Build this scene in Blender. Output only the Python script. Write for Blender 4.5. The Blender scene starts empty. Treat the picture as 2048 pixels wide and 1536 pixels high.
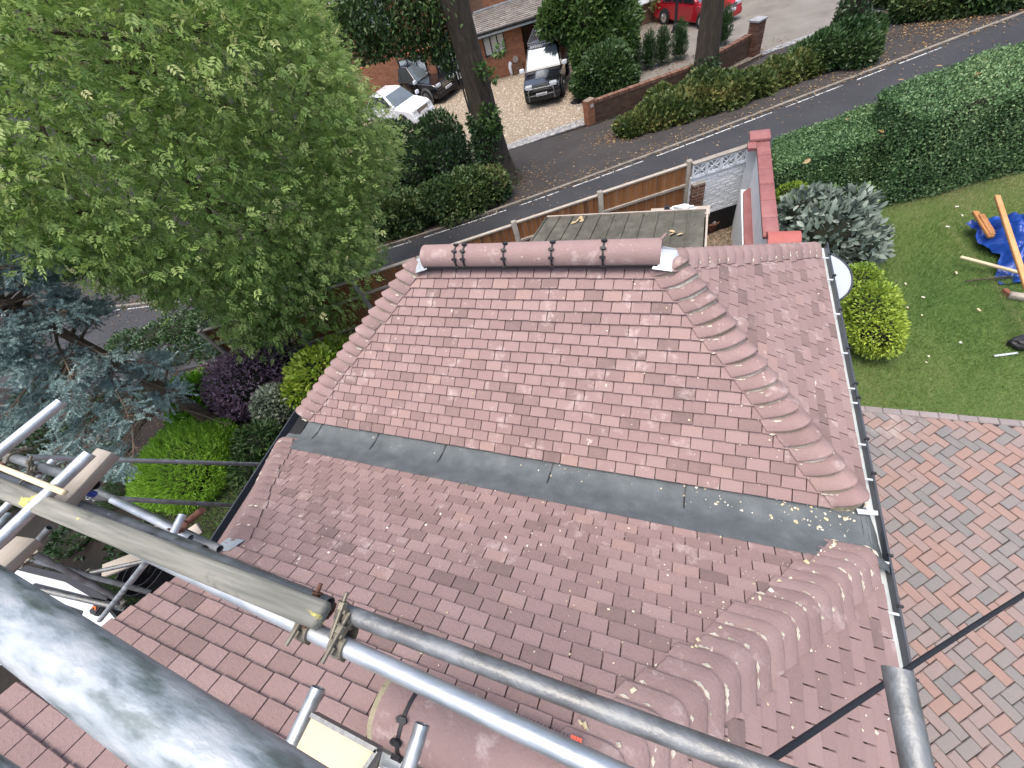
import bpy, bmesh, math, random
import numpy as np
from mathutils import Vector, Matrix
random.seed(7)
rng = np.random.default_rng(7)
sc = bpy.context.scene
COL = sc.collection

# ------------------------------------------------------------------ camera
RC = np.array([[0.931828, -0.094565, 0.350363], [0.276258, 0.810899, -0.515873], [-0.235326, 0.577495, 0.781742]])          # columns: camera right, up, back in world axes
CAM = np.array([0.0, 0.0, 6.0])
FPX = 809.707
cd = bpy.data.cameras.new('camera')
cd.sensor_fit = 'HORIZONTAL'; cd.sensor_width = 36.0; cd.lens = FPX / 2048 * 36
cd.clip_start = 0.02; cd.clip_end = 600
cam = bpy.data.objects.new('camera', cd); COL.objects.link(cam)
mw = Matrix.Identity(4)
for i in range(3):
    for j in range(3): mw[i][j] = RC[i][j]
mw.translation = Vector(CAM)
cam.matrix_world = mw
sc.camera = cam

# ------------------------------------------------------------------ sky, sun, exposure
SUN_EL, SUN_AZ = math.radians(80), math.radians(205)
w = bpy.data.worlds.new('World'); sc.world = w; w.use_nodes = True
nt = w.node_tree; nt.nodes.clear()
sky = nt.nodes.new('ShaderNodeTexSky'); sky.sky_type = 'NISHITA'; sky.sun_disc = False
sky.sun_elevation = SUN_EL; sky.sun_rotation = SUN_AZ
sky.air_density = 1.0; sky.dust_density = 6.0; sky.ozone_density = 1.0; sky.altitude = 50
bg = nt.nodes.new('ShaderNodeBackground'); bg.inputs['Strength'].default_value = 0.15
wo = nt.nodes.new('ShaderNodeOutputWorld')
nt.links.new(sky.outputs[0], bg.inputs[0]); nt.links.new(bg.outputs[0], wo.inputs[0])
sl = bpy.data.lights.new('sun', 'SUN'); sl.energy = 0.6; sl.angle = math.radians(40); sl.color = (1, .98, .95)
so = bpy.data.objects.new('sun', sl); COL.objects.link(so)
sd = Vector((math.sin(SUN_AZ) * math.cos(SUN_EL), math.cos(SUN_AZ) * math.cos(SUN_EL), math.sin(SUN_EL)))
so.rotation_euler = sd.to_track_quat('Z', 'Y').to_euler(); so.location = (0, 0, 40)
vs = sc.view_settings
vs.view_transform = 'Standard'; vs.look = 'None'; vs.gamma = 1; vs.use_curve_mapping = False
vs.exposure = 1.22

# ------------------------------------------------------------------ survey helpers: photo pixel -> point in the place
def ray(x, y):
    return RC @ np.array([(x - 1024) / FPX, -(y - 768) / FPX, -1.0])
def Z(x, y, z):
    d = ray(x, y); return CAM + d * ((z - 6.0) / d[2])
def AT(x, y, depth):
    return CAM + ray(x, y) * depth
S_K = [-999, 3.5, 12, 18, 999]; S_V = [0, 0, -1.4, -2, -2]
def g(X, Y):
    return float(np.interp(-.5 * X + .866 * Y, S_K, S_V))
def gv(X, Y):
    return np.interp(-.5 * X + .866 * Y, S_K, S_V)
def G(x, y, off=0.0):
    d = ray(x, y); lo, hi = 0.0, 9.0 / max(-d[2], 1e-3)
    for _ in range(50):
        m = (lo + hi) / 2; P = CAM + d * m
        if P[2] > g(P[0], P[1]) + off: lo = m
        else: hi = m
    return CAM + d * lo
def PL(x, y, P, n):
    d = ray(x, y); return CAM + d * (np.dot(np.asarray(P, float) - CAM, n) / np.dot(d, n))
def VW(x, y, A, B):                              # on the vertical plane over the line A-B
    t = np.array([B[0] - A[0], B[1] - A[1], 0.0]); return PL(x, y, A, np.array([-t[1], t[0], 0.0]))
def proj(P):
    c = (np.asarray(P, float) - CAM) @ RC
    return np.stack([1024 - FPX * c[..., 0] / c[..., 2], 768 + FPX * c[..., 1] / c[..., 2]], -1)
def dpt(P):
    return float(-((np.asarray(P, float) - CAM) @ RC)[2])

# ------------------------------------------------------------------ materials
MATS = {}
def M(name, cols, rough=.7, nscale=6, namt=.5, bump=.0, bscale=None, tint=.6, spec=.35, metal=0., speck=None, trans=0., stretch=None, coat=0., detail=5, coords='Object', rmod=0):
    """cols: ramp colours; position = tint attribute * tint + noise * namt"""
    m = bpy.data.materials.new(name); m.use_nodes = True; MATS[name] = m
    n = m.node_tree.nodes; l = m.node_tree.links
    b = n['Principled BSDF']; out = n['Material Output']
    b.inputs['Roughness'].default_value = rough; b.inputs['Metallic'].default_value = metal
    b.inputs['Specular IOR Level'].default_value = spec
    if coat: b.inputs['Coat Weight'].default_value = coat; b.inputs['Coat Roughness'].default_value = .05
    tc = n.new('ShaderNodeTexCoord'); vec = tc.outputs[coords]
    if stretch:
        mp = n.new('ShaderNodeMapping'); mp.inputs['Scale'].default_value = stretch
        l.new(vec, mp.inputs[0]); vec = mp.outputs[0]
    nz = n.new('ShaderNodeTexNoise'); nz.inputs['Scale'].default_value = nscale; nz.inputs['Detail'].default_value = detail
    l.new(vec, nz.inputs['Vector'])
    at = n.new('ShaderNodeAttribute'); at.attribute_name = 'tint'
    m1 = n.new('ShaderNodeMath'); m1.operation = 'MULTIPLY'; m1.inputs[1].default_value = tint
    l.new(at.outputs['Fac'], m1.inputs[0])
    m2 = n.new('ShaderNodeMath'); m2.operation = 'MULTIPLY_ADD'; m2.inputs[1].default_value = namt * 2
    l.new(nz.outputs['Fac'], m2.inputs[0]); 
    m3 = n.new('ShaderNodeMath'); m3.operation = 'SUBTRACT'; m3.inputs[1].default_value = namt * .5 + (0 if tint else -.0)
    l.new(m1.outputs[0], m3.inputs[0]); l.new(m3.outputs[0], m2.inputs[2])
    r = n.new('ShaderNodeValToRGB'); el = r.color_ramp.elements
    while len(el) < len(cols): el.new(.5)
    for i, c in enumerate(cols):
        el[i].position = i / (len(cols) - 1) if len(cols) > 1 else 0
    for i, c in enumerate(cols): el[i].color = (*c, 1)
    l.new(m2.outputs[0], r.inputs[0]); colr = r.outputs[0]
    if speck:                                   # (colour, scale, threshold, softness)
        for (sc_, scl, th, sf, st) in (speck if isinstance(speck, list) else [speck]):
            s = n.new('ShaderNodeTexNoise'); s.inputs['Scale'].default_value = scl; s.inputs['Detail'].default_value = 6; s.inputs['Roughness'].default_value = .7
            mp = n.new('ShaderNodeMapping'); mp.inputs['Scale'].default_value = st; l.new(tc.outputs[coords], mp.inputs[0]); l.new(mp.outputs[0], s.inputs['Vector'])
            rr = n.new('ShaderNodeMapRange'); rr.inputs[1].default_value = th; rr.inputs[2].default_value = th + sf
            l.new(s.outputs['Fac'], rr.inputs[0])
            mx = n.new('ShaderNodeMix'); mx.data_type = 'RGBA'; mx.inputs[7].default_value = (*sc_, 1)
            l.new(rr.outputs[0], mx.inputs[0]); l.new(colr, mx.inputs[6]); colr = mx.outputs[2]
    l.new(colr, b.inputs['Base Color'])
    if rmod:
        rr = n.new('ShaderNodeMapRange'); rr.inputs[1].default_value = .3; rr.inputs[2].default_value = .7
        rr.inputs[3].default_value = max(.03, rough - rmod); rr.inputs[4].default_value = rough + rmod
        l.new(nz.outputs['Fac'], rr.inputs[0]); l.new(rr.outputs[0], b.inputs['Roughness'])
    if bump:
        bz = n.new('ShaderNodeTexNoise'); bz.inputs['Scale'].default_value = bscale or nscale * 4; bz.inputs['Detail'].default_value = 6
        l.new(vec, bz.inputs['Vector'])
        bp = n.new('ShaderNodeBump'); bp.inputs['Strength'].default_value = bump; bp.inputs['Distance'].default_value = .02
        l.new(bz.outputs['Fac'], bp.inputs['Height']); l.new(bp.outputs[0], b.inputs['Normal'])
    if trans:
        t = n.new('ShaderNodeBsdfTranslucent'); mx = n.new('ShaderNodeMixShader'); mx.inputs[0].default_value = trans
        l.new(colr, t.inputs[0]); l.new(b.outputs[0], mx.inputs[1]); l.new(t.outputs[0], mx.inputs[2]); l.new(mx.outputs[0], out.inputs[0])
    return m

def leafmat(name, cols, rough=.45, trans=.3, spec=.4):
    return M(name, cols, rough=rough, nscale=1.2, namt=.12, tint=.9, trans=trans, spec=spec, coords='Object', detail=2)

WHITE_SC = ((.60, .54, .48), 14, .665, .05, (1, 1, 1))
TILE = M('clay_tile', [(.125, .088, .081), (.19, .131, .121), (.222, .152, .142), (.246, .169, .159), (.268, .19, .178), (.285, .19, .162)], rough=.75, nscale=9, namt=.17, bump=.25, bscale=60, tint=.85, spec=.3,
         speck=[((.42, .34, .32), 5, .57, .18, (1, 1, 1)), ((.60, .54, .48), 15, .655, .05, (1, .5, 1)), ((.11, .075, .07), 2.6, .66, .12, (1, 1, 1))])
MORTAR = M('mortar', [(.17, .15, .09), (.30, .27, .185), (.58, .55, .46)], rough=.9, nscale=14, namt=.4, bump=.6, bscale=50, tint=.75)
CRUMB = M('mortar_crumb', [(.42, .36, .20), (.6, .55, .40), (.7, .68, .6)], rough=.9, nscale=3, namt=.1, tint=.9)
FELT = M('grey_roofing', [(.055, .066, .07), (.10, .116, .122), (.175, .19, .195)], rough=.62, nscale=7, namt=.55, bump=.35, bscale=120, tint=.3, speck=((.28, .29, .28), 60, .64, .08, (1, 1, 1)))
LEAD = M('lead_sheet', [(.30, .33, .35), (.46, .50, .53), (.62, .66, .68)], rough=.45, nscale=6, namt=.6, bump=.2, tint=.2, metal=.35)
BLACKP = M('black_plastic', [(.012, .012, .014), (.03, .03, .033)], rough=.5, namt=.4, tint=.3)
GUTW = M('gutter_inside', [(.38, .43, .44), (.55, .60, .61), (.66, .70, .70)], rough=.5, nscale=5, namt=.5, tint=.2)
GUTD = M('gutter_rim', [(.035, .04, .05), (.07, .08, .095)], rough=.4, namt=.4, tint=.2)
GALV = M('galvanised_steel', [(.20, .225, .24), (.32, .355, .37), (.45, .48, .50), (.58, .61, .62)], rough=.46, nscale=14, namt=.55, bump=.12, bscale=40, tint=.4, metal=.75, spec=.5, stretch=(.35, 1, 1), rmod=.13)
RAILM = M('mottled_galvanised', [(0.0884, 0.1156, 0.1122), (0.1632, 0.1972, 0.1972), (0.3128, 0.3536, 0.374), (0.408, 0.4352, 0.4488)], rough=.5, nscale=75, namt=1.25, bump=.12, bscale=120, tint=.15, metal=.35, spec=.5, stretch=(.30, 1, 1), rmod=.18, detail=9)
GALVO = M('weathered_steel', [(.09, .085, .08), (.19, .20, .20), (.33, .35, .36)], rough=.5, nscale=11, namt=.6, bump=.2, bscale=50, tint=.35, metal=.6, rmod=.12, speck=((.45, .46, .45), 22, .66, .08, (.3, 1, 1)))
COUP = M('coupler_steel', [(.08, .07, .05), (.20, .185, .145), (.36, .34, .28)], rough=.5, nscale=18, namt=.6, tint=.4, metal=.5, speck=((.16, .06, .03), 9, .62, .06, (1, 1, 1)))
RUST = M('rusty_steel', [(.07, .03, .02), (.17, .075, .045)], rough=.75, nscale=14, namt=.5, tint=.3)
BOARDM = M('grey_timber', [(.06, .062, .054), (.125, .13, .11), (.20, .20, .17), (.27, .265, .23)], rough=.88, nscale=26, namt=.8, bump=.25, bscale=60, tint=.2, stretch=(.10, 1.6, 1.6), speck=[((.55, .50, .12), 7, .66, .04, (.5, 1, 1)), ((.05, .05, .045), 3, .60, .12, (.6, 1, 1))])
PALEW = M('pale_timber', [(.50, .40, .25), (.64, .52, .34), (.72, .62, .45)], rough=.7, nscale=5, namt=.5, tint=.3, stretch=(1, .3, 1), bump=.1)
GREYW = M('bleached_timber', [(.26, .23, .19), (.36, .32, .27), (.48, .44, .38)], rough=.85, nscale=6, namt=.5, bump=.25, tint=.3, stretch=(1, .3, 1))
ORW = M('orange_timber', [(.38, .17, .06), (.52, .25, .10), (.60, .33, .15)], rough=.65, nscale=5, namt=.45, tint=.4, stretch=(1, 1, .3))
FENCEW = M('fence_timber', [(.10, .045, .02), (.20, .085, .03), (.29, .13, .05), (.34, .17, .075)], rough=.75, nscale=7, namt=.3, bump=.25, tint=.7, stretch=(3, 3, .4))
CONC = M('concrete', [(.17, .155, .13), (.27, .25, .215), (.36, .34, .30)], rough=.9, nscale=8, namt=.55, bump=.3, tint=.2)
SOIL = M('soil', [(.007, .006, .004), (.016, .012, .009), (.032, .024, .018)], rough=.95, nscale=1.5, namt=.7, bump=.9, bscale=9, tint=0)
ASPH = M('asphalt', [(0.0248, 0.0264, 0.0289), (0.038, 0.0396, 0.0429), (0.0511, 0.0528, 0.0561)], rough=.8, nscale=.7, namt=.55, bump=.5, bscale=70, tint=0, speck=((.11, .11, .112), 90, .66, .04, (1, 1, 1)))
TARM = M('tarmac', [(0.031, 0.0279, 0.026), (0.0446, 0.0409, 0.0384), (0.062, 0.0577, 0.0546)], rough=.85, nscale=.9, namt=.6, bump=.6, bscale=50, tint=0, speck=[((.20, .18, .16), 60, .67, .04, (1, 1, 1)), ((.03, .028, .025), 1.4, .58, .2, (1, 1, 1))])
PAINT = M('road_paint', [(.42, .42, .40), (.7, .7, .68)], rough=.7, nscale=9, namt=.6, tint=0, speck=((.07, .07, .072), 14, .50, .06, (1, 1, 1)))
KERBM = M('kerb_stone', [(.11, .10, .085), (.19, .175, .15), (.27, .25, .22)], rough=.9, nscale=5, namt=.6, bump=.4, tint=.3)
SETT = M('granite_sett', [(.13, .14, .15), (.24, .25, .26), (.36, .36, .35)], rough=.8, nscale=7, namt=.5, bump=.4, tint=.6)
GRAV = M('gravel', [(0.124, 0.0961, 0.0651), (0.2232, 0.1798, 0.1302), (0.3224, 0.2728, 0.2046), (0.3968, 0.3534, 0.2852)], rough=.85, nscale=9, namt=.7, bump=1.0, bscale=22, tint=0, detail=8)
DKGRAV = M('dark_gravel', [(.06, .045, .03), (.14, .105, .07), (.26, .20, .14)], rough=.9, nscale=9, namt=.8, bump=1., bscale=22, tint=0, detail=8)
DKSTONE = M('dark_gravel_stone', [(.07, .055, .04), (.17, .13, .09), (.30, .24, .17)], rough=.85, namt=.1, tint=.95)
STONE = M('gravel_stone', [(0.1496, 0.1156, 0.0816), (0.2856, 0.2312, 0.17), (0.3944, 0.34, 0.2652), (0.476, 0.4488, 0.3944)], rough=.8, namt=.1, tint=.95)
DRIVE2 = M('pale_drive', [(0.1326, 0.1209, 0.1053), (0.1872, 0.1755, 0.156), (0.2418, 0.2262, 0.2067)], rough=.9, nscale=1.2, namt=.6, bump=.5, bscale=40, tint=0, speck=((.36, .30, .21), 25, .64, .08, (1, 1, 1)))
PAVER = M('block_paver', [(0.1515, 0.1499, 0.1466), (0.1883, 0.1733, 0.1656), (0.225, 0.178, 0.1656), (0.2434, 0.1761, 0.156), (0.2572, 0.1686, 0.1419), (0.248, 0.1874, 0.1608)], rough=.85, nscale=5, namt=.18, bump=.4, bscale=60, tint=.85,
          speck=[((.36, .325, .31), 1.1, .56, .2, (1, 1, 1)), ((.10, .075, .06), 1.7, .64, .1, (1, 1, 1)), ((.46, .44, .42), 30, .67, .06, (1, 1, 1))])
PAVED = M('edging_block', [(.19, .17, .165), (.25, .215, .21), (.31, .27, .265)], rough=.85, nscale=5, namt=.3, bump=.4, bscale=60, tint=.6, speck=((.46, .42, .39), 2, .58, .1, (1, 1, 1)))
SANDJ = M('jointing_sand', [(0.049, 0.035, 0.0259), (0.091, 0.0665, 0.049), (0.14, 0.1085, 0.084)], rough=.95, nscale=2.5, namt=.7, bump=.5, tint=0)
TURF = M('turf_soil', [(0.054, 0.102, 0.0216), (0.09, 0.132, 0.036), (0.156, 0.15, 0.066)], rough=.95, nscale=.55, namt=.7, bump=.8, bscale=30, tint=0)
GRASS = M('grass_blade', [(0.0437, 0.099, 0.0204), (0.0903, 0.182, 0.0379), (0.1529, 0.2548, 0.0655), (0.2912, 0.313, 0.1238), (0.4514, 0.3931, 0.2184)], rough=.6, nscale=2, namt=.1, tint=.95, trans=.25)
BRICKR = M('red_brick', [(.10, .04, .026), (.19, .07, .042), (.26, .105, .06), (.30, .15, .10)], rough=.9, nscale=9, namt=.3, bump=.4, bscale=50, tint=.7)
BRICKO = M('old_brick', [(0.056, 0.028, 0.0192), (0.104, 0.048, 0.0304), (0.144, 0.072, 0.048), (0.208, 0.136, 0.096)], rough=.9, nscale=9, namt=.35, bump=.4, bscale=50, tint=.7, speck=((.55, .52, .48), 4, .66, .05, (1, 1, 1)))
WPAINT = M('white_masonry', [(.56, .60, .62), (.70, .73, .74), (.79, .81, .81)], rough=.75, nscale=4, namt=.5, bump=.25, bscale=30, tint=.3)
WUPVC = M('white_frame', [(.74, .76, .77), (.8, .81, .82)], rough=.35, namt=.4, tint=.2)
REDP = M('red_coping_paint', [(.17, .06, .057), (.245, .10, .097), (.29, .14, .136)], rough=.7, nscale=5, namt=.55, bump=.25, bscale=40, tint=.3, speck=((.30, .22, .18), 6, .64, .1, (1, 1, 1)))
REDB = M('bright_red_paint', [(.30, .08, .068), (.38, .125, .11)], rough=.6, nscale=6, namt=.5, bump=.15, tint=.2)
SHEDR = M('shed_felt', [(0.0416, 0.0418, 0.0337), (0.0832, 0.0806, 0.0648), (0.1436, 0.1368, 0.1102)], rough=.9, nscale=5, namt=.7, bump=.4, bscale=40, tint=.2, speck=((.022, .024, .018), 9, .60, .08, (1, 1, 1)))
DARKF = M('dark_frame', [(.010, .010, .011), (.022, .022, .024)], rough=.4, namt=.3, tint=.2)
GLASS = M('window_glass', [(.10, .13, .14), (.20, .24, .25)], rough=.06, nscale=2, namt=.4, tint=.2, spec=1., metal=.55)
CARGL = M('car_glass', [(0.096, 0.12, 0.129), (0.18, 0.216, 0.228)], rough=.06, nscale=1.6, namt=.8, tint=.0, spec=.7, metal=.35)  # pale base and part metal put the bright sky reflection into the colour
CARGD = M('tinted_glass', [(.012, .014, .016), (.02, .022, .025)], rough=.04, nscale=1, namt=.4, tint=.0, spec=.6)
BLIND = M('white_blind', [(.42, .45, .46), (.55, .58, .58)], rough=.6, nscale=3, namt=.4, tint=.3)
BARK = M('bark', [(.028, .022, .016), (.065, .052, .038), (.115, .095, .07)], rough=.95, nscale=7, namt=.6, bump=1.0, bscale=14, tint=.3, stretch=(2.5, 2.5, .35))
TWIG = M('twig', [(.06, .045, .03), (.13, .10, .07), (.2, .16, .12)], rough=.9, nscale=5, namt=.5, tint=.4)
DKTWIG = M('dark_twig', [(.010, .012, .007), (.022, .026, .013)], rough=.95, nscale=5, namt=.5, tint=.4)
BLACKC = M('black_car_paint', [(.006, .007, .009), (.011, .012, .015)], rough=.16, namt=.2, tint=.2, spec=.6, coat=1.)
WHITEC = M('white_car_paint', [(.74, .77, .79), (.80, .82, .83)], rough=.25, namt=.3, tint=.2, coat=.6)
REDC = M('red_car_paint', [(.33, .008, .018), (.42, .012, .026)], rough=.2, namt=.3, tint=.2, coat=.9)
TYRE = M('tyre_rubber', [(.010, .010, .010), (.02, .02, .02)], rough=.85, namt=.4, tint=.2)
CHROME = M('chrome', [(.55, .57, .58), (.7, .72, .73)], rough=.18, namt=.4, tint=.2, metal=.95)
LAMPG = M('headlight_glass', [(.45, .48, .5), (.66, .69, .7)], rough=.1, nscale=9, namt=.4, tint=.2, spec=.8)
PLATE = M('number_plate_white', [(.72, .73, .72), (.78, .79, .78)], rough=.4, namt=.3, tint=.2)
TARP = M('blue_tarpaulin', [(.008, .035, .20), (.014, .07, .36), (.03, .12, .50)], rough=.32, nscale=4, namt=.5, bump=.3, bscale=14, tint=.3, spec=.5)
LITTER = M('fallen_leaf', [(.07, .04, .02), (.17, .095, .042), (.29, .19, .085), (.46, .37, .22)], rough=.8, namt=.1, tint=.95, trans=.1)
DISHM = M('pale_dish', [(.36, .395, .41), (.42, .455, .47)], rough=.4, nscale=3, namt=.4, tint=.2)
GREYP = M('grey_slate_tile', [(.13, .115, .10), (.21, .19, .17), (.29, .27, .24)], rough=.85, nscale=4, namt=.4, bump=.3, tint=.5)
ORP = M('orange_plastic', [(.55, .13, .02), (.65, .2, .04)], rough=.5, namt=.3, tint=.2)
REDPL = M('red_plastic', [(.6, .06, .03), (.7, .10, .05)], rough=.5, namt=.3, tint=.2)
CABLE = M('black_cable', [(.012, .014, .018), (.03, .034, .04)], rough=.6, namt=.3, tint=.2)
# foliage
L_ASH = leafmat('ash_leaf', trans=.42, cols= [(0.0769, 0.1403, 0.0318), (0.1537, 0.2684, 0.0598), (0.2562, 0.3904, 0.0996), (0.3715, 0.5002, 0.1493), (0.4868, 0.5612, 0.219), (0.743, 0.7076, 0.3385)])
L_DARK = leafmat('dark_leaf', [(0.0144, 0.036, 0.012), (0.0264, 0.0624, 0.0168), (0.048, 0.096, 0.0264), (0.084, 0.132, 0.036)], trans=.15)
L_STREET = leafmat('street_tree_leaf', [(0.0239, 0.0538, 0.0149), (0.0448, 0.0972, 0.0239), (0.0822, 0.1495, 0.0359), (0.1495, 0.1943, 0.0523)], trans=.3)
L_HEDGE = leafmat('hedge_leaf', [(0.0386, 0.0897, 0.0345), (0.0749, 0.1552, 0.0575), (0.1328, 0.23, 0.092), (0.2113, 0.3047, 0.1323), (0.3019, 0.3565, 0.1725)], trans=.15)
L_LONG = leafmat('field_hedge_leaf', [(0.0182, 0.0416, 0.013), (0.039, 0.0806, 0.0234), (0.0715, 0.1235, 0.0364), (0.1235, 0.156, 0.052), (0.182, 0.143, 0.065)], trans=.15)
L_MOUND = leafmat('verge_leaf', [(0.0243, 0.0459, 0.0135), (0.054, 0.0891, 0.023), (0.1013, 0.135, 0.0378), (0.1755, 0.1755, 0.054), (0.27, 0.216, 0.081)], trans=.15)
L_LIME = leafmat('golden_conifer_leaf', [(0.084, 0.204, 0.0144), (0.162, 0.336, 0.024), (0.252, 0.456, 0.042), (0.372, 0.564, 0.084)], trans=.2)
L_YG = leafmat('golden_leaf', [(.08, .18, .012), (.18, .31, .022), (.32, .43, .05), (.47, .50, .10)], trans=.2)
L_NEON = leafmat('lime_leaf', [(.06, .17, .008), (.13, .32, .012), (.21, .44, .02)], trans=.3)
L_PURP = leafmat('purple_leaf', [(0.075, 0.0541, 0.078), (0.15, 0.1026, 0.141), (0.285, 0.1938, 0.255), (0.48, 0.2565, 0.24)], trans=.05)
L_VARI = leafmat('variegated_leaf', [(.06, .10, .06), (.22, .27, .17), (.45, .48, .36), (.62, .62, .50)], trans=.1)
L_SILV = leafmat('silver_green_leaf', [(0.039, 0.0663, 0.0468), (0.0858, 0.1209, 0.0936), (0.1482, 0.1911, 0.156), (0.2184, 0.2574, 0.2184), (0.1716, 0.2652, 0.0936)], trans=.05, rough=.5)
L_SPR = leafmat('blue_needle', [(0.0528, 0.0865, 0.0837), (0.1254, 0.1978, 0.1897), (0.2376, 0.3399, 0.3181), (0.396, 0.5068, 0.4687)], trans=.05, rough=.6)
L_EUON = leafmat('yellow_shrub_leaf', [(0.0595, 0.1155, 0.022), (0.153, 0.252, 0.035), (0.323, 0.42, 0.05), (0.425, 0.546, 0.1)], trans=.2)
L_IVY = leafmat('ivy_leaf', [(.012, .035, .012), (.03, .07, .022), (.06, .11, .035), (.14, .17, .08)], trans=.1, rough=.35)
L_FERN = leafmat('dwarf_conifer_leaf', [(.016, .045, .012), (.035, .08, .02), (.06, .12, .035)], trans=.1)

# ------------------------------------------------------------------ mesh helpers
def link(name, me, parent=None, mat=None):
    o = bpy.data.objects.new(name, me); COL.objects.link(o)
    if mat is not None and me is not None and len(me.materials) == 0: me.materials.append(mat)
    if parent is not None: o.parent = parent
    return o
def tag(o, label=None, cat=None, group=None, kind=None):
    if label: o['label'] = label
    if cat: o['category'] = cat
    if group: o['group'] = group
    if kind: o['kind'] = kind
    return o
def thing(name, label, cat, group=None, loc=(0, 0, 0), rz=0):
    o = bpy.data.objects.new(name, None); COL.objects.link(o); o.empty_display_size = .1
    o.location = loc; o.rotation_euler = (0, 0, rz)
    return tag(o, label, cat, group)

class MB:
    def __init__(s): s.v = []; s.f = []; s.t = []
    def add(s, vs, fs, tint=.5):
        b = len(s.v); s.v.extend([tuple(map(float, p)) for p in vs])
        for f in fs: s.f.append(tuple(i + b for i in f)); s.t.append(tint)
        return s
    def box(s, lo, hi, tint=.5, M=None):
        x0, y0, z0 = lo; x1, y1, z1 = hi
        vs = [(x0, y0, z0), (x1, y0, z0), (x1, y1, z0), (x0, y1, z0), (x0, y0, z1), (x1, y0, z1), (x1, y1, z1), (x0, y1, z1)]
        if M is not None: vs = [tuple(M @ Vector(p)) for p in vs]
        return s.add(vs, [(0, 3, 2, 1), (4, 5, 6, 7), (0, 1, 5, 4), (1, 2, 6, 5), (2, 3, 7, 6), (3, 0, 4, 7)], tint)
    def beam(s, A, B, wid, hgt, up=(0, 0, 1), tint=.5, ends=None):
        A = Vector(A); B = Vector(B); d = (B - A).normalized(); u = Vector(up); side = d.cross(u).normalized(); u = side.cross(d).normalized()
        vs = []
        for P in (A, B):
            for a, b in ((-1, -1), (1, -1), (1, 1), (-1, 1)): vs.append(P + side * (a * wid / 2) + u * (b * hgt / 2))
        return s.add(vs, [(0, 1, 2, 3), (7, 6, 5, 4), (0, 4, 5, 1), (1, 5, 6, 2), (2, 6, 7, 3), (3, 7, 4, 0)], tint)
    def tube(s, pts, rad, n=10, cap=True, tint=.5, hollow=0):
        pts = [Vector(p) for p in pts]; 
        if not hasattr(rad, '__len__'): rad = [rad] * len(pts)
        rings = []; ref = None
        for i, p in enumerate(pts):
            d = (pts[min(i + 1, len(pts) - 1)] - pts[max(i - 1, 0)]).normalized()
            if ref is None: ref = d.orthogonal().normalized()
            ref = (ref - d * ref.dot(d)).normalized(); b = d.cross(ref)
            rings.append([p + (ref * math.cos(2 * math.pi * k / n) + b * math.sin(2 * math.pi * k / n)) * rad[i] for k in range(n)])
        vs = [q for r in rings for q in r]; fs = []
        for i in range(len(pts) - 1):
            for k in range(n): fs.append((i * n + k, i * n + (k + 1) % n, (i + 1) * n + (k + 1) % n, (i + 1) * n + k))
        L = len(pts)
        if hollow:                                # open ended pipe: inner wall a little way in at each end
            for (ri, sgn) in ((0, 1), (L - 1, -1)):
                p = pts[ri]; d = (pts[1] - pts[0]).normalized() if ri == 0 else (pts[-1] - pts[-2]).normalized()
                inn = [p + (q - p) * (1 - hollow) for q in rings[ri]]; deep = [q + d * sgn * rad[0] * 4 for q in inn]
                b = len(vs); vs += inn + deep
                for k in range(n):
                    k2 = (k + 1) % n
                    fs.append((ri * n + k, b + k, b + k2, ri * n + k2) if ri == 0 else (ri * n + k2, b + k2, b + k, ri * n + k))
                    fs.append((b + k, b + n + k, b + n + k2, b + k2) if ri == 0 else (b + k2, b + n + k2, b + n + k, b + k))
                fs.append(tuple(b + n + k for k in range(n)))
        elif cap:
            fs.append(tuple(range(n))[::-1]); fs.append(tuple((L - 1) * n + k for k in range(n)))
        return s.add(vs, fs, tint)
    def build(s, name, mat, parent=None, smooth=False, kind=None):
        me = bpy.data.meshes.new(name); me.from_pydata(s.v, [], s.f)
        a = me.attributes.new('tint', 'FLOAT', 'FACE'); a.data.foreach_set('value', np.array(s.t, 'f'))
        if smooth: me.polygons.foreach_set('use_smooth', np.ones(len(s.f), bool))
        o = link(name, me, parent, mat)
        if kind: o['kind'] = kind
        return o
def smooth_by_angle(me, ang=35):
    bm = bmesh.new(); bm.from_mesh(me)
    for f in bm.faces: f.smooth = True
    for e in bm.edges:
        if len(e.link_faces) == 2 and e.calc_face_angle(0) > math.radians(ang): e.smooth = False
    bm.to_mesh(me); bm.free()
def bevelled(o, wd=.01, seg=2, ang=30):
    bm = bmesh.new(); bm.from_mesh(o.data)
    es = [e for e in bm.edges if len(e.link_faces) == 2 and e.calc_face_angle(0) > math.radians(ang)]
    bmesh.ops.bevel(bm, geom=es, offset=wd, segments=seg, affect='EDGES', clamp_overlap=True)
    bm.to_mesh(o.data); bm.free(); smooth_by_angle(o.data, 50); return o

def from_np(name, V, F, mat, parent=None, tint=None, kind=None, smooth=False):
    """V (n,3), F (m,k) all faces of k corners; tint per face"""
    me = bpy.data.meshes.new(name); m, k = F.shape
    me.vertices.add(len(V)); me.vertices.foreach_set('co', np.ascontiguousarray(V, 'f').ravel())
    me.loops.add(m * k); me.loops.foreach_set('vertex_index', np.ascontiguousarray(F, 'i').ravel())
    me.polygons.add(m); me.polygons.foreach_set('loop_start', np.arange(0, m * k, k, dtype='i'))
    me.update(calc_edges=True)
    if tint is not None:
        a = me.attributes.new('tint', 'FLOAT', 'FACE'); a.data.foreach_set('value', np.ascontiguousarray(tint, 'f'))
    if smooth: me.polygons.foreach_set('use_smooth', np.ones(m, bool))
    o = link(name, me, parent, mat)
    if kind: o['kind'] = kind
    return o
def unit(a): return a / np.maximum(np.linalg.norm(a, axis=-1, keepdims=True), 1e-9)
def rdir(n): return unit(rng.normal(size=(n, 3)))

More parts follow.
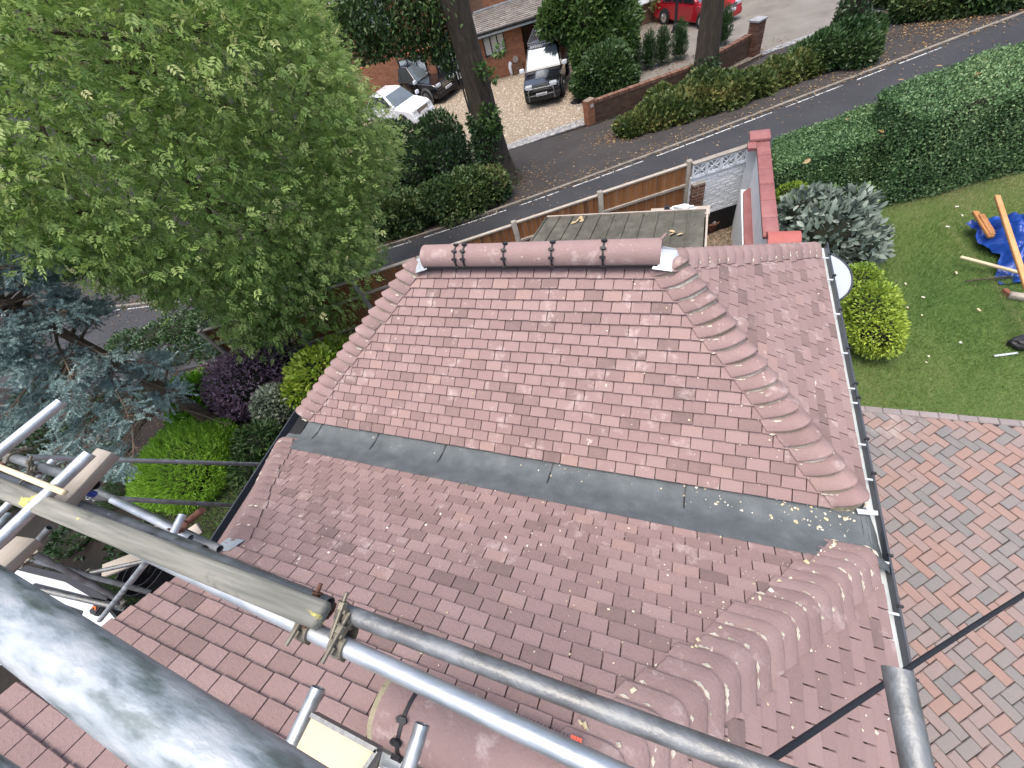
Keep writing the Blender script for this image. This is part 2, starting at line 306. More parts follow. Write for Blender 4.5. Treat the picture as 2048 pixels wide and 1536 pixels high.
LEAF = (np.array([(0, 0, 0), (.45, .24, .05), (1, 0, -.10), (.45, -.24, .05)]), np.array([(0, 1, 2), (0, 2, 3)]))
LEAFB = (np.array([(0, 0, 0), (.42, .36, .06), (1, 0, -.10), (.42, -.36, .06)]), np.array([(0, 1, 2), (0, 2, 3)]))
LEAFN = (np.array([(0, 0, 0), (.5, .15, .03), (1, 0, -.12), (.5, -.15, .03)]), np.array([(0, 1, 2), (0, 2, 3)]))
LEAF6 = (np.array([(0, 0, 0), (.28, .19, .04), (.68, .20, .02), (1, 0, -.10), (.68, -.20, .02), (.28, -.19, .04), (.3, 0, -.01), (.7, 0, -.03)]),
         np.array([(0, 1, 6), (1, 2, 7), (1, 7, 6), (2, 3, 7), (0, 6, 5), (5, 6, 7), (5, 7, 4), (7, 3, 4)]))
BLADE = (np.array([(0, .03, 0), (0, -.03, 0), (.95, 0, .25)]), np.array([(0, 1, 2)]))
def pinnate(nl=7):
    V = []; F = []
    for i in range(nl):
        side = 0 if i == nl - 1 else (1 if i % 2 else -1); x = .12 + .6 * (i // 2) / ((nl - 1) / 2 - .5 + 1e-6) * .8 if side else .72
        x = min(x, .72); ang = side * math.radians(58); L = .42
        ca, sa = math.cos(ang), math.sin(ang); b = len(V)
        for (u, v, w_) in ((0, 0, 0), (.5, .2, .05), (1, 0, -.12), (.5, -.2, .05)):
            V.append((x + L * (u * ca - v * sa), L * (u * sa + v * ca), -.12 * x * x + L * w_))
        F += [(b, b + 1, b + 2), (b, b + 2, b + 3)]
    return np.array(V), np.array(F)
PINN = pinnate(7)
def tuft(n=22, seed=1, spread=.75, blen=.34, wd=.032):
    r = random.Random(seed); V = []; F = []
    for i in range(n):
        x = r.random() * .9; a = r.random() * 6.283; L = blen * (1 - .35 * x)
        d = np.array([.6, math.cos(a) * spread, math.sin(a) * spread]); d /= np.linalg.norm(d)
        p = np.array([x, 0, 0]); q = p + d * L; sd_ = np.cross(d, (.3, .5, .7)); sd_ = sd_ / np.linalg.norm(sd_) * wd
        b = len(V); V += [p + sd_, p - sd_, q]; F.append((b, b + 1, b + 2))
    return np.array(V), np.array(F)
TUFT = tuft(46, 1, .85, .20, .022)
FAN = tuft(14, 3, .5)

def foliage(name, parent, pos, axis, nrm, size, tint, mat, tmpl=LEAF, kind='stuff', jit=.25):
    tv, tf = tmpl; n = len(pos)
    a = unit(axis); nn = nrm - a * np.sum(nrm * a, -1, keepdims=True); nn = unit(nn + 1e-6); b = np.cross(nn, a)
    size = np.broadcast_to(size, (n,))
    V = pos[:, None, :] + size[:, None, None] * (tv[None, :, 0:1] * a[:, None] + tv[None, :, 1:2] * b[:, None] + tv[None, :, 2:3] * nn[:, None])
    F = tf[None] + (np.arange(n) * len(tv))[:, None, None]
    t = np.repeat(np.clip(tint, 0, 1), len(tf))
    if jit: t = np.clip(t + rng.normal(size=len(t)) * .0, 0, 1)
    return from_np(name, V.reshape(-1, 3), F.reshape(-1, 3), mat, parent, t, kind)

def lumps(K=9, amp=.22, pw=6):
    D = rdir(K); A = rng.uniform(.3, 1, K) * amp
    return lambda d: 1 - amp * .5 + np.max(np.clip(d @ D.T, 0, 1) ** pw * A, axis=1)
def blob_pts(blobs, n, shell=.35, amp=.25, zmin=None):
    """blobs: (centre, (rx,ry,rz)); points near the outer surface of their union; returns pos, outward dir"""
    C = np.array([b[0] for b in blobs], float); R = np.array([b[1] if hasattr(b[1], '__len__') else (b[1],) * 3 for b in blobs], float)
    wts = (R[:, 0] * R[:, 1] + R[:, 1] * R[:, 2] + R[:, 0] * R[:, 2]); wts = wts / wts.sum()
    ls = [lumps(amp=amp) for _ in blobs]
    P = []; Dn = []
    for i in range(len(blobs)):
        k = max(int(n * wts[i] * 1.5), 8); d = rdir(k)
        r = (1 - shell * rng.random(k) ** 1.6) * ls[i](d)
        p = C[i] + d * R[i] * r[:, None]; ok = np.ones(k, bool)
        for j in range(len(blobs)):
            if j != i: ok &= np.linalg.norm((p - C[j]) / R[j], axis=1) > .72
        P.append(p[ok]); Dn.append(unit(d[ok] / R[i]))
    P = np.concatenate(P); Dn = np.concatenate(Dn)
    ok = P[:, 2] > gv(P[:, 0], P[:, 1]) + .02
    if zmin is not None: ok &= P[:, 2] > zmin
    P, Dn = P[ok], Dn[ok]
    if len(P) > n:
        ix = rng.permutation(len(P))[:n]; P, Dn = P[ix], Dn[ix]
    return P, Dn
def tints(P, base=.45, var=.22, scale=1.2, hi=0.0):
    ph = rng.uniform(0, 6.28, 6); k = rng.normal(size=(6, 3)) * scale * 2.2
    c = np.mean(np.sin(P @ k.T + ph), axis=1)
    t = base + c * var * 1.4 + rng.normal(size=len(P)) * var * .6
    if hi: t = np.where(rng.random(len(P)) < hi, 1.0, t)
    return t
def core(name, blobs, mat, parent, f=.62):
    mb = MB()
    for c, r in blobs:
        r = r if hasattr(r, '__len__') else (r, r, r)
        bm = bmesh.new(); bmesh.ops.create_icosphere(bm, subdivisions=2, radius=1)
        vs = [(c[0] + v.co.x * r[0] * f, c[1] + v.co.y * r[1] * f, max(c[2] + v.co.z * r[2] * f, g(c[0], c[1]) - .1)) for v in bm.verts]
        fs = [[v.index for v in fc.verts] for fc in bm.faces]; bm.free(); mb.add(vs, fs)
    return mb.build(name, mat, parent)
def shrub(name, label, cat, blobs, n, size, mat, tmpl=LEAF, base=.45, var=.22, up=.3, droop=0., shell=.35, amp=.25, corem=True, stem=True, group=None, sizevar=.3, hi=0., nj=.6):
    c0 = blobs[0][0]; gz = g(c0[0], c0[1])
    t = thing(name, label, cat, group, loc=(c0[0], c0[1], gz))
    off = np.array([c0[0], c0[1], gz])
    P, D = blob_pts(blobs, n, shell, amp)
    ax = unit(D + np.array([0, 0, up - droop]) + rng.normal(size=P.shape) * .55); nm = unit(D + np.array([0, 0, .6]) + rng.normal(size=P.shape) * nj)
    foliage('foliage', t, P - off, ax, nm, size * rng.uniform(1 - sizevar, 1 + sizevar, len(P)), tints(P, base, var, hi=hi), mat, tmpl)
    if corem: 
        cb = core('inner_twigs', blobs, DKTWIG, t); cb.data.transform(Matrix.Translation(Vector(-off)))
    if stem:
        mb = MB()
        for i in range(4):
            a = i * 1.6 + .3; mb.tube([(0.03 * math.cos(a), .03 * math.sin(a), -.1), (.12 * math.cos(a), .12 * math.sin(a), .5 * (c0[2] - gz)), (.3 * math.cos(a), .3 * math.sin(a), c0[2] - gz)], [.03, .022, .01], 6)
        mb.build('stem', TWIG, t)
    return t
def inpoly(P, poly):
    x, y = P[:, 0], P[:, 1]; ins = np.zeros(len(P), bool); n = len(poly)
    for i in range(n):
        x0, y0 = poly[i][:2]; x1, y1 = poly[(i + 1) % n][:2]
        c = ((y0 > y) != (y1 > y)) & (x < (x1 - x0) * (y - y0) / (y1 - y0 + 1e-12) + x0); ins ^= c
    return ins
def scatter(poly, n):
    pl = np.array([p[:2] for p in poly]); lo, hi = pl.min(0), pl.max(0); out = []
    tot = 0
    while tot < n:
        q = rng.uniform(lo, hi, (n * 2, 2)); q = q[inpoly(q, pl)]; out.append(q); tot += len(q)
        if len(q) == 0: break
    return np.concatenate(out)[:n]
def sheet(name, poly, off, mat, kind='structure', label=None):
    bm = bmesh.new(); vs = [bm.verts.new((p[0], p[1], 0)) for p in poly]; bm.faces.new(vs)
    bmesh.ops.triangulate(bm, faces=bm.faces[:])
    ss = [-.5 * p[0] + .866 * p[1] for p in poly]
    for s in np.arange(math.floor(min(ss) * 2) / 2, max(ss) + .5, .5):
        if s > 18.6 or s < 3: continue
        bmesh.ops.bisect_plane(bm, geom=bm.verts[:] + bm.edges[:] + bm.faces[:], plane_co=Vector((-.5, .866, 0)) * float(s) / (.25 + .75), plane_no=Vector((-.5, .866, 0)))
    for v in bm.verts: v.co.z = g(v.co.x, v.co.y) + off
    bmesh.ops.recalc_face_normals(bm, faces=bm.faces[:])
    for f in bm.faces:
        if f.normal.z < 0: f.normal_flip()
    me = bpy.data.meshes.new(name); bm.to_mesh(me); bm.free()
    o = link(name, me, None, mat); o['kind'] = kind
    return o
def thicken(line, wid):
    """closed ribbon polygon along a plan polyline, wid to its right-hand side"""
    P = [np.array(p[:2]) for p in line]; R = []
    for i, p in enumerate(P):
        d = P[min(i + 1, len(P) - 1)] - P[max(i - 1, 0)]; d = d / np.linalg.norm(d); R.append(p + np.array([d[1], -d[0]]) * wid)
    return [tuple(p) for p in P] + [tuple(p) for p in R[::-1]]
# ================================================================== GROUND
gb = bmesh.new()
sv = [-60, -20, 3.5] + [3.5 + .5 * i for i in range(1, 31)] + [22, 40, 80, 200, 420]
ev = np.array([.866, .5]); nv = np.array([-.5, .866]); rows = []
for s in sv:
    row = []
    for e in np.linspace(-160, 160, 9):
        p = nv * s + ev * e; row.append(gb.verts.new((p[0], p[1], g(p[0], p[1]) - .012)))
    rows.append(row)
for i in range(len(sv) - 1):
    for k in range(8): gb.faces.new((rows[i][k], rows[i][k + 1], rows[i + 1][k + 1], rows[i + 1][k]))
me = bpy.data.meshes.new('ground'); gb.to_mesh(me); gb.free()
tag(link('ground', me, None, SOIL), kind='structure')

far = [G(*q) for q in [(250, 617), (330, 598), (747, 505), (907, 460), (1051, 391), (1153, 366), (1300, 312), (1361, 288), (1444, 257), (1577, 210), (1672, 174), (1773, 130), (1949, 67), (1998, 47), (2048, 27)]]
# smooth the surveyed kerb line a little in plan
fx = np.array([p[:2] for p in far]); par = np.r_[0, np.cumsum(np.linalg.norm(np.diff(fx, axis=0), axis=1))]
cx = np.polyfit(par, fx[:, 0], 3); cy = np.polyfit(par, fx[:, 1], 3)
def kerbline(u):
    uc = min(max(u, 0.0), par[-1]); p = np.array([np.polyval(cx, uc), np.polyval(cy, uc)])
    return p + (u - uc) * np.array([np.polyval(np.polyder(cx), uc), np.polyval(np.polyder(cy), uc)])
def kerbn(u): d = kerbline(u + .1) - kerbline(u - .1); d /= np.linalg.norm(d); return np.array([d[1], -d[0]])   # towards the house
US = np.linspace(-14, par[-1] + 14, 60)
KL = [kerbline(u) for u in US]
KN = [kerbn(u) for u in US]
ROADW = 4.7
sheet('road', [tuple(k) for k in KL] + [tuple(k + n * ROADW) for k, n in zip(KL, KN)][::-1], .004, ASPH)
sheet('footway', [tuple(k) for k in KL] + [tuple(k - n * 2.6) for k, n in zip(KL, KN)][::-1], .010, TARM)
mb = MB()
for i in range(len(US) - 1):
    for (a, b, h) in ((-.13, 0, .05),):
        A = KL[i] - KN[i] * .13; B = KL[i] + KN[i] * 0; A2 = KL[i + 1] - KN[i + 1] * .13; B2 = KL[i + 1]
        vs = [(*A, g(*A) - .02), (*B, g(*B) - .02), (*B2, g(*B2) - .02), (*A2, g(*A2) - .02)]
        vs += [(v[0], v[1], v[2] + .075) for v in vs]
        mb.add(vs, [(4, 5, 6, 7), (0, 1, 5, 4), (1, 2, 6, 5), (2, 3, 7, 6), (3, 0, 4, 7)], rng.random())
mb.build('kerb', KERBM)['kind'] = 'structure'
# broken white edge line along the far side of the road
mb = MB()
u = -10
while u < par[-1] - 3.5:
    L = 1.0 if rng.random() < .7 else .45
    a = kerbline(u) + kerbn(u) * .16; b = kerbline(u + L) + kerbn(u + L) * .16; na = kerbn(u) * .065
    mb.add([(*a, g(*a) + .009), (*(a + na), g(*(a + na)) + .009), (*(b + na), g(*(b + na)) + .009), (*b, g(*b) + .009)], [(0, 1, 2, 3)]); u += L + (.06 if rng.random() < .75 else .5)
mb.build('road_marking', PAINT)['kind'] = 'structure'
# crossover, drives
sett0, sett1 = G(1020, 298), G(1182, 243)
P_dr = [G(*q) for q in [(1018, 300), (1182, 245), (1172, 200), (1150, 120), (1060, 140), (985, 162), (870, 195), (700, 245), (600, 300), (640, 330), (760, 320), (900, 330)]]
tar2 = [tuple((kerbline(u) - kerbn(u) * 2.5)) for u in np.linspace(par[0] + 4, par[-1] + 6, 14)]
sheet('pavement', tar2 + [tuple(G(*q)[:2]) for q in [(1790, 8), (1700, 38), (1530, 112), (1440, 162), (1190, 250), (1015, 300), (880, 340), (640, 420)]], .003, TARM)
sheet('gravel_drive', P_dr, .008, GRAV)
sheet('pale_drive', [tuple(G(*q)[:2]) for q in [(1186, 238), (1390, 172), (1535, 104), (1790, 8), (1850, -30)]] + [(14, 40), (-3, 40), (-6.5, 30), (-5.6, 24)], .006, DRIVE2)
# row of granite setts at the mouth of the gravel drive and of the pale drive
def setts(A, B, rows_, name, w0=.16):
    A = np.array(A[:2]); B = np.array(B[:2]); d = B - A; L = np.linalg.norm(d); d /= L; n = np.array([-d[1], d[0]]); mb = MB()
    for r in range(rows_):
        x = 0
        while x < L:
            wd = w0 * rng.uniform(.8, 1.25); a = A + d * x + n * r * .12; 
            c = a + d * (wd - .015) + n * .105; z = g(*a) + .018 + rng.uniform(0, .012)
            b_ = a + d * (wd - .015); e_ = a + n * .105
            vs = [(*a, z - .05), (*b_, z - .05), (*c, z - .05), (*e_, z - .05), (*a, z), (*b_, z), (*c, z), (*e_, z)]
            mb.add(vs, [(4, 5, 6, 7), (0, 1, 5, 4), (1, 2, 6, 5), (2, 3, 7, 6), (3, 0, 4, 7)], rng.random()); x += wd
    o = mb.build(name, SETT); o['kind'] = 'stuff'; return o
setts(G(1012, 302), G(1186, 244), 5, 'granite_setts')
setts(G(1528, 110), G(1790, 14), 3, 'granite_setts')
# gravel stones lying proud on the drive
q = scatter(P_dr, 9000); n = len(q)
P = np.c_[q, gv(q[:, 0], q[:, 1]) + .012]
STN = (np.array([(-.5, -.35, 0), (.5, -.4, 0), (.45, .4, 0), (-.4, .45, 0), (0, 0, .55)]), np.array([(0, 1, 4), (1, 2, 4), (2, 3, 4), (3, 0, 4)]))
foliage('gravel_stones', None, P, np.c_[rng.normal(size=(n, 2)), np.zeros(n)], np.tile([0, 0, 1.], (n, 1)), rng.uniform(.03, .075, n), rng.beta(1.5, 1.5, n), STONE, STN)

# ------------------------------------------------------------------ lawn
lawn = [G(*q)[:2] for q in [(1715, 812), (2048, 843)]] + [np.array(p) for p in [(9, 4.1), (10, 11.5)]] + [G(*q)[:2] for q in [(2048, 340), (1900, 372), (1742, 412), (1640, 420), (1560, 480)]] + [np.array((1.75, 5.2))]
sheet('lawn', lawn, .004, TURF)
q = scatter(lawn, 230000); pz = proj(np.c_[q, gv(q[:, 0], q[:, 1])]); q = q[(pz[:, 0] > 1600) & (pz[:, 0] < 2150)]; n = len(q)
P = np.c_[q, gv(q[:, 0], q[:, 1]) + .003]
tn = tints(P * [1, 1, 0], .40, .30, .55) + tints(P * [1, 1, 0], 0, .20, 1.6)
pp = proj(P)
# worn, dry turf towards the hedge, by the block edging and round the tarpaulin; one dead straight streak
hb = np.clip((q[:, 1] - (8.3 + .25 * (q[:, 0] - 3))) / 1.6, 0, 1) * np.clip((q[:, 0] - 3.2) / 1.2, 0, 1)
ed = np.clip((5.3 - q[:, 1]) / 1.2, 0, 1) * np.clip((q[:, 0] - 3.3) / 1.2, 0, 1) * .8
A, B = G(1890, 455)[:2], G(2048, 665)[:2]; d = (B - A) / np.linalg.norm(B - A); st = np.abs((q - A) @ np.array([-d[1], d[0]])); al = (q - A) @ d
tn = tn + .62 * hb + .48 * ed + .16 * rng.normal(size=n) * .4 + np.where((st < .045) & (al > -.2), .34, 0)
up = np.tile([0, 0, 1.], (n, 1)) + rng.normal(size=(n, 3)) * .55; up[:, 2] = np.abs(up[:, 2])
foliage('grass', None, P, up, rdir(n), rng.uniform(.045, .10, n) * (1 - .35 * np.clip(hb + ed, 0, 1)), tn, GRASS, BLADE)
# rough grass and moss below the scaffold on the left
pl = [G(*q)[:2] for q in [(330, 1010), (470, 960), (520, 1010), (440, 1130), (300, 1230), (200, 1180)]]
q = scatter(pl, 9000); n = len(q); P = np.c_[q, gv(q[:, 0], q[:, 1])]
foliage('grass', None, P, np.tile([0, 0, 1.], (n, 1)) + rng.normal(size=(n, 3)) * .5, rdir(n), rng.uniform(.05, .14, n), tints(P, .25, .2), GRASS, BLADE)

# ------------------------------------------------------------------ block paving in herringbone
PX0, PX1, PY1 = 1.2, 6.6, G(1735, 815)[1] - .12
sheet('paved_yard', [(PX0 - 5, -6), (9, -6), (9, PY1 + .12), (PX0 - 5, PY1 + .12)], .006, SANDJ)
yard = bpy.data.objects['paved_yard']
def paver_mesh(L, W, H=.05, tint=.5, b=.006):
    mb = MB(); x, y = L / 2, W / 2
    vs = [(-x, -y, 0), (x, -y, 0), (x, y, 0), (-x, y, 0), (-x, -y, H - b), (x, -y, H - b), (x, y, H - b), (-x, y, H - b), (-x + b, -y + b, H), (x - b, -y + b, H), (x - b, y - b, H), (-x + b, y - b, H)]
    mb.add(vs, [(8, 9, 10, 11), (4, 5, 9, 8), (5, 6, 10, 9), (6, 7, 11, 10), (7, 4, 8, 11), (0, 1, 5, 4), (1, 2, 6, 5), (2, 3, 7, 6), (3, 0, 4, 7)], tint)
    return mb
slabs = []
Lp, Wp = .204, .104; ca, sa = math.cos(math.radians(-47)), math.sin(math.radians(-47))
for i in range(-60, 60):
    for j in range(-60, 60):
        m4 = (i - j) % 4
        if m4 == 0: cx_, cy_, th = i + 1.0, j + .5, 0
        elif m4 == 3: cx_, cy_, th = i + .5, j + 1.0, math.pi / 2
        else: continue
        X = cx_ * Wp; Y = cy_ * Wp
        xw = 3.6 + X * ca - Y * sa; yw = 2.0 + X * sa + Y * ca
        if 1.3 < xw < 7.5 and -3.5 < yw < PY1: slabs.append((xw, yw, th + math.radians(-47)))
vis = []
for sI, (x, y, th) in enumerate(slabs):
    p = proj(np.array([(x, y, .05)]))[0]; d = dpt((x, y, .05))
    ing = p[0] < 2090 and p[1] < 1580 and d > 0 and p[0] > 1700
    hid = 0
    vis.append((1 / d ** 2 if ing else -1 / d ** 2))
order = np.argsort(-np.array(vis)); top = set(order[:300].tolist())
pm = [paver_mesh(.2, .1, tint=t) for t in np.linspace(.02, .98, 14)]
pme = []
for k, mbk in enumerate(pm):
    o = mbk.build('paver', PAVER); pme.append(o.data); bpy.data.objects.remove(o)
rest = MB()
for k, (x, y, th) in enumerate(slabs):
    ti = int(rng.integers(0, 14)); dz = rng.uniform(-.006, .005); jr = rng.normal() * .02
    if k in top:
        o = link('paver', pme[ti], yard); o.location = (x, y, -.034 + .02 + dz); o.rotation_euler = (rng.normal() * .012, rng.normal() * .012, th + jr)
    else:
        Mx = Matrix.Translation((x, y, -.034 + .02 + dz)) @ Matrix.Rotation(th + jr, 4, 'Z')
        b = pm[ti]; rest.add([tuple(Mx @ Vector(v)) for v in b.v], b.f, b.t[0])
rest.build('paver', PAVER, yard, kind='stuff')
x = 1.4; em = []
for t in (.1, .35, .55, .8):
    o = paver_mesh(.2, .1, .07, t, .008).build('edging_block', PAVED); em.append(o.data); bpy.data.objects.remove(o)
while x < 6:
    o = link('edging_block', em[int(rng.integers(0, 4))], yard); o.location = (x, PY1 + .065 + rng.normal() * .002, -.022); o.rotation_euler = (0, 0, rng.normal() * .008); x += .204

# ================================================================== THE EXTENSION WITH ITS TWO HIPPED ROOFS
T = .73; CO = 1 / math.sqrt(1 + T * T); SI = T * CO; ZE = 2.544; GA = .1
house = thing('house', 'low brick extension under two red clay tiled hipped roofs with a grey valley between', 'house', loc=(0, 0, 0))
mb = MB(); mb.box((-3.55, -3.2, 0), (1.3, 4.0, ZE - .16)); mb.build('wall', BRICKR, house)
def deck(name, poly, th=.02):
    """roof deck under the tiles: thin sheet sunk below the tiles"""
    c = np.mean(np.array(poly), 0); mb = MB(); n = len(poly); vs = [(p[0], p[1], p[2] - .02) for p in poly] + [(p[0], p[1], p[2] - .02 - th) for p in poly]
    mb.add(vs, [tuple(range(n)), tuple(range(n, 2 * n))[::-1]] + [(i, i + n, (i + 1) % n + n, (i + 1) % n) for i in range(n)], .3)
    return mb.build(name, TILE, house)
HX0, HX1 = -4.07, 1.44
RZ = ZE + T * 1.5
dk_front = deck('roof_slope', [(HX0, 1.5, ZE), (HX1, 1.5, ZE), (HX1 - 1.5, 3, RZ), (HX0 + 1.5, 3, RZ)])
deck('roof_slope', [(HX0 + .6, 4.5, ZE), (HX0 + 1.5, 3, RZ), (HX1 - 1.5, 3, RZ), (HX1, 4.5, ZE)])
deck('roof_slope', [(HX0, 1.5, ZE), (HX0 + 1.5, 3, RZ), (HX0 + .35, 4.15, ZE)])
dk_right = deck('roof_slope', [(HX1, 1.5, ZE), (HX1, 4.5, ZE), (HX1 - 1.5, 3, RZ)])
NY = 1.185; RN = 1.6; NRY = NY - RN; NRZ = ZE + T * RN; VX0, VX1 = -2.98, -1.1
NX0, NX1 = -4.12, 1.44
zt = ZE + T * 2.9
dk_near = deck('roof_slope', [(NX0, NY, ZE), (NX1, NY, ZE), (NX1 - RN, NRY, NRZ), (VX1, NRY, NRZ), (VX1, NY - 2.9, zt), (VX0, NY - 2.9, zt), (VX0, NY - 1.14, ZE + T * 1.14)])
deck('roof_slope', [(NX0, NY, ZE), (VX0, NY - 1.14, ZE + T * 1.14), (VX0, -3.1, ZE + T * 1.14), (NX0, -3.1, ZE)])
dk_side = deck('roof_slope', [(NX1, NY, ZE), (NX1, -2.2, ZE), (NX1 - RN, NRY - .2, NRZ), (NX1 - RN, NRY, NRZ)])
dk_back = deck('roof_slope', [(NX1 - RN, NRY, NRZ), (NX1, -1.95, ZE), (VX1, -1.95, ZE), (VX1, NRY, NRZ)])
# gable verge of the taller slope: mortar strip and timber below it
mb = MB()
for y in np.arange(NRY + .02, NY - 2.9, -.1): 
    z0 = ZE + T * (NY - y); z1 = ZE + T * (NY - y + .1)
    mb.add([(VX1 + .012, y, z0 - .005), (VX1 + .012, y - .1, z1 - .005), (VX1 + .012, y - .1, z1 - .055), (VX1 + .012, y, z0 - .055), (VX1 - .04, y, z0 - .005), (VX1 - .04, y - .1, z1 - .005)], [(3, 2, 1, 0), (0, 1, 5, 4)], rng.random())
mb.build('verge_mortar', MORTAR, house)
mb = MB(); mb.add([(VX1 + .006, NRY, NRZ - .06), (VX1 + .006, NY - 2.9, zt - .06), (VX1 + .006, NY - 2.9, ZE), (VX1 + .006, NRY, ZE)], [(3, 2, 1, 0)]); mb.build('gable_wall', GREYW, house)

TV = []
NV = 20
def tile_mb(w_, tint, L=.135, var=0):
    mb = MB(); x = w_ / 2 - .0024; th = .0125; r = random.Random(var)
    cr = [r.uniform(-.0012, .0012) for _ in range(4)]
    prof = [(0.0, .0, .010), (.0, .0, .0125), (.004, .0, .0146), (.06, .0, .0135), (L, 0, .0085)]
    vs = []
    for sx in (-1, 1):
        vs += [(sx * x, 0, 0), (sx * x, 0.0, .0158 + cr[0]), (sx * (x - .0016), .004, .0195 + cr[1 if sx > 0 else 2]), (sx * (x - .0012), .06, .0155), (sx * x, L, .0085), (sx * x, L, -.002)]
    mid = [(0, 0, .017), (0, .004, .0208), (0, .06, .0166), (0, L, .0095)]
    vs += mid
    fs = [(0, 6, 7, 12), (0, 12, 1), (1, 12, 13, 2), (12, 7, 8, 13), (2, 13, 14, 3), (13, 8, 9, 14), (3, 14, 15, 4), (14, 9, 10, 15), (0, 1, 2), (0, 2, 3), (0, 3, 4), (0, 4, 5), (6, 8, 7), (6, 9, 8), (6, 10, 9), (6, 11, 10)]
    return mb.add(vs, fs, tint)
TM = []
for k in range(NV):
    m_ = tile_mb(.165, .02 + .96 * (k + .5) / NV, var=k); o = m_.build('roof_tile', TILE); TM.append((m_, o.data)); bpy.data.objects.remove(o)
PLACED = []       # (matrix, width, tintindex, deckobj)
def lay(deckobj, O, e, up, vmax, lim, v0=-.035, dark=0.0, half=0):
    O = np.array(O, float); e = np.array(e, float); up = np.array(up, float); nn = np.cross(e, up)
    nrow = int((vmax - v0) / GA) + 1
    for i in range(nrow):
        v = v0 + i * GA
        if v > vmax - .03: break
        a, b = lim(max(v + .05, 0))
        W = .1662; u = math.floor(a / W) * W + (W / 2 if (i + half) % 2 else 0) - W
        wob = rng.normal() * .0
        while u < b:
            l, r = max(u, a), min(u + W, b)
            if r - l > .03:
                tilt = .118 + rng.normal() * .004; ang = rng.normal() * .004
                p = O + e * ((l + r) / 2) + up * (v + rng.normal() * .0016 + .003 * math.sin(u * 2.1 + i)) + nn * .0045
                xa = e * math.cos(ang) + up * math.sin(ang); ya = np.cross(nn, xa); ya = ya - nn * tilt; ya /= np.linalg.norm(ya); za = np.cross(xa, ya)
                Mx = Matrix(((xa[0], ya[0], za[0], p[0]), (xa[1], ya[1], za[1], p[1]), (xa[2], ya[2], za[2], p[2]), (0, 0, 0, 1)))
                t = rng.random()
                ti = int(np.clip(rng.normal(.58, .2) - dark * (rng.random() < .5) * .3, 0, .999) * NV)
                if rng.random() < .06: ti = int(rng.integers(0, 6))
                c = p + up * .05 + nn * .012; pr = proj(c[None])[0]; d = dpt(c)
                vw = unit(CAM - c); area = max(float(vw @ nn), 0) / d ** 2 * (r - l) if d > .1 and -30 < pr[0] < 2078 and -30 < pr[1] < 1566 else 0
                PLACED.append((Mx, r - l, ti, deckobj, area, (r - l) > W - .002))
            u += W
# lift of tail so each course overlaps the one below
lay(dk_front, (0, 1.5, ZE), (1, 0, 0), (0, CO, SI), 1.80, lambda v: (HX0 + v * CO + .15, HX1 - v * CO - .16))
lay(dk_right, (HX1 + .01, 0, ZE), (0, 1, 0), (-CO, 0, SI), 1.80, lambda v: (1.5 + v * CO + .12, 4.5 - v * CO - .15))
lay(dk_side, (HX1 + .01, 0, ZE), (0, 1, 0), (-CO, 0, SI), RN / CO - .05, lambda v: (-1.75, NY - v * CO - .17))
lay(dk_near, (0, NY, ZE), (-1, 0, 0), (0, -CO, SI), 2.7 / CO, lambda v: ((-(NX1 - v * CO) + .18) if v * CO < RN - .02 else -VX1, max(-(NX0 + v * CO) - .05, -VX0)), dark=.5)
lay(dk_back, (0, NRY - RN, ZE), (1, 0, 0), (0, CO, SI), RN / CO - .1, lambda v: (VX1 + .06, NX1 - v * CO), v0=RN / CO - .1 - 6 * GA)
areas = np.array([p[4] for p in PLACED]); topt = set(np.argsort(-areas)[:300].tolist())
rest = {}
for k, (Mx, wd, ti, dk, ar, full) in enumerate(PLACED):
    if k in topt:
        if full: me = TM[ti][1]
        else:
            o = tile_mb(wd, .02 + .96 * (ti + .5) / NV, var=ti).build('roof_tile', TILE); me = o.data; bpy.data.objects.remove(o)
        o = link('roof_tile', me, dk); o.matrix_local = Mx
    else:
        b = TM[ti][0] if full else tile_mb(wd, .02 + .96 * (ti + .5) / NV, var=ti)
        rest.setdefault(0, MB()).add([tuple(Mx @ Vector(v)) for v in b.v], b.f, b.t[0])
rest[0].build('roof_tile', TILE, house, kind='stuff')

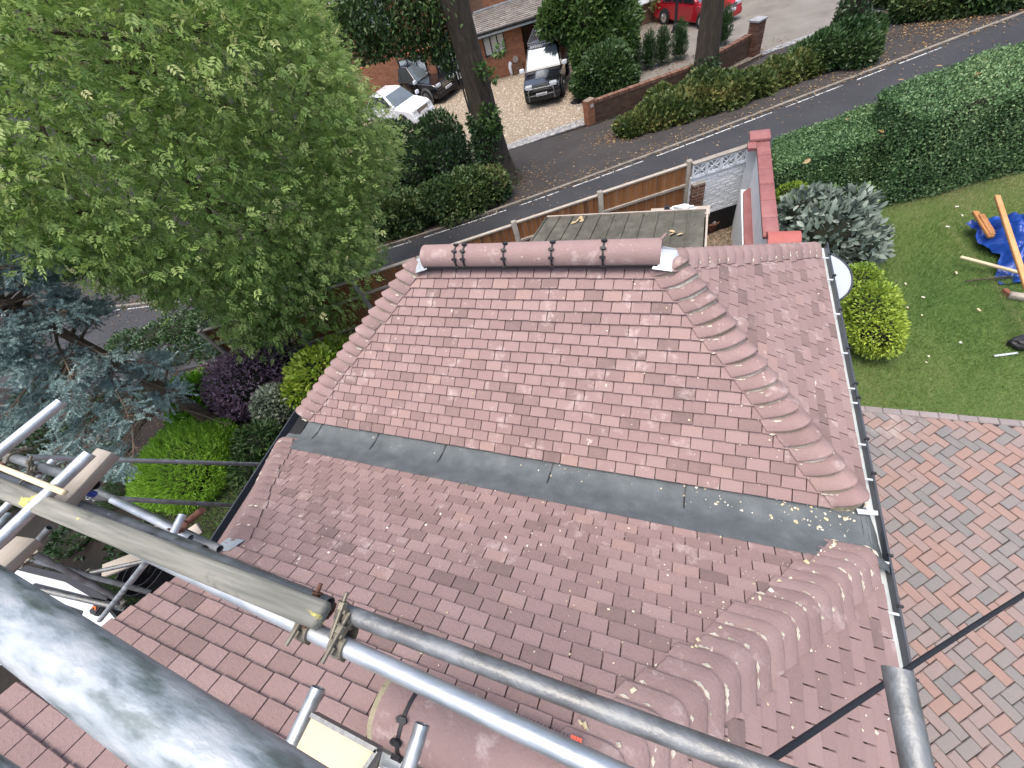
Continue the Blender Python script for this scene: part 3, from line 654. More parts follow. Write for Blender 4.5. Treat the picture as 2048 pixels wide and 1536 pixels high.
# bonnet hip tiles, each bedded on mortar
def bonnets(corner, inw, eA, eB, runs, LA, LB, mort=1.0, R=.165, tail=.135, head=.05, wt=.030, flare=.0, smear=6):
    corner = np.array(corner, float); inw = np.array(inw, float); eA = np.array(eA, float); eB = np.array(eB, float)
    for i in range(int(runs / (GA * CO)) + 1):
        r0 = i * GA * CO - .03; tn_ = float(np.clip(rng.normal(.62, .16), .2, 1))
        la, lb = LA * rng.uniform(.86, 1.14), LB * rng.uniform(.86, 1.14); yaw = rng.normal() * .012
        def curve(r, wing, lift_w, lift_c, out=0., R=R):
            c = corner + inw * r + np.array([0, 0, T * r]); pts = []
            ks = [('A', 1.0), ('A', .5), ('A', 0)] + [('C', k / 6) for k in range(1, 6)] + [('B', 0), ('B', .5), ('B', 1.0)]
            for kk, tt in ks:
                if kk == 'A': p = c + eA * (R + (la * wing - R) * tt); w_ = 1 - tt
                elif kk == 'B': p = c + eB * (R + (lb * wing - R) * tt); w_ = 1 - tt
                else: p = c + eA * R * (1 - tt) ** 2 + eB * R * tt ** 2; w_ = 1
                cw = 0 if kk != 'C' else math.sin(math.pi * tt)
                lift = lift_w + (lift_c - lift_w) * (w_ * .4 + .6 * cw)
                pts.append(p + np.array([0, 0, lift]) - inw * out * (.35 * w_ + .65 * cw))
            return pts
        a = curve(r0, 1.0, wt, tail, flare); a2 = curve(r0 + .005, 1.0, wt + .004, tail + .004, flare); m_ = curve(r0 + .055, .96, wt - .006, tail * .58 + head * .42, flare * .45, R * .85); b = curve(r0 + .125, .86, .012, head, 0, R * .6)
        lo = curve(r0 + .001, 1.0, wt - .012, tail - .015, flare); n = len(a); vs = lo + a + a2 + m_ + b; fs = []
        for q in range(4):
            for k in range(n - 1): fs.append((q * n + k, q * n + k + 1, (q + 1) * n + k + 1, (q + 1) * n + k))
        cr = np.cross(eA, eB)[2]
        if cr > 0: fs = [f[::-1] for f in fs]
        # side edges down to the slope
        for k in (0, n - 1):
            ids = [q * n + k for q in range(5)]; fs.append(tuple(ids))
        mb = MB(); mb.add(vs, fs, tn_); o = mb.build('hip_tile', TILE, house); 
        bm = bmesh.new(); bm.from_mesh(o.data); bmesh.ops.recalc_face_normals(bm, faces=bm.faces[:])
        bm.to_mesh(o.data); bm.free(); smooth_by_angle(o.data, 40)
        t0 = curve(r0 + .010, .96, wt - .011, tail - .013, flare * .95); t1 = curve(r0 + .008 - .010 * rng.random(), .97, .0, tail * .45, flare * .9); t2 = curve(r0 - .006, 1, -.03, -.04, flare * .7)
        fs = [(k, k + 1, n + k + 1, n + k) for k in range(n - 1)] + [(n + k, n + k + 1, 2 * n + k + 1, 2 * n + k) for k in range(n - 1)]
        mm = MB().add(t0 + t1 + t2, fs, rng.random())
        sm = curve(r0 - .012, .95, .030, head + .018, flare * .3)
        for q in range(int(rng.integers(max(smear - 4, 0), smear + 2))):
            k = int(rng.integers(1, n - 1)); f_ = rng.random(); c_ = sm[k] * f_ + sm[k - 1] * (1 - f_); tg = unit((sm[k] - sm[k - 1])[None])[0]; L_ = rng.uniform(.008, .030); w_ = rng.uniform(.004, .009)
            nn_ = np.array([0, 0, 1.]); sd = np.cross(nn_, tg); sd /= max(np.linalg.norm(sd), 1e-6)
            mm.add([c_ - tg * L_, c_ - sd * w_, c_ + tg * L_, c_ + sd * w_ * 1.4, c_ + nn_ * .009], [(0, 1, 4), (1, 2, 4), (2, 3, 4), (3, 0, 4)], 1.0)
        mm.build('mortar', MORTAR, o)
bonnets((HX1, 1.5, ZE), (-1, 1, 0), (-1, 0, 0), (0, 1, 0), 1.40, .25, .19, R=.165, tail=.138, head=.05, wt=.033)
bonnets((HX0, 1.5, ZE), (1, 1, 0), (1, 0, 0), (0, 1, 0), 1.42, .22, .19, R=.165, tail=.132, head=.05, wt=.033)
bonnets((HX1, 4.5, ZE), (-1, -1, 0), (-1, 0, 0), (0, -1, 0), 1.42, .19, .215, R=.15, tail=.10, head=.042, wt=.036)
bonnets((NX1, NY, ZE), (-1, -1, 0), (-1, 0, 0), (0, -1, 0), 1.50, .27, .25, R=.115, tail=.062, head=.036, wt=.040, smear=6)
bonnets((NX0, NY, ZE), (1, -1, 0), (1, 0, 0), (0, -1, 0), 1.05, .2, .18, R=.13, tail=.050, head=.042, wt=.034, smear=1)
# ridge tiles of the far roof, with black dry-ridge unions
def halfround(x0, x1, y, z, r, name, mat, parent, th=.016, tint=.5, a0=-12, n=14):
    vs = []; fs = []; na = n + 1
    for x in (x0, x1):
        for rr in (r, r - th):
            for k in range(na):
                a = math.radians(a0 + (180 - 2 * a0) * k / n); vs.append((x, y + rr * math.cos(a), z + rr * math.sin(a)))
    for k in range(n):
        fs += [(k, k + 1, 2 * na + k + 1, 2 * na + k), (na + k + 1, na + k, 3 * na + k, 3 * na + k + 1), (k + 1, k, na + k, na + k + 1), (2 * na + k, 2 * na + k + 1, 3 * na + k + 1, 3 * na + k)]
    fs += [(0, 2 * na, 3 * na, na), (n, na + n, 3 * na + n, 2 * na + n)]
    o = MB().add(vs, fs, tint).build(name, mat, parent); 
    bm = bmesh.new(); bm.from_mesh(o.data); bmesh.ops.recalc_face_normals(bm, faces=bm.faces[:]); bm.to_mesh(o.data); bm.free()
    smooth_by_angle(o.data, 40); return o
RY, RZZ, RR = 3.0, RZ + .035, .125
xs = [Z(x, 500, RZZ + .09) for x in (832, 901.6, 918.7, 1002.5, 1099.9, 1204.5, 1322)]
def ridge_x(px, y=495):
    return PL(px, y, (0, RY - .09, 0), np.array([0, 1., 0]))[0]
jx = [ridge_x(p) for p in (830, 902, 919, 1002.5, 1100, 1205, 1323)]
for a, b in zip(jx, jx[1:]):
    halfround(a + .003, b - .003, RY, RZZ + rng.normal() * .002, RR, 'ridge_tile', TILE, house, tint=rng.uniform(.6, .85))
def union(x, y, z, r, parent):
    o = halfround(x - .009, x + .009, y, z, r + .006, 'ridge_union', BLACKP, parent, th=.012)
    for a in (48, 80, 112, 150):
        mb = MB(); a = math.radians(a + 40); c = Vector((x, y + (r + .01) * math.cos(a), z + (r + .01) * math.sin(a))); rad = Vector((0, math.cos(a), math.sin(a))); tg = Vector((0, -math.sin(a), math.cos(a)))
        Mx = Matrix((( 1, tg.x, rad.x, c.x), (0, tg.y, rad.y, c.y), (0, tg.z, rad.z, c.z), (0, 0, 0, 1)))
        mb.box((-.026, -.006, -.002), (-.012, .006, .014), M=Mx); mb.box((.012, -.006, -.002), (.026, .006, .014), M=Mx); mb.box((-.02, -.012, 0), (.02, .012, .012), M=Mx)
        mb.build('union_clip', BLACKP, o)
    return o
for x in jx[1:-1]: union(x, RY, RZZ, RR, house)
# dry ridge roll along the tile course under the ridge
MB().beam((jx[0] + .02, RY - RR + .004, RZZ - .028), (jx[-1] - .02, RY - RR + .004, RZZ - .028), .03, .02).build('ridge_roll', BLACKP, house)
def enddisc(x, y, z, r, sgn):
    vs = [(x + sgn * .012, y, z + r * .35)] + [(x, y + r * math.cos(math.radians(a)), z + r * math.sin(math.radians(a)) - .01) for a in range(-20, 201, 20)]
    MB().add(vs, [(0, k, k + 1) if sgn > 0 else (0, k + 1, k) for k in range(1, len(vs) - 1)]).build('mortar', MORTAR, house)
enddisc(jx[-1] - .02, RY, RZZ, RR - .008, 1); enddisc(jx[0] + .02, RY, RZZ, RR - .008, -1)
# lead saddles at both ridge ends
def leadsheet(pts, name='lead_flashing', mat=LEAD, th=.004):
    n = len(pts); c = Vector(np.mean(np.array(pts), 0)); 
    vs = [tuple(p) for p in pts] + [tuple(Vector(p) - Vector((0, 0, th))) for p in pts]
    return MB().add(vs, [tuple(range(n)), tuple(range(2 * n - 1, n - 1, -1))] + [(i, n + i, n + (i + 1) % n, (i + 1) % n) for i in range(n)]).build(name, mat, house)
ex = jx[-1]
leadsheet([(ex - .06, RY - .155, RZZ - .035), (ex + .10, RY - .17, RZZ - .05), (ex + .16, RY - .06, RZZ - .05), (ex + .12, RY + .02, RZZ + .01), (ex - .02, RY, RZZ + .05)])
leadsheet([(ex - .02, RY, RZZ + .05), (ex + .12, RY + .02, RZZ + .01), (ex + .10, RY + .13, RZZ - .05), (ex - .06, RY + .15, RZZ - .03)])
ex = jx[0]
leadsheet([(ex + .06, RY - .15, RZZ - .03), (ex - .09, RY - .16, RZZ - .07), (ex - .13, RY, RZZ - .02), (ex + .02, RY, RZZ + .04)])
# a loose red tile nib on the ridge end
MB().beam((jx[-1] - .01, RY + .02, RZZ + RR), (jx[-1] + .025, RY + .05, RZZ + RR + .03), .02, .01).build('mortar_spall', TILE, house)

# ridge of the near roof
NRR = .135; nry, nrz = NRY, NRZ + .03
j0 = VX1 + .03; j1 = PL(945, 1410, (0, nry, 0), np.array([0, 1., 0]))[0] + .06; j2 = -.17
for a, b in ((j0, j1), (j1, j2)): halfround(a + .003, b - .003, nry, nrz, NRR, 'ridge_tile', TILE, house, tint=.42, th=.018, n=22)
union(j1, nry, nrz, NRR, house)
enddisc(j0 + .02, nry, nrz, NRR - .008, -1); enddisc(j2 - .02, nry, nrz, NRR - .008, 1)
# mortar bedding collar between the verge and the ridge tile
halfround(VX1 + .008, j0 + .005, nry, nrz - .004, NRR + .004, 'mortar', MORTAR, house, th=.05, tint=.3)
MB().beam((j0, nry - NRR - .008, nrz - .035), (j2 + .1, nry - NRR - .008, nrz - .035), .03, .018).build('ridge_roll', BLACKP, house)
mb = MB()
for k in range(14):
    x = j2 - .30 + k * .017; mb.box((x, nry + NRR - .004, nrz - .05), (x + .006, nry + NRR + .022, nrz - .038))
mb.build('ridge_vent_comb', BLACKP, house)
mb = MB()
for k in range(4):
    x = j2 - .06 + k * .012; mb.box((x, nry + NRR - .004, nrz - .05), (x + .010, nry + NRR + .026, nrz - .036))
mb.build('ridge_vent_comb', REDPL, house)['label'] = 'orange red end of the ridge vent comb'
leadsheet([(j2 + .0, nry - .05, nrz + .075), (j2 + .14, nry - .04, nrz + .045), (j2 + .15, nry + .10, nrz + .02), (j2 + .02, nry + .10, nrz + .05)])
# open void by the near ridge with offcuts and dust
mb = MB()
for k in range(60):
    x, y = rng.uniform(VX1 + .02, VX1 + .16), rng.uniform(-.62, -.42); r = rng.uniform(.006, .022); z = NRZ - T * (NRY - y) * 1 + .0 + rng.uniform(-.01, .02)
    mb.box((x, y, z), (x + r * 2, y + r * 1.4, z + r), rng.random(), Matrix.Translation((0, 0, 0)) )
o = mb.build('rubble', CRUMB, house, kind='stuff')
leadsheet([(VX1 + .01, NRY - .16, NRZ - .09), (VX1 + .12, NRY - .14, NRZ - .08), (VX1 + .1, NRY - .42, NRZ - .2), (VX1 + .01, NRY - .45, NRZ - .16)], mat=GUTW)
leadsheet([(VX1 + .11, NRY - .13, NRZ - .05), (VX1 + .15, NRY - .13, NRZ - .05), (VX1 + .17, NRY - .30, NRZ - .14), (VX1 + .14, NRY - .30, NRZ - .14)])
mb = MB(); pts = [Vector((VX1 + .02, NRY - .27, NRZ - .10)), Vector((VX1 + .05, NRY - .23, NRZ - .05)), Vector((VX1 + .10, NRY - .225, NRZ - .05)), Vector((VX1 + .14, NRY - .25, NRZ - .09))]
mb.tube(pts, [.012, .014, .014, .008], 6); mb.build('sealant_strip', WUPVC, house)

# ------------------------------------------------------------------ valley gutter between the roofs
va = MB(); nx = 46
X0v, X1v = -4.12, 1.46
for i in range(nx + 1):
    x = X0v + (X1v - X0v) * i / nx
    for (y, z) in ((1.74, ZE + .15), (1.56, ZE + .006), (1.50, ZE - .035), (1.38, ZE - .045), (1.30, ZE - .035), (1.22, ZE + .01), (1.05, ZE + .13)):
        if y > 1.5: k_ = min(max(x - HX0 - .06, 0), .24, max(HX1 - .06 - x, 0)) / .24; y = 1.5 + (y - 1.5) * k_; z = ZE - .035 + (z - ZE + .035) * k_
        if y < 1.25: k_ = min(max(x - NX0 - .06, 0), .22, max(NX1 - .10 - x, 0)) / .22; y = 1.22 + (y - 1.22) * k_; z = ZE - .02 + (z - ZE + .02) * k_
        va.v.append((x, y, z + rng.normal() * .0018))
for i in range(nx):
    for k in range(6): va.f.append((i * 7 + k, i * 7 + k + 1, (i + 1) * 7 + k + 1, (i + 1) * 7 + k)); va.t.append(.5)
valley = va.build('valley_gutter', FELT, house, smooth=True)
for x in (-3.72, -2.9, -2.05, -.9, .25):
    mb = MB(); mb.add([(x, 1.545, ZE - .005), (x + .012, 1.545, ZE - .005), (x + .0, 1.38, ZE - .0405), (x - .012, 1.38, ZE - .0405), (x - .012, 1.25, ZE - .008), (x - .002, 1.25, ZE - .008)], [(0, 3, 2, 1), (3, 4, 5, 2)]); mb.build('felt_seam', BLACKP, valley)
# loose felt flap where the valley runs out over the gutter
fl = MB(); nu, nv_ = 9, 9
for i in range(nu):
    for j in range(nv_):
        u, v = i / (nu - 1), j / (nv_ - 1)
        y = 1.52 - u * .44; x = 1.44 + v * (.055 + .05 * math.sin(u * 2.6)) ; z = ZE - .036 + .012 * math.sin(u * 9) * v - .05 * v * v + (.12 * max(0, u - .72) * (1 - v) + .06 * max(0, .16 - u) * 4 * v)
        if u > .8: z += .05
        fl.v.append((x - .0 + (.03 * max(0, u - .7) * 3), y, z))
for i in range(nu - 1):
    for j in range(nv_ - 1): fl.f.append((i * nv_ + j, i * nv_ + j + 1, (i + 1) * nv_ + j + 1, (i + 1) * nv_ + j)); fl.t.append(.5)
fl.build('felt_flap', FELT, valley, smooth=True)
mb = MB(); mb.add([(1.36, 1.60, ZE + .075), (1.45, 1.56, ZE + .03), (1.44, 1.49, ZE + .0), (1.37, 1.50, ZE + .0), (1.33, 1.56, ZE + .05)], [(0, 1, 2, 3, 4), (4, 3, 2, 1, 0)]); mb.build('felt_corner', FELT, valley)
leadsheet([(1.40, 1.49, ZE + .012), (1.53, 1.50, ZE + .008), (1.53, 1.47, ZE + .0), (1.41, 1.455, ZE + .002)])

# ------------------------------------------------------------------ gutters
def gutter(x0, x1, y0, y1, z, inner, rim, side):
    """square line gutter running along Y, open top; x0 inner edge, x1 outer edge"""
    t = MB(); d = .075
    prof = [(x0, z - .005), (x0, z - d), (x1, z - d), (x1, z)]
    n = 24; vs = []; fs = []
    for i in range(n + 1):
        y = y0 + (y1 - y0) * i / n
        for (x, zz) in prof: vs.append((x + rng.normal() * .0008, y, zz))
    for i in range(n):
        for k in range(3): fs.append((i * 4 + k, i * 4 + k + 1, i * 4 + 5 + k, i * 4 + 4 + k))
    gch = t.add(vs, fs).build('gutter', inner, house)
    r = MB(); s = 1 if x1 > x0 else -1
    r.box((min(x1 - .003 * s, x1 + .010 * s), y0, z - d - .004), (max(x1 - .003 * s, x1 + .010 * s), y1, z + .008)); r.build('gutter_rim', rim, gch)
    return gch
gut = gutter(1.475, 1.552, -1.6, 4.62, ZE - .02, GUTW, GUTD, 1)
gutl = gutter(-4.13, -4.205, -1.5, 1.62, ZE - .01, GUTD, GUTD, -1)
MB().box((1.478, 1.12, ZE - .093), (1.52, 1.47, ZE - .087)).build('silt', SOIL, gut)
for y in [-.9, -.28, .02, .42, .82, 1.14, 1.75, 2.05, 2.45, 2.6, 3.0, 3.5, 4.0, 4.35]:
    mb = MB(); mb.box((1.48, y, ZE - .030), (1.555, y + .014, ZE - .020)); 
    mb.build('gutter_bracket', GUTW, gut)
    mb = MB(); mb.box((1.545, y + .05, ZE - .03), (1.572, y + .066, ZE + .002)); mb.build('gutter_screw', BLACKP, gut)
mb = MB(); mb.box((1.3, -1.6, ZE - .16), (1.470, 4.4, ZE - .10)); mb.build('fascia', DARKF, house)
mb = MB(); mb.box((-4.12, -1.6, ZE - .16), (-3.95, 1.6, ZE - .03)); mb.build('fascia', DARKF, house)
# square lead soaker on the left edge where the taller slope begins
leadsheet([(VX0 - .02, NY - 1.14, ZE + T * 1.14 + .03), (VX0 + .13, NY - 1.12, ZE + T * 1.12 + .035), (VX0 + .12, NY - 1.22, ZE + T * 1.22 + .03), (VX0 - .02, NY - 1.26, ZE + T * 1.26 + .02)])
# crumbs of mortar and dust dropped by the roofers
mb = MB()
def crumb(p, r, t):
    k = rng.normal(size=(6, 3)) * .25
    vs = [(p[0] + r * (dx + k[i][0]), p[1] + r * (dy + k[i][1]), p[2] + r * .5 * (dz + k[i][2] * .5)) for i, (dx, dy, dz) in enumerate(((1, 0, 0), (-1, 0, 0), (0, 1, 0), (0, -1, 0), (0, 0, 1), (0, 0, -.6)))]
    mb.add(vs, [(0, 2, 4), (2, 1, 4), (1, 3, 4), (3, 0, 4), (2, 0, 5), (1, 2, 5), (3, 1, 5), (0, 3, 5)], t)
for k in range(800):
    a = rng.random(); t_ = rng.beta(1.4, 1.2)
    sz = .003 + .008 * rng.random() ** 3
    if a < .42:                                   # near slope, thickest by its right-hand hip
        r = rng.random() * 1.5; x = rng.uniform(-2.9, NX1 - r); 
        if rng.random() < .5: x = NX1 - r - abs(rng.normal()) * .35
        p = (max(x, -2.9), NY - r, ZE + T * r + .024)
    elif a < .62:
        r = rng.random() * 1.45; y = NY - r - abs(rng.normal()) * .6; y = max(y, -1.2); p = (NX1 - r, y, ZE + T * r + .026)
    elif a < .80:
        r = rng.random() * 1.4; x = NX1 - r - .1 - abs(rng.normal()) * .3 if rng.random() < .5 else rng.uniform(HX0 + r + .1, HX1 - r - .1); p = (x, 1.5 + r, ZE + T * r + .024)
    elif a < .86:
        r = rng.random() * 1.4; p = (HX1 - r, rng.uniform(1.6 + r, 4.4 - r), ZE + T * r + .026)
    else:
        x = 1.40 - abs(rng.normal()) * 1.0 if rng.random() < .7 else rng.uniform(-4, 1.4); p = (max(x, -4), rng.uniform(1.26, 1.48), ZE - .038); sz *= 1.2
    crumb(p, sz, t_)
for k in range(20):
    x = 1.42 - abs(rng.normal()) * .8; crumb((max(x, -4), rng.uniform(1.28, 1.47), ZE - .036), rng.uniform(.008, .016), rng.random())
for k in range(70):
    r = rng.random() * 1.45; s_ = rng.normal() * .16
    p = (NX1 - r - .16 + s_ * .3, NY - r - .12 + rng.normal() * .03, ZE + T * r + .06) if rng.random() < .5 else (NX1 - r - .20, NY - r + .005 + rng.normal() * .02, ZE + T * r + .03)
    crumb(p, rng.uniform(.006, .018), rng.random())
mb.build('mortar_crumbs', CRUMB, house, kind='stuff')

# ================================================================== SCAFFOLD
scaf = thing('scaffold', 'galvanised tube scaffold with clamps and weathered boards standing over the near roof slope', 'scaffold', loc=(0, 0, 0))
def tube(A, B, mat=GALV, r=.02415, n=20, hollow=.14, tint=None):
    return bevel_none(MB().tube([A, B], r, n, tint=rng.random() if tint is None else tint, hollow=hollow).build('tube', mat, scaf, smooth=False))
def bevel_none(o): smooth_by_angle(o.data, 45); return o
zl = 6 - 1.2
AX = lambda x: x
QA = Z(386, 1150, zl); QB = Z(1100, 1487, zl); tube(QA + (QB - QA) * -.6, QB + (QB - QA) * 1.6, GALV, tint=.7)                  # bright ledger
xB = Z(690, 1222, zl)[0]
tube((xB, -.066, zl), (2.2, -.078, zl - .06), GALVO, tint=.55)            # weathered ledger, its end just beyond the clamps
tube((xB - .06, -.064, zl), (-1.6, -.052, zl + .0), GALVO, tint=.2)
GA0 = AT(0, 1217, .375); GA1 = AT(320, 1440, .292); tube(GA0 + (GA0 - GA1) * 3, GA1 + (GA1 - GA0) * 1.5, RAILM, n=40, tint=.5)   # guard rail close to the camera
GB0 = AT(0, 1590, .5); GB1 = AT(60, 1632, .49); tube(GB0 + (GB0 - GB1) * 9, GB1 + (GB1 - GB0) * 6, RAILM, n=32, tint=.5)
def stick(q0, z0, q1, z1, mat=GALV, name=None, tint=None, hollow=.14):
    return tube(Z(*q0, z0), Z(*q1, z1), mat, tint=tint, hollow=hollow)
# transoms sticking out towards the roof
zt_ = 6 - 1.10
def transom(q, z, L=1.2, mat=GALV, tint=.9, dx=0.0):
    P = Z(*q, z); return tube(P, (P[0] + dx, P[1] - L, z), mat, tint=tint)
transom((637, 1375), 6 - 1.47, 1.0, GALV, .6, -.03)
transom((845, 1448), 6 - 1.55, 1.0, GALV, .5)
transom((1794, 1338), 6 - 1.11, 1.0, GALVO, .6, .02)
transom((124, 803), 6 - 1.10, 1.3, GALV, 1., -.35)
transom((180, 907), 6 - 1.12, 1.3, GALV, 1., -.22)
transom((108, 920), 6 - 1.9, 1.0, GALV, .7, -.1)
# ledgers on the left, upper lift
PR = Z(190, 970, 6 - 1.3)
tube((PR[0] - 2.4, PR[1] + .02, 6 - 1.3), PR, GALVO, tint=.6)
e1 = Z(405, 1103, 6 - 1.32); tube((e1[0] - 3.2, e1[1] + .02, 6 - 1.32), e1, GALVO, tint=.1)
# lower lift ledgers
stick((150, 960), 6 - 2.25, (440, 1098), 6 - 2.25, GALVO)
stick((225, 1000), 6 - 2.15, (382, 1076), 6 - 2.15, GALV)
stick((330, 1105), 6 - 3.6, (400, 1015), 6 - 3.3, GALVO, tint=.2) if False else None
stick((405, 1020), 6 - 2.2, (352, 1062), 6 - 2.3, RUST, hollow=0).scale = (1, 1, 1)
stick((365, 1030), 6 - 2.05, (335, 1090), 6 - 2.05, GALV, tint=.9)
# diagonal braces behind the roof edge
tube(AT(55, 914, 3.4), AT(560, 930, 5.6), GALV, tint=.5)
tube(AT(176, 994, 3.6), AT(500, 1013, 5.2), GALV, tint=.5)
# standards and braces in the dark well on the left
tube(AT(20, 1145, 3.0), AT(100, 1055, 3.0), GALVO, tint=.3)
tube(AT(20, 1107, 3.6), AT(300, 1185, 4.2), GALVO, tint=.3)
tube(AT(70, 1108, 3.4), AT(240, 1200, 3.9), GALVO, tint=.4)
tube(AT(85, 1180, 4.0), AT(250, 1218, 4.1), GALVO, tint=.1)
tube(AT(296, 1120, 3.1), AT(200, 1240, 4.3), GALV, tint=.7)
tube(AT(180, 1146, 4.6), AT(300, 1120, 4.8), GALVO, tint=.2)
tube(AT(16, 1030, 3.2), AT(-20, 1075, 3.0), GALV, tint=.6)
# boards
def board(A, B, wd, th, mat, up=(0, 0, 1), bev=.004, name='board'):
    o = MB().beam(A, B, wd, th, up, rng.random()).build(name, mat, scaf); return bevelled(o, bev, 1)
zb = 6 - 1.13
board((-4.0, -.068, zb), (Z(655, 1218, zb)[0], -.088, zb), .072, .045, BOARDM, (0, .12, 1), .010)
pA, pB = Z(-40, 918, zb + .035), Z(130, 986, zb + .035)
board(pA, pB, .022, .02, PALEW)
# toe board offcut of plywood by the near ridge, and bleached planks on the left
q0, q1, q2, q3 = [Z(x, y, 6 - 1.40) for (x, y) in ((626, 1429), (757, 1500), (690, 1600), (560, 1560))]
mb = MB(); vs = [tuple(q) for q in (q0, q1, q2, q3)]; vs += [(v[0], v[1], v[2] - .02) for v in vs]
mb.add(vs, [(3, 2, 1, 0), (4, 5, 6, 7), (0, 1, 5, 4), (1, 2, 6, 5), (2, 3, 7, 6), (3, 0, 4, 7)]); o = mb.build('plywood_board', PALEW, scaf); o['label'] = 'clean pale plywood offcut with a dark edge'
bm = bmesh.new(); bm.from_mesh(o.data); bmesh.ops.recalc_face_normals(bm, faces=bm.faces[:]); bm.to_mesh(o.data); bm.free()
mb = MB(); mb.beam(q0 + [0, 0, -.004], q1 + [0, 0, -.004], .012, .034); mb.build('board_hoop', GALVO, scaf)
mb = MB(); mb.beam(q1 + [0, 0, -.004], q2 + [0, 0, -.004], .012, .034); mb.build('board_hoop', GALVO, scaf)
board(AT(218, 905, 1.95), AT(120, 1010, 1.80), .085, .06, GREYW, (0.3, 0, 1))
board(AT(60, 1080, 1.75), AT(-40, 1170, 1.6), .09, .05, GREYW, (0.3, 0, 1))
board(AT(205, 1143, 5.4), AT(285, 1112, 5.6), .2, .04, GREYW)
board(AT(385, 1052, 5.3), AT(398, 1070, 5.3), .12, .05, GREYW)
# couplers: saddle, flap, bolt and nut, gripping a tube that runs along d
def coupler(P, d, mat=COUP, ang=0, bolt=1):
    P = Vector(P); d = Vector(d).normalized(); u = Vector((0, 0, 1)); s = d.cross(u).normalized(); u = s.cross(d)
    if ang: 
        Rm = Matrix.Rotation(math.radians(ang), 3, d); s, u = Rm @ s, Rm @ u
    Mx = Matrix(((d.x, s.x, u.x, P.x), (d.y, s.y, u.y, P.y), (d.z, s.z, u.z, P.z), (0, 0, 0, 1)))
    mb = MB(); n = 12
    for (w_, r0, r1, a0, a1) in ((.024, .0255, .0325, -200, 25),):
        vs = []; fs = []
        for k in range(n + 1):
            a = math.radians(a0 + (a1 - a0) * k / n)
            for (x, r) in ((-w_, r0), (w_, r0), (w_, r1), (-w_, r1)): vs.append(tuple(Mx @ Vector((x, r * math.cos(a), r * math.sin(a)))))
        for k in range(n):
            for j in range(4): fs.append((k * 4 + j, k * 4 + (j + 1) % 4, k * 4 + 4 + (j + 1) % 4, k * 4 + 4 + j))
        fs += [(0, 1, 2, 3), (n * 4 + 3, n * 4 + 2, n * 4 + 1, n * 4)]
        mb.add(vs, fs)
    mb.box((-.013, .026, .008), (.013, .040, .022), M=Mx); mb.box((-.018, -.026, -.033), (.018, .012, -.025), M=Mx); mb.box((-.012, .030, -.03), (.012, .042, -.014), M=Mx)
    mb.box((-.02, -.034, -.012), (.02, -.028, .012), M=Mx)
    o = mb.build('coupler', mat, scaf)
    if bolt:
        b = MB(); b.tube([Mx @ Vector((0, .044, -.055)), Mx @ Vector((0, .044, .062))], .0062, 8); 
        b.tube([Mx @ Vector((0, .044, .018)), Mx @ Vector((0, .044, .034))], .0135, 6); b.tube([Mx @ Vector((0, .044, .034)), Mx @ Vector((0, .044, .038))], .017, 10)
        b.build('bolt', mat, o)
    return o
ex_ = (1, 0, 0)
xA = Z(612, 1262, zl)[0]
yA = lambda x: QA[1] + (QB[1] - QA[1]) * (x - QA[0]) / (QB[0] - QA[0])
coupler((xA, yA(xA), zl), ex_, COUP, -100); coupler((xA + .015, -.070, zl), ex_, RUST, -80)
xC = Z(690, 1275, zl)[0]
coupler((xC, yA(xC), zl), ex_, COUP, -100); coupler((xC - .02, -.070, zl), ex_, COUP, -80)
coupler((xC - .01, -.112, zl - .002), ex_, COUP, 90, 0)
for (q, z, m_) in (((28, 915), 6 - 1.3, COUP), ((82, 935), 6 - 1.3, COUP), ((20, 930), 6 - 1.32, RUST), ((78, 955), 6 - 1.33, COUP), ((312, 1062), 6 - 2.2, COUP), ((345, 1065), 6 - 2.2, COUP), ((362, 1050), 6 - 2.1, RUST)):
    coupler(Z(*q, z), ex_, m_, rng.uniform(0, 360))
for (q, dpt_) in (((240, 1205), 4.0), ((62, 1105), 3.2), ((180, 1143), 4.6), ((45, 1120), 3.2)): coupler(AT(*q, dpt_), (.7, .7, 0), COUP, rng.uniform(0, 360))
tag(MB().tube([AT(78, 986 - 0, 1.5), AT(172, 985, 1.55)], .012, 8).build('ratchet_handle', ORP if False else GALVO, scaf)) if False else None
# cable crossing the lower right corner
cA, cB = AT(1470, 1568, 1.05), AT(2110, 1150, 1.9)
tag(MB().tube([cA + (cB - cA) * t + np.array([0, 0, -.03 * math.sin(math.pi * t)]) for t in np.linspace(0, 1, 14)], .0085, 10).build('cable', CABLE), 'black cable slanting across in front of the gutter and block paving', 'cable')
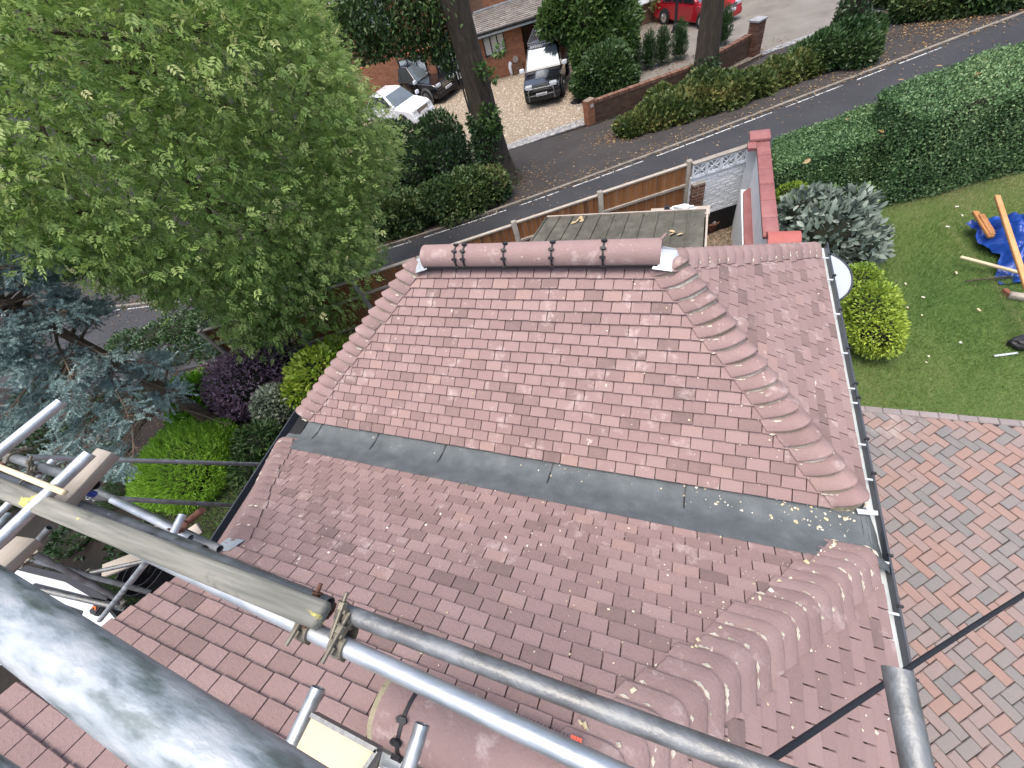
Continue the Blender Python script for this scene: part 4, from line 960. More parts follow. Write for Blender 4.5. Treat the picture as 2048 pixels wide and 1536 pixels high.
# ================================================================== FENCE, WALLS, SHED
FP = [np.array(p) for p in (Z(1379, 323, 1.2), Z(1196, 381, 1.2), Z(1035, 437, 1.2))]
fd = (FP[2] - FP[0]); fd[2] = 0; fd /= np.linalg.norm(fd); fn = np.array([fd[1], -fd[0], 0]); 
if fn[1] > 0: fn = -fn                                    # towards the house
fence = thing('fence', 'orange brown close board timber fence with concrete posts between shed and road', 'fence')
PW = 1.93
posts = [FP[0] + fd * PW * k for k in range(0, 7)]
for k, p in enumerate(posts):
    gz = g(p[0], p[1]); top = 1.2 - .05 * k * .6
    mb = MB(); mb.beam((p[0], p[1], gz - .3), (p[0], p[1], top + .03), .11, .11, tuple(fn), rng.random()); o = bevelled(mb.build('post', CONC, fence), .012, 1)
bm_sh = []
for k in range(6):
    a, b = posts[k], posts[k + 1]; top = 1.2 - .05 * k * .6 - .06; z0 = max(g(a[0], a[1]), g(b[0], b[1])) + .18
    a2 = a + fd * .06; b2 = b - fd * .06; L = np.linalg.norm(b2 - a2); nb = 17
    for i in range(nb):
        c = a2 + fd * L * (i + .5) / nb + fn * (.012 if i % 2 else .0) 
        mb = MB(); mb.beam((c[0], c[1], z0), (c[0], c[1], top), L / nb - .009, .011, tuple(fn + fd * .12), float(np.clip(rng.normal(.62, .2) - max(0, k - 1) * .22, 0, 1))); mb.build('board', FENCEW, fence)  # boards darken towards the left bays: tree shade put into the tint, plus weathering
    for zz, nm in ((top - .42, 'rail'), (z0 + .40, 'rail'), ):
        MB().beam((*(a2 + fn * .035)[:2], zz), (*(b2 + fn * .035)[:2], zz), .045, .05, (0, 0, 1), .3).build(nm, GREYW, fence)
    MB().beam((*a2[:2], top + .012), (*b2[:2], top + .012), .075, .03, (0, 0, 1), .4).build('capping', GREYW, fence)
    MB().beam((*a2[:2], z0 - .09), (*b2[:2], z0 - .09), .04, .2, (0, 0, 1), .4).build('gravel_board', CONC, fence)

# white painted garden wall: cross wall with pierced screen blocks, long wall with red coping
ww = thing('garden_wall', 'white painted brick wall with pierced screen blocks and a red coping beside the hedge', 'wall')
A = np.array(Z(1386, 330, 1.18)); B = np.array(Z(1503, 292, 1.18)); wd = B - A; wd[2] = 0; WL = np.linalg.norm(wd); wd /= WL; wn = np.array([wd[1], -wd[0], 0])
if wn[1] > 0: wn = -wn
zg = (VW(1412, 426, A, B)[2] + VW(1480, 408, A, B)[2]) / 2; ztop = 1.18; scr = .30
def wall_bricks(parent, O, d, n, L, z0, z1, mat, bl=.225, bh=.075, dep=.05, core_t=.1, name='brick', corem=None, gap=.010):
    """real courses: one mesh per brick on the face, a core behind them"""
    mb = MB(); P = O - n * core_t
    vs = [O + d * 0 - n * .006, O + d * L - n * .006, P + d * L, P]
    pts = [(*v[:2], z0) for v in vs] + [(*v[:2], z1) for v in vs]
    mb.add(pts, [(0, 1, 5, 4), (1, 2, 6, 5), (2, 3, 7, 6), (3, 0, 4, 7), (4, 5, 6, 7)]); mb.build('mortar', corem or mat, parent)
    meshes = {}
    nr = int((z1 - z0) / bh)
    for r in range(nr):
        x = -(bl / 2 if r % 2 else 0)
        while x < L - .01:
            l, rr = max(x, 0), min(x + bl, L)
            if rr - l > .03:
                w_ = round(rr - l, 2); key = (w_, int(rng.integers(0, 5)))
                if key not in meshes:
                    m = MB(); h = bh - gap; ww_ = w_ - gap; b = .006
                    vv = [(-ww_ / 2, 0, -h / 2), (ww_ / 2, 0, -h / 2), (ww_ / 2, 0, h / 2), (-ww_ / 2, 0, h / 2), (-ww_ / 2 + b, .012, -h / 2 + b), (ww_ / 2 - b, .012, -h / 2 + b), (ww_ / 2 - b, .012, h / 2 - b), (-ww_ / 2 + b, .012, h / 2 - b)]
                    m.add(vv, [(4, 5, 6, 7)[::-1], (0, 1, 5, 4)[::-1], (1, 2, 6, 5)[::-1], (2, 3, 7, 6)[::-1], (3, 0, 4, 7)[::-1]], key[1] / 5 + .1); o = m.build(name, mat, parent); meshes[key] = o.data; bpy.data.objects.remove(o)
                o = link(name, meshes[key], parent); c = O + d * (l + rr) / 2 + n * (rng.normal() * .0025 - .004)
                z = z0 + (r + .5) * bh
                o.matrix_local = Matrix(((d[0], n[0], 0, c[0]), (d[1], n[1], 0, c[1]), (0, 0, 1, z), (0, 0, 0, 1)))
            x += bl
wall_bricks(ww, A, wd, wn, WL, zg, ztop - scr, WPAINT)
mb = MB(); q_ = [A - wn * .01, B - wn * .01, B - wn * .09, A - wn * .09]; mb.add([(*v[:2], -1.3) for v in q_] + [(*v[:2], zg) for v in q_], [(0, 1, 5, 4), (1, 2, 6, 5), (2, 3, 7, 6), (3, 0, 4, 7)]); mb.build('shadow_gap_panel', DARKF, ww)  # black panel under the white bricks, painted for the dark shadowed gap there
nbk = 4; bw = WL / nbk
def screen_block(c0):
    """pierced block: frame, four petals and a cross of ribs, all real bars"""
    mb = MB(); h = scr / 2 - .004; t = .045
    def pt(u, v, w_): p = c0 + wd * u + wn * w_; return (p[0], p[1], c0[2] + v)
    def bar(u0, v0, u1, v1, wdt):
        du, dv = u1 - u0, v1 - v0; L = math.hypot(du, dv); pu, pv = -dv / L * wdt / 2, du / L * wdt / 2
        q = [(u0 + pu, v0 + pv), (u1 + pu, v1 + pv), (u1 - pu, v1 - pv), (u0 - pu, v0 - pv)]
        mb.add([pt(a, b, .03) for a, b in q] + [pt(a, b, -.005) for a, b in q], [(3, 2, 1, 0), (4, 5, 6, 7), (0, 1, 5, 4), (1, 2, 6, 5), (2, 3, 7, 6), (3, 0, 4, 7)])
    hw = bw / 2 - .002
    bar(-hw, h - .008, hw, h - .008, .02); bar(-hw, -h + .008, hw, -h + .008, .02); bar(-hw + .01, -h, -hw + .01, h, .022); bar(hw - .01, -h, hw - .01, h, .022)
    for sx in (-1, 1):
        for sz in (-1, 1):                        # each quarter: a petal made of two bowed ribs from the corner to the middle
            n_ = 5; c1 = (sx * hw * .9, sz * h * .9)
            for side in (-1, 1):
                pr = None
                for k in range(n_ + 1):
                    t_ = k / n_; bow = .036 * math.sin(math.pi * t_) * side; ln = math.hypot(*c1)
                    u, v = c1[0] * t_ - c1[1] / ln * bow, c1[1] * t_ + c1[0] / ln * bow
                    if pr: bar(pr[0], pr[1], u, v, .011)
                    pr = (u, v)
    for k in range(8):
        a = k * math.pi / 4; bar(0, 0, .022 * math.cos(a), .035 * math.sin(a), .03)
    o = mb.build('screen_block', WPAINT, ww); bm = bmesh.new(); bm.from_mesh(o.data); bmesh.ops.recalc_face_normals(bm, faces=bm.faces[:]); bm.to_mesh(o.data); bm.free()
for k in range(nbk):
    c = A + wd * bw * (k + .5); c[2] = ztop - scr / 2; screen_block(c)
MB().beam((*(A - wn * .02)[:2], ztop + .015), (*(B - wn * .02)[:2], ztop + .015), .12, .03).build('wall_capping', CONC, ww)
# long wall running back from the road to the house, red painted coping
cx0, cx1 = Z(1340 + 915 / 5.12, 337, 1.3)[0], Z(1340 + 1040 / 5.12, 335, 1.3)[0]
cyA = Z(1535, 472, 1.3)[1]; cyB = Z(1520, 283, 1.3)[1]
mb = MB(); mb.box((cx0 + .02, cyA, -1.2), (cx1 - .02, cyB + .3, 1.24)); mb.build('wall_panel', WPAINT, ww)
ny = 6
for k in range(ny):
    y0 = cyA + (cyB - cyA) * k / ny; y1 = cyA + (cyB - cyA) * (k + 1) / ny - .008
    mb = MB(); mb.box((cx0 - .015, y0, 1.242), (cx1 + .02, y1, 1.30), rng.random()); bevelled(mb.build('coping_slab', REDP, ww), .008, 1)
py0 = Z(1520, 283, 1.33)[1]; py1 = Z(1522, 256, 1.33)[1]
mb = MB(); mb.box((cx0 - .17, cyB - .24, 1.245), (cx0 - .02, cyB, 1.305), .4); mb.build('coping_slab', REDP, ww)
mb = MB(); mb.box((cx0 - .14, cyB + .004, 1.27), (cx1 + .03, cyB + .36, 1.36), .7); bevelled(mb.build('pier_cap', REDP, ww), .012, 1)['label'] = 'weathered red pier cap with an orange patch'
mb = MB(); mb.box((cx0 - .12, cyB + .02, -1.3), (cx1 - .01, cyB + .34, 1.268)); mb.build('pier', WPAINT, ww)
# low wall with a red painted top in front of it
lw = thing('low_wall', 'low white wall with a dark red painted top inside the garden wall', 'wall')
LQ = [Z(x, y, .55) for (x, y) in ((1487, 383), (1509, 370), (1516, 500), (1489, 500))]
mb = MB(); vs = [tuple(q) for q in LQ] + [(q[0], q[1], q[2] - .07) for q in LQ]
mb.add(vs, [(3, 2, 1, 0), (4, 5, 6, 7), (0, 1, 5, 4), (1, 2, 6, 5), (2, 3, 7, 6), (3, 0, 4, 7)]); o = mb.build('coping', REDP, lw); bm = bmesh.new(); bm.from_mesh(o.data); bmesh.ops.recalc_face_normals(bm, faces=bm.faces[:]); bm.to_mesh(o.data); bm.free()
lx0, lx1 = min(LQ[0][0], LQ[3][0]) - .06, max(LQ[1][0], LQ[2][0]) - .02; ly0, ly1 = LQ[2][1], LQ[1][1]
mb = MB(); mb.box((lx0 + .04, ly0, -.9), (lx1 - .03, ly1 - .02, .478)); mb.build('wall_panel', WPAINT, lw)
# red arch over the side door, half hidden by the far hip
ar = thing('door_arch', 'bright red half round arch rising behind the far hip tiles', 'arch')
axx0, axx1 = Z(1532, 492, 1.25)[0] , Z(1598, 490, 1.25)[0]; ayy = Z(1560, 490, 1.2)[1]
def arch_shell(x0, x1, y, z, r, name, mat, parent, th=.05):
    return halfround(x0, x1, y, z, r, name, mat, parent, th=th, a0=0, n=20)
arch_shell(axx0, axx1, ayy, 1.16, .24, 'arch_hood', REDB, ar); 
mb = MB(); mb.box((axx0 + .03, ayy - .17, -.3), (axx1 - .03, ayy + .17, 1.05)); mb.build('pier', WPAINT, ar)
MB().add([(axx0 + .035, ayy + .19 * math.cos(a), 1.16 + .19 * math.sin(a)) for a in np.linspace(0, math.pi, 14)], [tuple(range(14))]).build('infill', WUPVC, ar)
# old brick pier by the fence end
pr_ = thing('brick_pier', 'short old red brick pier between fence end and white wall', 'pier')
pc = np.array(Z(1394, 362, .78)); pw = .26
for (dv, nv2, o_) in ((wd, wn, pc - wd * pw / 2 + wn * pw / 2), (wn * -1, wd, pc + wd * pw / 2 + wn * pw / 2), (wn, -wd, pc - wd * pw / 2 - wn * pw / 2)):
    wall_bricks(pr_, np.array([o_[0], o_[1], 0]), np.array(dv), np.array(nv2), pw, -.9, .75, BRICKO, bl=.225, core_t=.12, corem=MORTAR)
MB().beam((*(pc - wd * pw / 2)[:2], .765), (*(pc + wd * pw / 2)[:2], .765), pw, .03).build('pier_capping', CONC, pr_)
# shed
sh = thing('shed', 'low garden shed with a mossy grey ribbed roof between fence and house', 'shed')
S = [Z(x, y, 1.5) for (x, y) in ((1063, 482), (1094, 436), (1412, 421), (1409, 476))]
S[0] = S[0] + (S[0] - S[1]) * .45; S[3] = S[3] + (S[3] - S[2]) * .45
nsl = 11
for k in range(nsl):
    t0, t1 = k / nsl, (k + 1) / nsl
    a = S[0] + (S[3] - S[0]) * t0; b = S[0] + (S[3] - S[0]) * (t1 - .006); c = S[1] + (S[2] - S[1]) * (t1 - .006); d = S[1] + (S[2] - S[1]) * t0
    q = [a, b, c, d]; dz = rng.normal() * .004
    vs = [(p[0], p[1], p[2] + dz) for p in q] + [(p[0], p[1], p[2] - .03) for p in q]
    MB().add(vs, [(0, 1, 2, 3), (7, 6, 5, 4), (0, 4, 5, 1), (1, 5, 6, 2), (2, 6, 7, 3), (3, 7, 4, 0)], rng.random()).build('roof_sheet', SHEDR, sh)
    MB().beam(a + [0, 0, .012], d + [0, 0, .012], .03, .03).build('roof_batten', SHEDR, sh)
MB().beam(S[3] + [.02, 0, 0], S[2] + [.02, 0, 0], .03, .07).build('fascia', GREYW, sh)
MB().beam(S[1] + [0, .015, 0], S[2] + [0, .015, 0], .03, .06).build('fascia', GREYW, sh)
mb = MB(); lo = np.min(np.array(S), 0); hi = np.max(np.array(S), 0); mb.box((lo[0] + .15, lo[1] + .1, -.7), (hi[0] - .1, hi[1] - .15, 1.46)); mb.build('wall', FENCEW, sh)
for q, r, tn_, s_ in (((1164, 441), .085, .9, 5), ((1346, 470), .05, .95, 3)):
    P = Z(*q, 1.53); n = s_
    foliage('fallen_leaf', None, np.tile(P, (n, 1)) + rng.normal(size=(n, 3)) * [.05, .04, .004], np.c_[rng.normal(size=(n, 2)), rng.normal(size=n) * .15], np.tile([0, 0, 1.], (n, 1)) + rng.normal(size=(n, 3)) * .3, rng.uniform(.10, .16, n), np.full(n, tn_), LITTER, LEAF6)
    tag(bpy.context.scene.objects[-1] if False else [o for o in COL.objects if o.name.startswith('fallen_leaf')][-1], 'curled dry leaves lying on the mossy shed roof' if s_ == 5 else 'single pale dry leaf low on the shed roof', 'leaf litter')
# things in the small gravel court
P = [tuple(G(*q)[:2]) for q in ((1412, 500), (1412, 430), (1478, 418), (1490, 500))]
sheet('gravel_court', P, .01, DKGRAV)
q = scatter(P, 900); n = len(q); foliage('gravel_stones', None, np.c_[q, gv(q[:, 0], q[:, 1]) + .012], np.c_[rng.normal(size=(n, 2)), np.zeros(n)], np.tile([0, 0, 1.], (n, 1)), rng.uniform(.03, .07, n), rng.beta(1.5, 1.5, n) * .8, DKSTONE, STN)
def plantpot(q, z, r, h, mat, label):
    P = G(*q, z); t = thing('plant_pot', label, 'pot', loc=tuple(P))
    mb = MB(); mb.tube([(0, 0, 0), (0, 0, h * .85), (0, 0, h * .86), (0, 0, h), (0, 0, h)], [r * .7, r, r * 1.1, r * 1.12, r * .9], 18); mb.build('pot', mat, t, smooth=False)
    mb = MB()
    for k in range(16):
        a = rng.uniform(0, 6.28); rr = r * .75 * math.sqrt(rng.random()); e = rng.uniform(.02, .045)
        mb.box((rr * math.cos(a) - e, rr * math.sin(a) - e, h - .01), (rr * math.cos(a) + e, rr * math.sin(a) + e * .8, h + e), rng.random(), Matrix.Rotation(a, 4, 'Z'))
    mb.build('pebbles', WPAINT, t, kind='stuff'); return t
plantpot((1417, 462), .0, .2, .3, BRICKO, 'round terracotta pot of white pebbles in the gravel court')
P = G(1430, 446); t = thing('brick_stack', 'small stack of loose red bricks behind the shed corner', 'bricks', loc=tuple(P))
for k in range(7): 
    mb = MB(); mb.box((-.11, -.05, 0), (.11, .05, .065), rng.random()); o = mb.build('brick', BRICKR, t); o.location = (.0 + (k % 2) * .13, (k // 4) * .11, (k % 4) * .068); o.rotation_euler = (0, 0, rng.normal() * .3)
P = Z(1365, 418, .95); t = thing('sack', 'crumpled white and grey sack lying on the fence side of the shed', 'sack', loc=tuple(P))
bm = bmesh.new(); bmesh.ops.create_icosphere(bm, subdivisions=3, radius=1)
for v in bm.verts: k = 1 + .35 * math.sin(v.co.x * 5 + 1) * math.sin(v.co.y * 6) + .15 * math.sin(v.co.z * 9); v.co = Vector((v.co.x * .22 * k, v.co.y * .08 * k, v.co.z * .07 * k))
me = bpy.data.meshes.new('bag'); bm.to_mesh(me); bm.free(); link('bag', me, t, WPAINT)
mb = MB(); mb.box((-.34, -.06, -.05), (-.24, .05, .08)); bevelled(mb.build('black_lid', BLACKP, t), .02, 2)
MB().box((-.6, -.12, -.12), (.5, .15, -.05)).build('shelf_board', GREYW, t)

# ================================================================== VEGETATION
def R_(w, q, d=None): return w * d / FPX
def blob(q, depth, rpx, zsc=1.0, ysc=1.0):
    c = AT(*q, depth); r = rpx * depth / FPX; return (c, (r, r * ysc, r * zsc))
def gblob(q, rpx, zf=.8, hf=.5):
    """blob standing on the ground, seen centred at pixel q"""
    z = g(*G(*q)[:2]); 
    for _ in range(6):
        r = rpx * dpt(Z(*q, z + .01)) / FPX; c = Z(*q, g(*G(*q)[:2]) + r * zf * hf); z = c[2]
    return (c, (r, r, r * zf))
# clipped hedges on the right: rectangular leaf walls
def hedge_box(name, label, corners, ztop, zbase_f, n, size, mat, base=.42, var=.2, up=.5, group=None, bulge=.06):
    """corners: 4 plan points round the top"""
    c = [np.array(p[:2], float) for p in corners]; ctr = np.mean(c, 0)
    t = thing(name, label, 'hedge', group, loc=(ctr[0], ctr[1], g(*ctr)))
    off = np.array([ctr[0], ctr[1], g(*ctr)])
    faces = []
    for i in range(4):
        a, b = c[i], c[(i + 1) % 4]; L = np.linalg.norm(b - a); h = ztop - g(*((a + b) / 2)); faces.append(('s', a, b, L * h))
    area_top = .5 * abs(sum(c[i][0] * c[(i + 1) % 4][1] - c[(i + 1) % 4][0] * c[i][1] for i in range(4))); faces.append(('t', None, None, area_top))
    tot = sum(f[3] for f in faces); P = []; N = []
    for k_, a, b, ar_ in faces:
        m = int(n * ar_ / tot)
        if k_ == 't':
            q = scatter(c, m); P.append(np.c_[q, np.full(len(q), ztop)]); N.append(np.tile([0, 0, 1.], (len(q), 1)))
        else:
            u = rng.random(m); v = rng.random(m); xy = a + (b - a) * u[:, None]; z0 = gv(xy[:, 0], xy[:, 1]); d = (b - a) / np.linalg.norm(b - a); nn = np.array([d[1], -d[0]])
            if np.dot(nn, (a + b) / 2 - ctr) < 0: nn = -nn
            P.append(np.c_[xy, z0 + (ztop - z0) * v]); N.append(np.tile([nn[0], nn[1], 0], (m, 1)))
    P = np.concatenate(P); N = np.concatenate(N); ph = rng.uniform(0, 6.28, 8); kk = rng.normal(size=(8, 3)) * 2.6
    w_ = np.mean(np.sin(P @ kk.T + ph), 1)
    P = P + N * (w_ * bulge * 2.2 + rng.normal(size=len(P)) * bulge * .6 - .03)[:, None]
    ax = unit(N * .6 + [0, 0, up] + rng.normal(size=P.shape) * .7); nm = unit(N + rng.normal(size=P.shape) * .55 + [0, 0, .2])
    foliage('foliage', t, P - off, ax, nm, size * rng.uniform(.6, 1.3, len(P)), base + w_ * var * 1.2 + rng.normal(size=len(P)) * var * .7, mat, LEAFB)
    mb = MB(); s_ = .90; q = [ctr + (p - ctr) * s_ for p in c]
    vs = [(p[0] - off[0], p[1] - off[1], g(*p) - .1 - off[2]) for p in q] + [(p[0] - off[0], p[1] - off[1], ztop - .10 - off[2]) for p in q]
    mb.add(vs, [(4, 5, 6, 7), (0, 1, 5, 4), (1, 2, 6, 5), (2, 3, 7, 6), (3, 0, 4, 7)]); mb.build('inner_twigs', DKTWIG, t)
    return t, off
ZT, ZL = 1.35, .75
f0, f1 = Z(1846, 236, ZT)[:2], Z(2048, 180, ZT)[:2]; fdir = (f1 - f0) / np.linalg.norm(f1 - f0)
b0, b1 = Z(1757, 178, ZT)[:2], Z(2048, 84, ZT)[:2]; bdir = (b1 - b0) / np.linalg.norm(b1 - b0)
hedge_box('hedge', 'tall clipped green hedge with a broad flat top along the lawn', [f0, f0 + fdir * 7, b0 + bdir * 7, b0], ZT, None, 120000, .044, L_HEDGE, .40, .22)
l0 = Z(1553, 338, ZL)[:2]; l3 = Z(1546, 277, ZL)[:2]; l1 = f0 + (f0 - b0) * .03 + fdir * .25; l2 = b0 + bdir * .25 + (f0 - b0) * .12
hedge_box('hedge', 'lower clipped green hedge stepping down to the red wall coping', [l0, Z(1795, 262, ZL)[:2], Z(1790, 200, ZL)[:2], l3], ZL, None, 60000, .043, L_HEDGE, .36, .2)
# fallen leaves lying on top of the hedges
P = np.array([Z(x, y, ZL + .06) for (x, y) in ((1770, 258), (1766, 266), (1622, 318), (1690, 240), (1775, 272))] + [Z(x, y, ZT + .07) for (x, y) in ((1808, 160), (1955, 152), (1968, 118), (1870, 132))])
n = len(P); foliage('fallen_leaf', None, P, np.c_[rng.normal(size=(n, 2)), np.zeros(n)], np.tile([0, 0, 1.], (n, 1)) + rng.normal(size=(n, 3)) * .5, rng.uniform(.12, .2, n), rng.uniform(.5, 1, n), LITTER, LEAF6)
o = [o for o in COL.objects if o.name.startswith('fallen_leaf')][-1]; o['kind'] = 'stuff'

# big ash on the left, its crown reaching from near the scaffold to beyond the fence
AB = G(706, 652)
ash = thing('ash_tree', 'large light green ash tree with feathery leaves filling the upper left', 'tree', loc=tuple(AB))
ab = [blob(q, d, r) for q, d, r in (((610, 230), 8.6, 185), ((450, 150), 7.4, 230), ((260, 110), 6.2, 270), ((110, 260), 5.6, 250), ((350, 380), 7.4, 250), ((560, 430), 8.8, 205), ((650, 560), 10.2, 112), ((450, 590), 8.9, 105),
     ((150, 420), 6.0, 130), ((330, 520), 7.8, 110), ((640, 80), 9.2, 105), ((690, 310), 9.3, 118), ((40, 60), 5.2, 240), ((520, 640), 9.8, 62), ((300, -60), 7, 200))]
skel = MB(); fork = np.array([AB[0], AB[1], .6])
base_l = np.zeros(3)
def limb(a, b, r0, r1, wig=.25, n=6):
    pts = []; o_ = rng.normal(size=3) * wig
    for k in range(n + 1):
        t_ = k / n; pts.append(a + (b - a) * t_ + o_ * math.sin(math.pi * t_) - AB)
    skel.tube(pts, list(np.linspace(r0, r1, n + 1)), 7)
limb(AB + [0, 0, -.2], fork, .20, .15, .08)
for k, (c, r) in enumerate(ab):
    st_ = fork if k < 10 else ab[2][0]; limb(st_, c, .09, .025, .35)
    for j in range(7):
        e = c + rdir(1)[0] * np.array(r) * .85; limb(c + (e - c) * .0 + rng.normal(size=3) * .1, e, .02, .006, .15, 4)
skel.build('trunk', TWIG, ash)
N_CL = 4300
P, D = blob_pts(ab, N_CL, shell=.5, amp=.3)
ct = tints(P, .42, .20, .45) + np.where(rng.random(len(P)) < .09, .30, 0)
m = 17
off3 = rng.normal(size=(len(P), m, 3)) * (.17 + .02 * np.linalg.norm(P - CAM, axis=1))[:, None, None]
PP = (P[:, None] + off3).reshape(-1, 3); ax = unit(np.repeat(D, m, 0) * .8 + rng.normal(size=(len(PP), 3)) * .7 + [0, 0, -.25]); nm = unit(rng.normal(size=(len(PP), 3)) * .55 + [0, 0, 1.])
tt = np.repeat(ct, m) + rng.normal(size=len(PP)) * .10; yl = rng.random(len(PP)) < .006; tt = np.where(yl, 1., np.clip(tt, 0, .97))
sz = .08 + .15 * rng.random(len(PP)) ** 1.3
okd = np.linalg.norm(PP - CAM, axis=1) > 2.6
pj = proj(PP); okd &= pj[:, 0] < np.interp(pj[:, 1], [-200, 0, 60, 120, 180, 230, 290, 340, 400, 540, 620, 690], [600, 640, 660, 690, 735, 770, 815, 800, 745, 765, 725, 700]) + rng.normal(size=len(PP)) * 14
okd &= pj[:, 1] < np.interp(pj[:, 0], [-300, 0, 60, 150, 240, 275, 300, 332, 370, 412, 450, 500, 560, 700, 760], [470, 500, 555, 562, 585, 585, 590, 625, 590, 612, 685, 712, 715, 700, 600]) + rng.normal(size=len(PP)) * 14

foliage('crown', ash, (PP - AB)[okd], ax[okd], nm[okd], sz[okd], tt[okd], L_ASH, PINN)

# blue spruce
SB = G(442, 864); SPT = thing('blue_spruce', 'sparse blue spruce with drooping branches and a leaning brown trunk', 'tree', loc=tuple(SB))
sk = MB(); stip = np.array([SB[0] - .15, SB[1] + .1, SB[2] + 6.2])
axis_ = stip - SB
trp = [SB + axis_ * t + np.array([.10 * math.sin(5 * t), .1 * math.sin(4 * t + 1), 0]) - SB for t in np.linspace(-.02, 1, 12)]
sk.tube(trp, list(np.linspace(.15, .02, 12)), 9)
TP = []; TA = []; DT = []
for k in range(150):
    t_ = rng.uniform(.14, .99); a = rng.uniform(0, 6.283); L = (2.5 - 1.75 * t_) * rng.uniform(.6, 1.12)
    p0 = SB + axis_ * t_; d = np.array([math.cos(a), math.sin(a), .1]); pts = []
    for j in range(7):
        u = j / 6; pts.append(p0 + d * L * u + np.array([0, 0, .10 * L * u - .55 * L * u * u * .8 + .18 * L * u ** 4]))
    pe = proj(np.array(pts[3:])); 
    if np.any((pe[:, 0] > 470) | ((pe[:, 0] > 270) & (pe[:, 1] > 860)) | ((pe[:, 0] > 210) & (pe[:, 1] < 690))): continue
    sk.tube([p - SB for p in pts], list(np.linspace(.028, .007, 7)), 5)
    for j in range(2, 7):
        for s_ in range(7):
            u = (j - 1 + rng.random()) / 6; ii = min(int(u * 6), 5); p = pts[ii] + (pts[ii + 1] - pts[ii]) * (u * 6 - ii)
            sd_ = np.cross(d, [0, 0, 1.]); sd_ /= np.linalg.norm(sd_)
            tl = L * .20 * (1.2 - u) + .06; side = rng.choice([-1, 1]); q = p + sd_ * side * tl * rng.uniform(.3, 1) + d * tl * .6 + np.array([0, 0, -.12 * tl - .03])
            if rng.random() < .5: sk.tube([p - SB, q - SB], [.006, .003], 4)
            if u > .35 + rng.random() * .25:
                TP.append(q); TA.append(unit((q - p)[None])[0] + [0, 0, .1]); DT.append(u)
    TP.append(pts[-1]); TA.append(d); DT.append(1)
sk.build('trunk', TWIG, SPT)
TP = np.array(TP); TA = np.array(TA); DT = np.array(DT)
pq = proj(TP); kp = ~((pq[:, 0] > 500) | ((pq[:, 0] > 265) & (pq[:, 1] > 850)) | ((pq[:, 0] > 400) & (pq[:, 1] > 745)) | ((pq[:, 0] > 190) & (pq[:, 1] < 700) & (pq[:, 0] + pq[:, 1] * .2 > 335)) | ((pq[:, 0] > 330) & (pq[:, 1] < 690))); TP, TA, DT = TP[kp], TA[kp], DT[kp]
rep = 3; TP2 = np.repeat(TP, rep, 0) + rng.normal(size=(len(TP) * rep, 3)) * .045; TA2 = unit(np.repeat(TA, rep, 0) + rng.normal(size=(len(TP) * rep, 3)) * .45)
foliage('needles', SPT, TP2 - SB, TA2, rdir(len(TP2)), rng.uniform(.16, .30, len(TP2)), .15 + .55 * np.repeat(DT, rep) + np.repeat(rng.normal(size=len(TP)) * .16, rep) + rng.normal(size=len(TP2)) * .1, L_SPR, TUFT)
def dwarf_spruce(q, depth, rpx, n, label):
    c, r = blob(q, depth, rpx); gz = g(c[0], c[1]); t = thing('blue_spruce', label, 'tree', loc=(c[0], c[1], gz)); off = np.array([c[0], c[1], gz])
    P, D = blob_pts([(c, r)], n, .6, .3); foliage('needles', t, P - off, unit(D + rng.normal(size=P.shape) * .4), rdir(len(P)), rng.uniform(.12, .2, len(P)), tints(P, .35, .2), L_SPR, TUFT)
    MB().tube([(0, 0, -.1), (0, 0, c[2] - gz)], [.06, .03], 7).build('trunk', BARK, t); return t
dwarf_spruce((455, 685), 10.9, 55, 260, 'small dark blue spruce half hidden behind the purple bush')
# shrubs in the left border
shrub('golden_conifer', 'rounded lime green conifer bush behind the scaffold poles', 'bush', [gblob((375, 935), 88, .8, .8), gblob((420, 905), 62, .8, .9), gblob((330, 965), 58, .7, .7)], 15000, .11, L_LIME, FAN, .5, .2, up=.6, shell=.16, amp=.2)
shrub('lime_shrub', 'bright lime shrub between spruce trunk and purple bush', 'bush', [gblob((398, 800), 54, 1., .9), gblob((378, 838), 36, .8, .8), gblob((415, 770), 36, .9, 1.)], 2600, .13, L_NEON, LEAF, .55, .25, up=.4)
shrub('purple_bush', 'round dark purple leaved bush beside the lime shrub', 'bush', [gblob((500, 765), 82, .9, .75), gblob((550, 715), 62, .9, 1.), gblob((440, 760), 40, .9, .8), gblob((455, 800), 42, .8, .6)], 9000, .085, L_PURP, LEAF, .42, .22, up=.3)
shrub('golden_bush', 'yellow green bush against the left eave of the far roof', 'bush', [gblob((640, 745), 56, .9, 1.0), gblob((600, 785), 38, .9, .9), gblob((672, 705), 34, .9, 1.)], 3800, .12, L_YG, LEAF6, .5, .25, up=.4)
shrub('variegated_bush', 'cream edged variegated bush by the valley end of the roof', 'bush', [gblob((548, 805), 40, 1., .9), gblob((540, 835), 28, .9, .7)], 2600, .085, L_VARI, LEAF, .5, .28, up=.4)
shrub('dark_shrub', 'dark green laurel like shrub under the left eave', 'bush', [gblob((520, 885), 46, .8, .8), gblob((500, 930), 40, .7, .7)], 1900, .13, L_DARK, LEAFN, .55, .25, up=.2)
shrub('low_juniper', 'low dark green spreading shrub left of the lime conifer', 'bush', [gblob((262, 965), 46, .5, .5), gblob((235, 990), 36, .4, .5)], 1700, .11, L_FERN, FAN, .45, .2, up=.2)
shrub('mossy_shrub', 'small mid green shrub at the foot of the spruce', 'bush', [gblob((345, 875), 34, .5, .5), gblob((395, 870), 24, .5, .5)], 900, .10, L_FERN, LEAF, .7, .2)
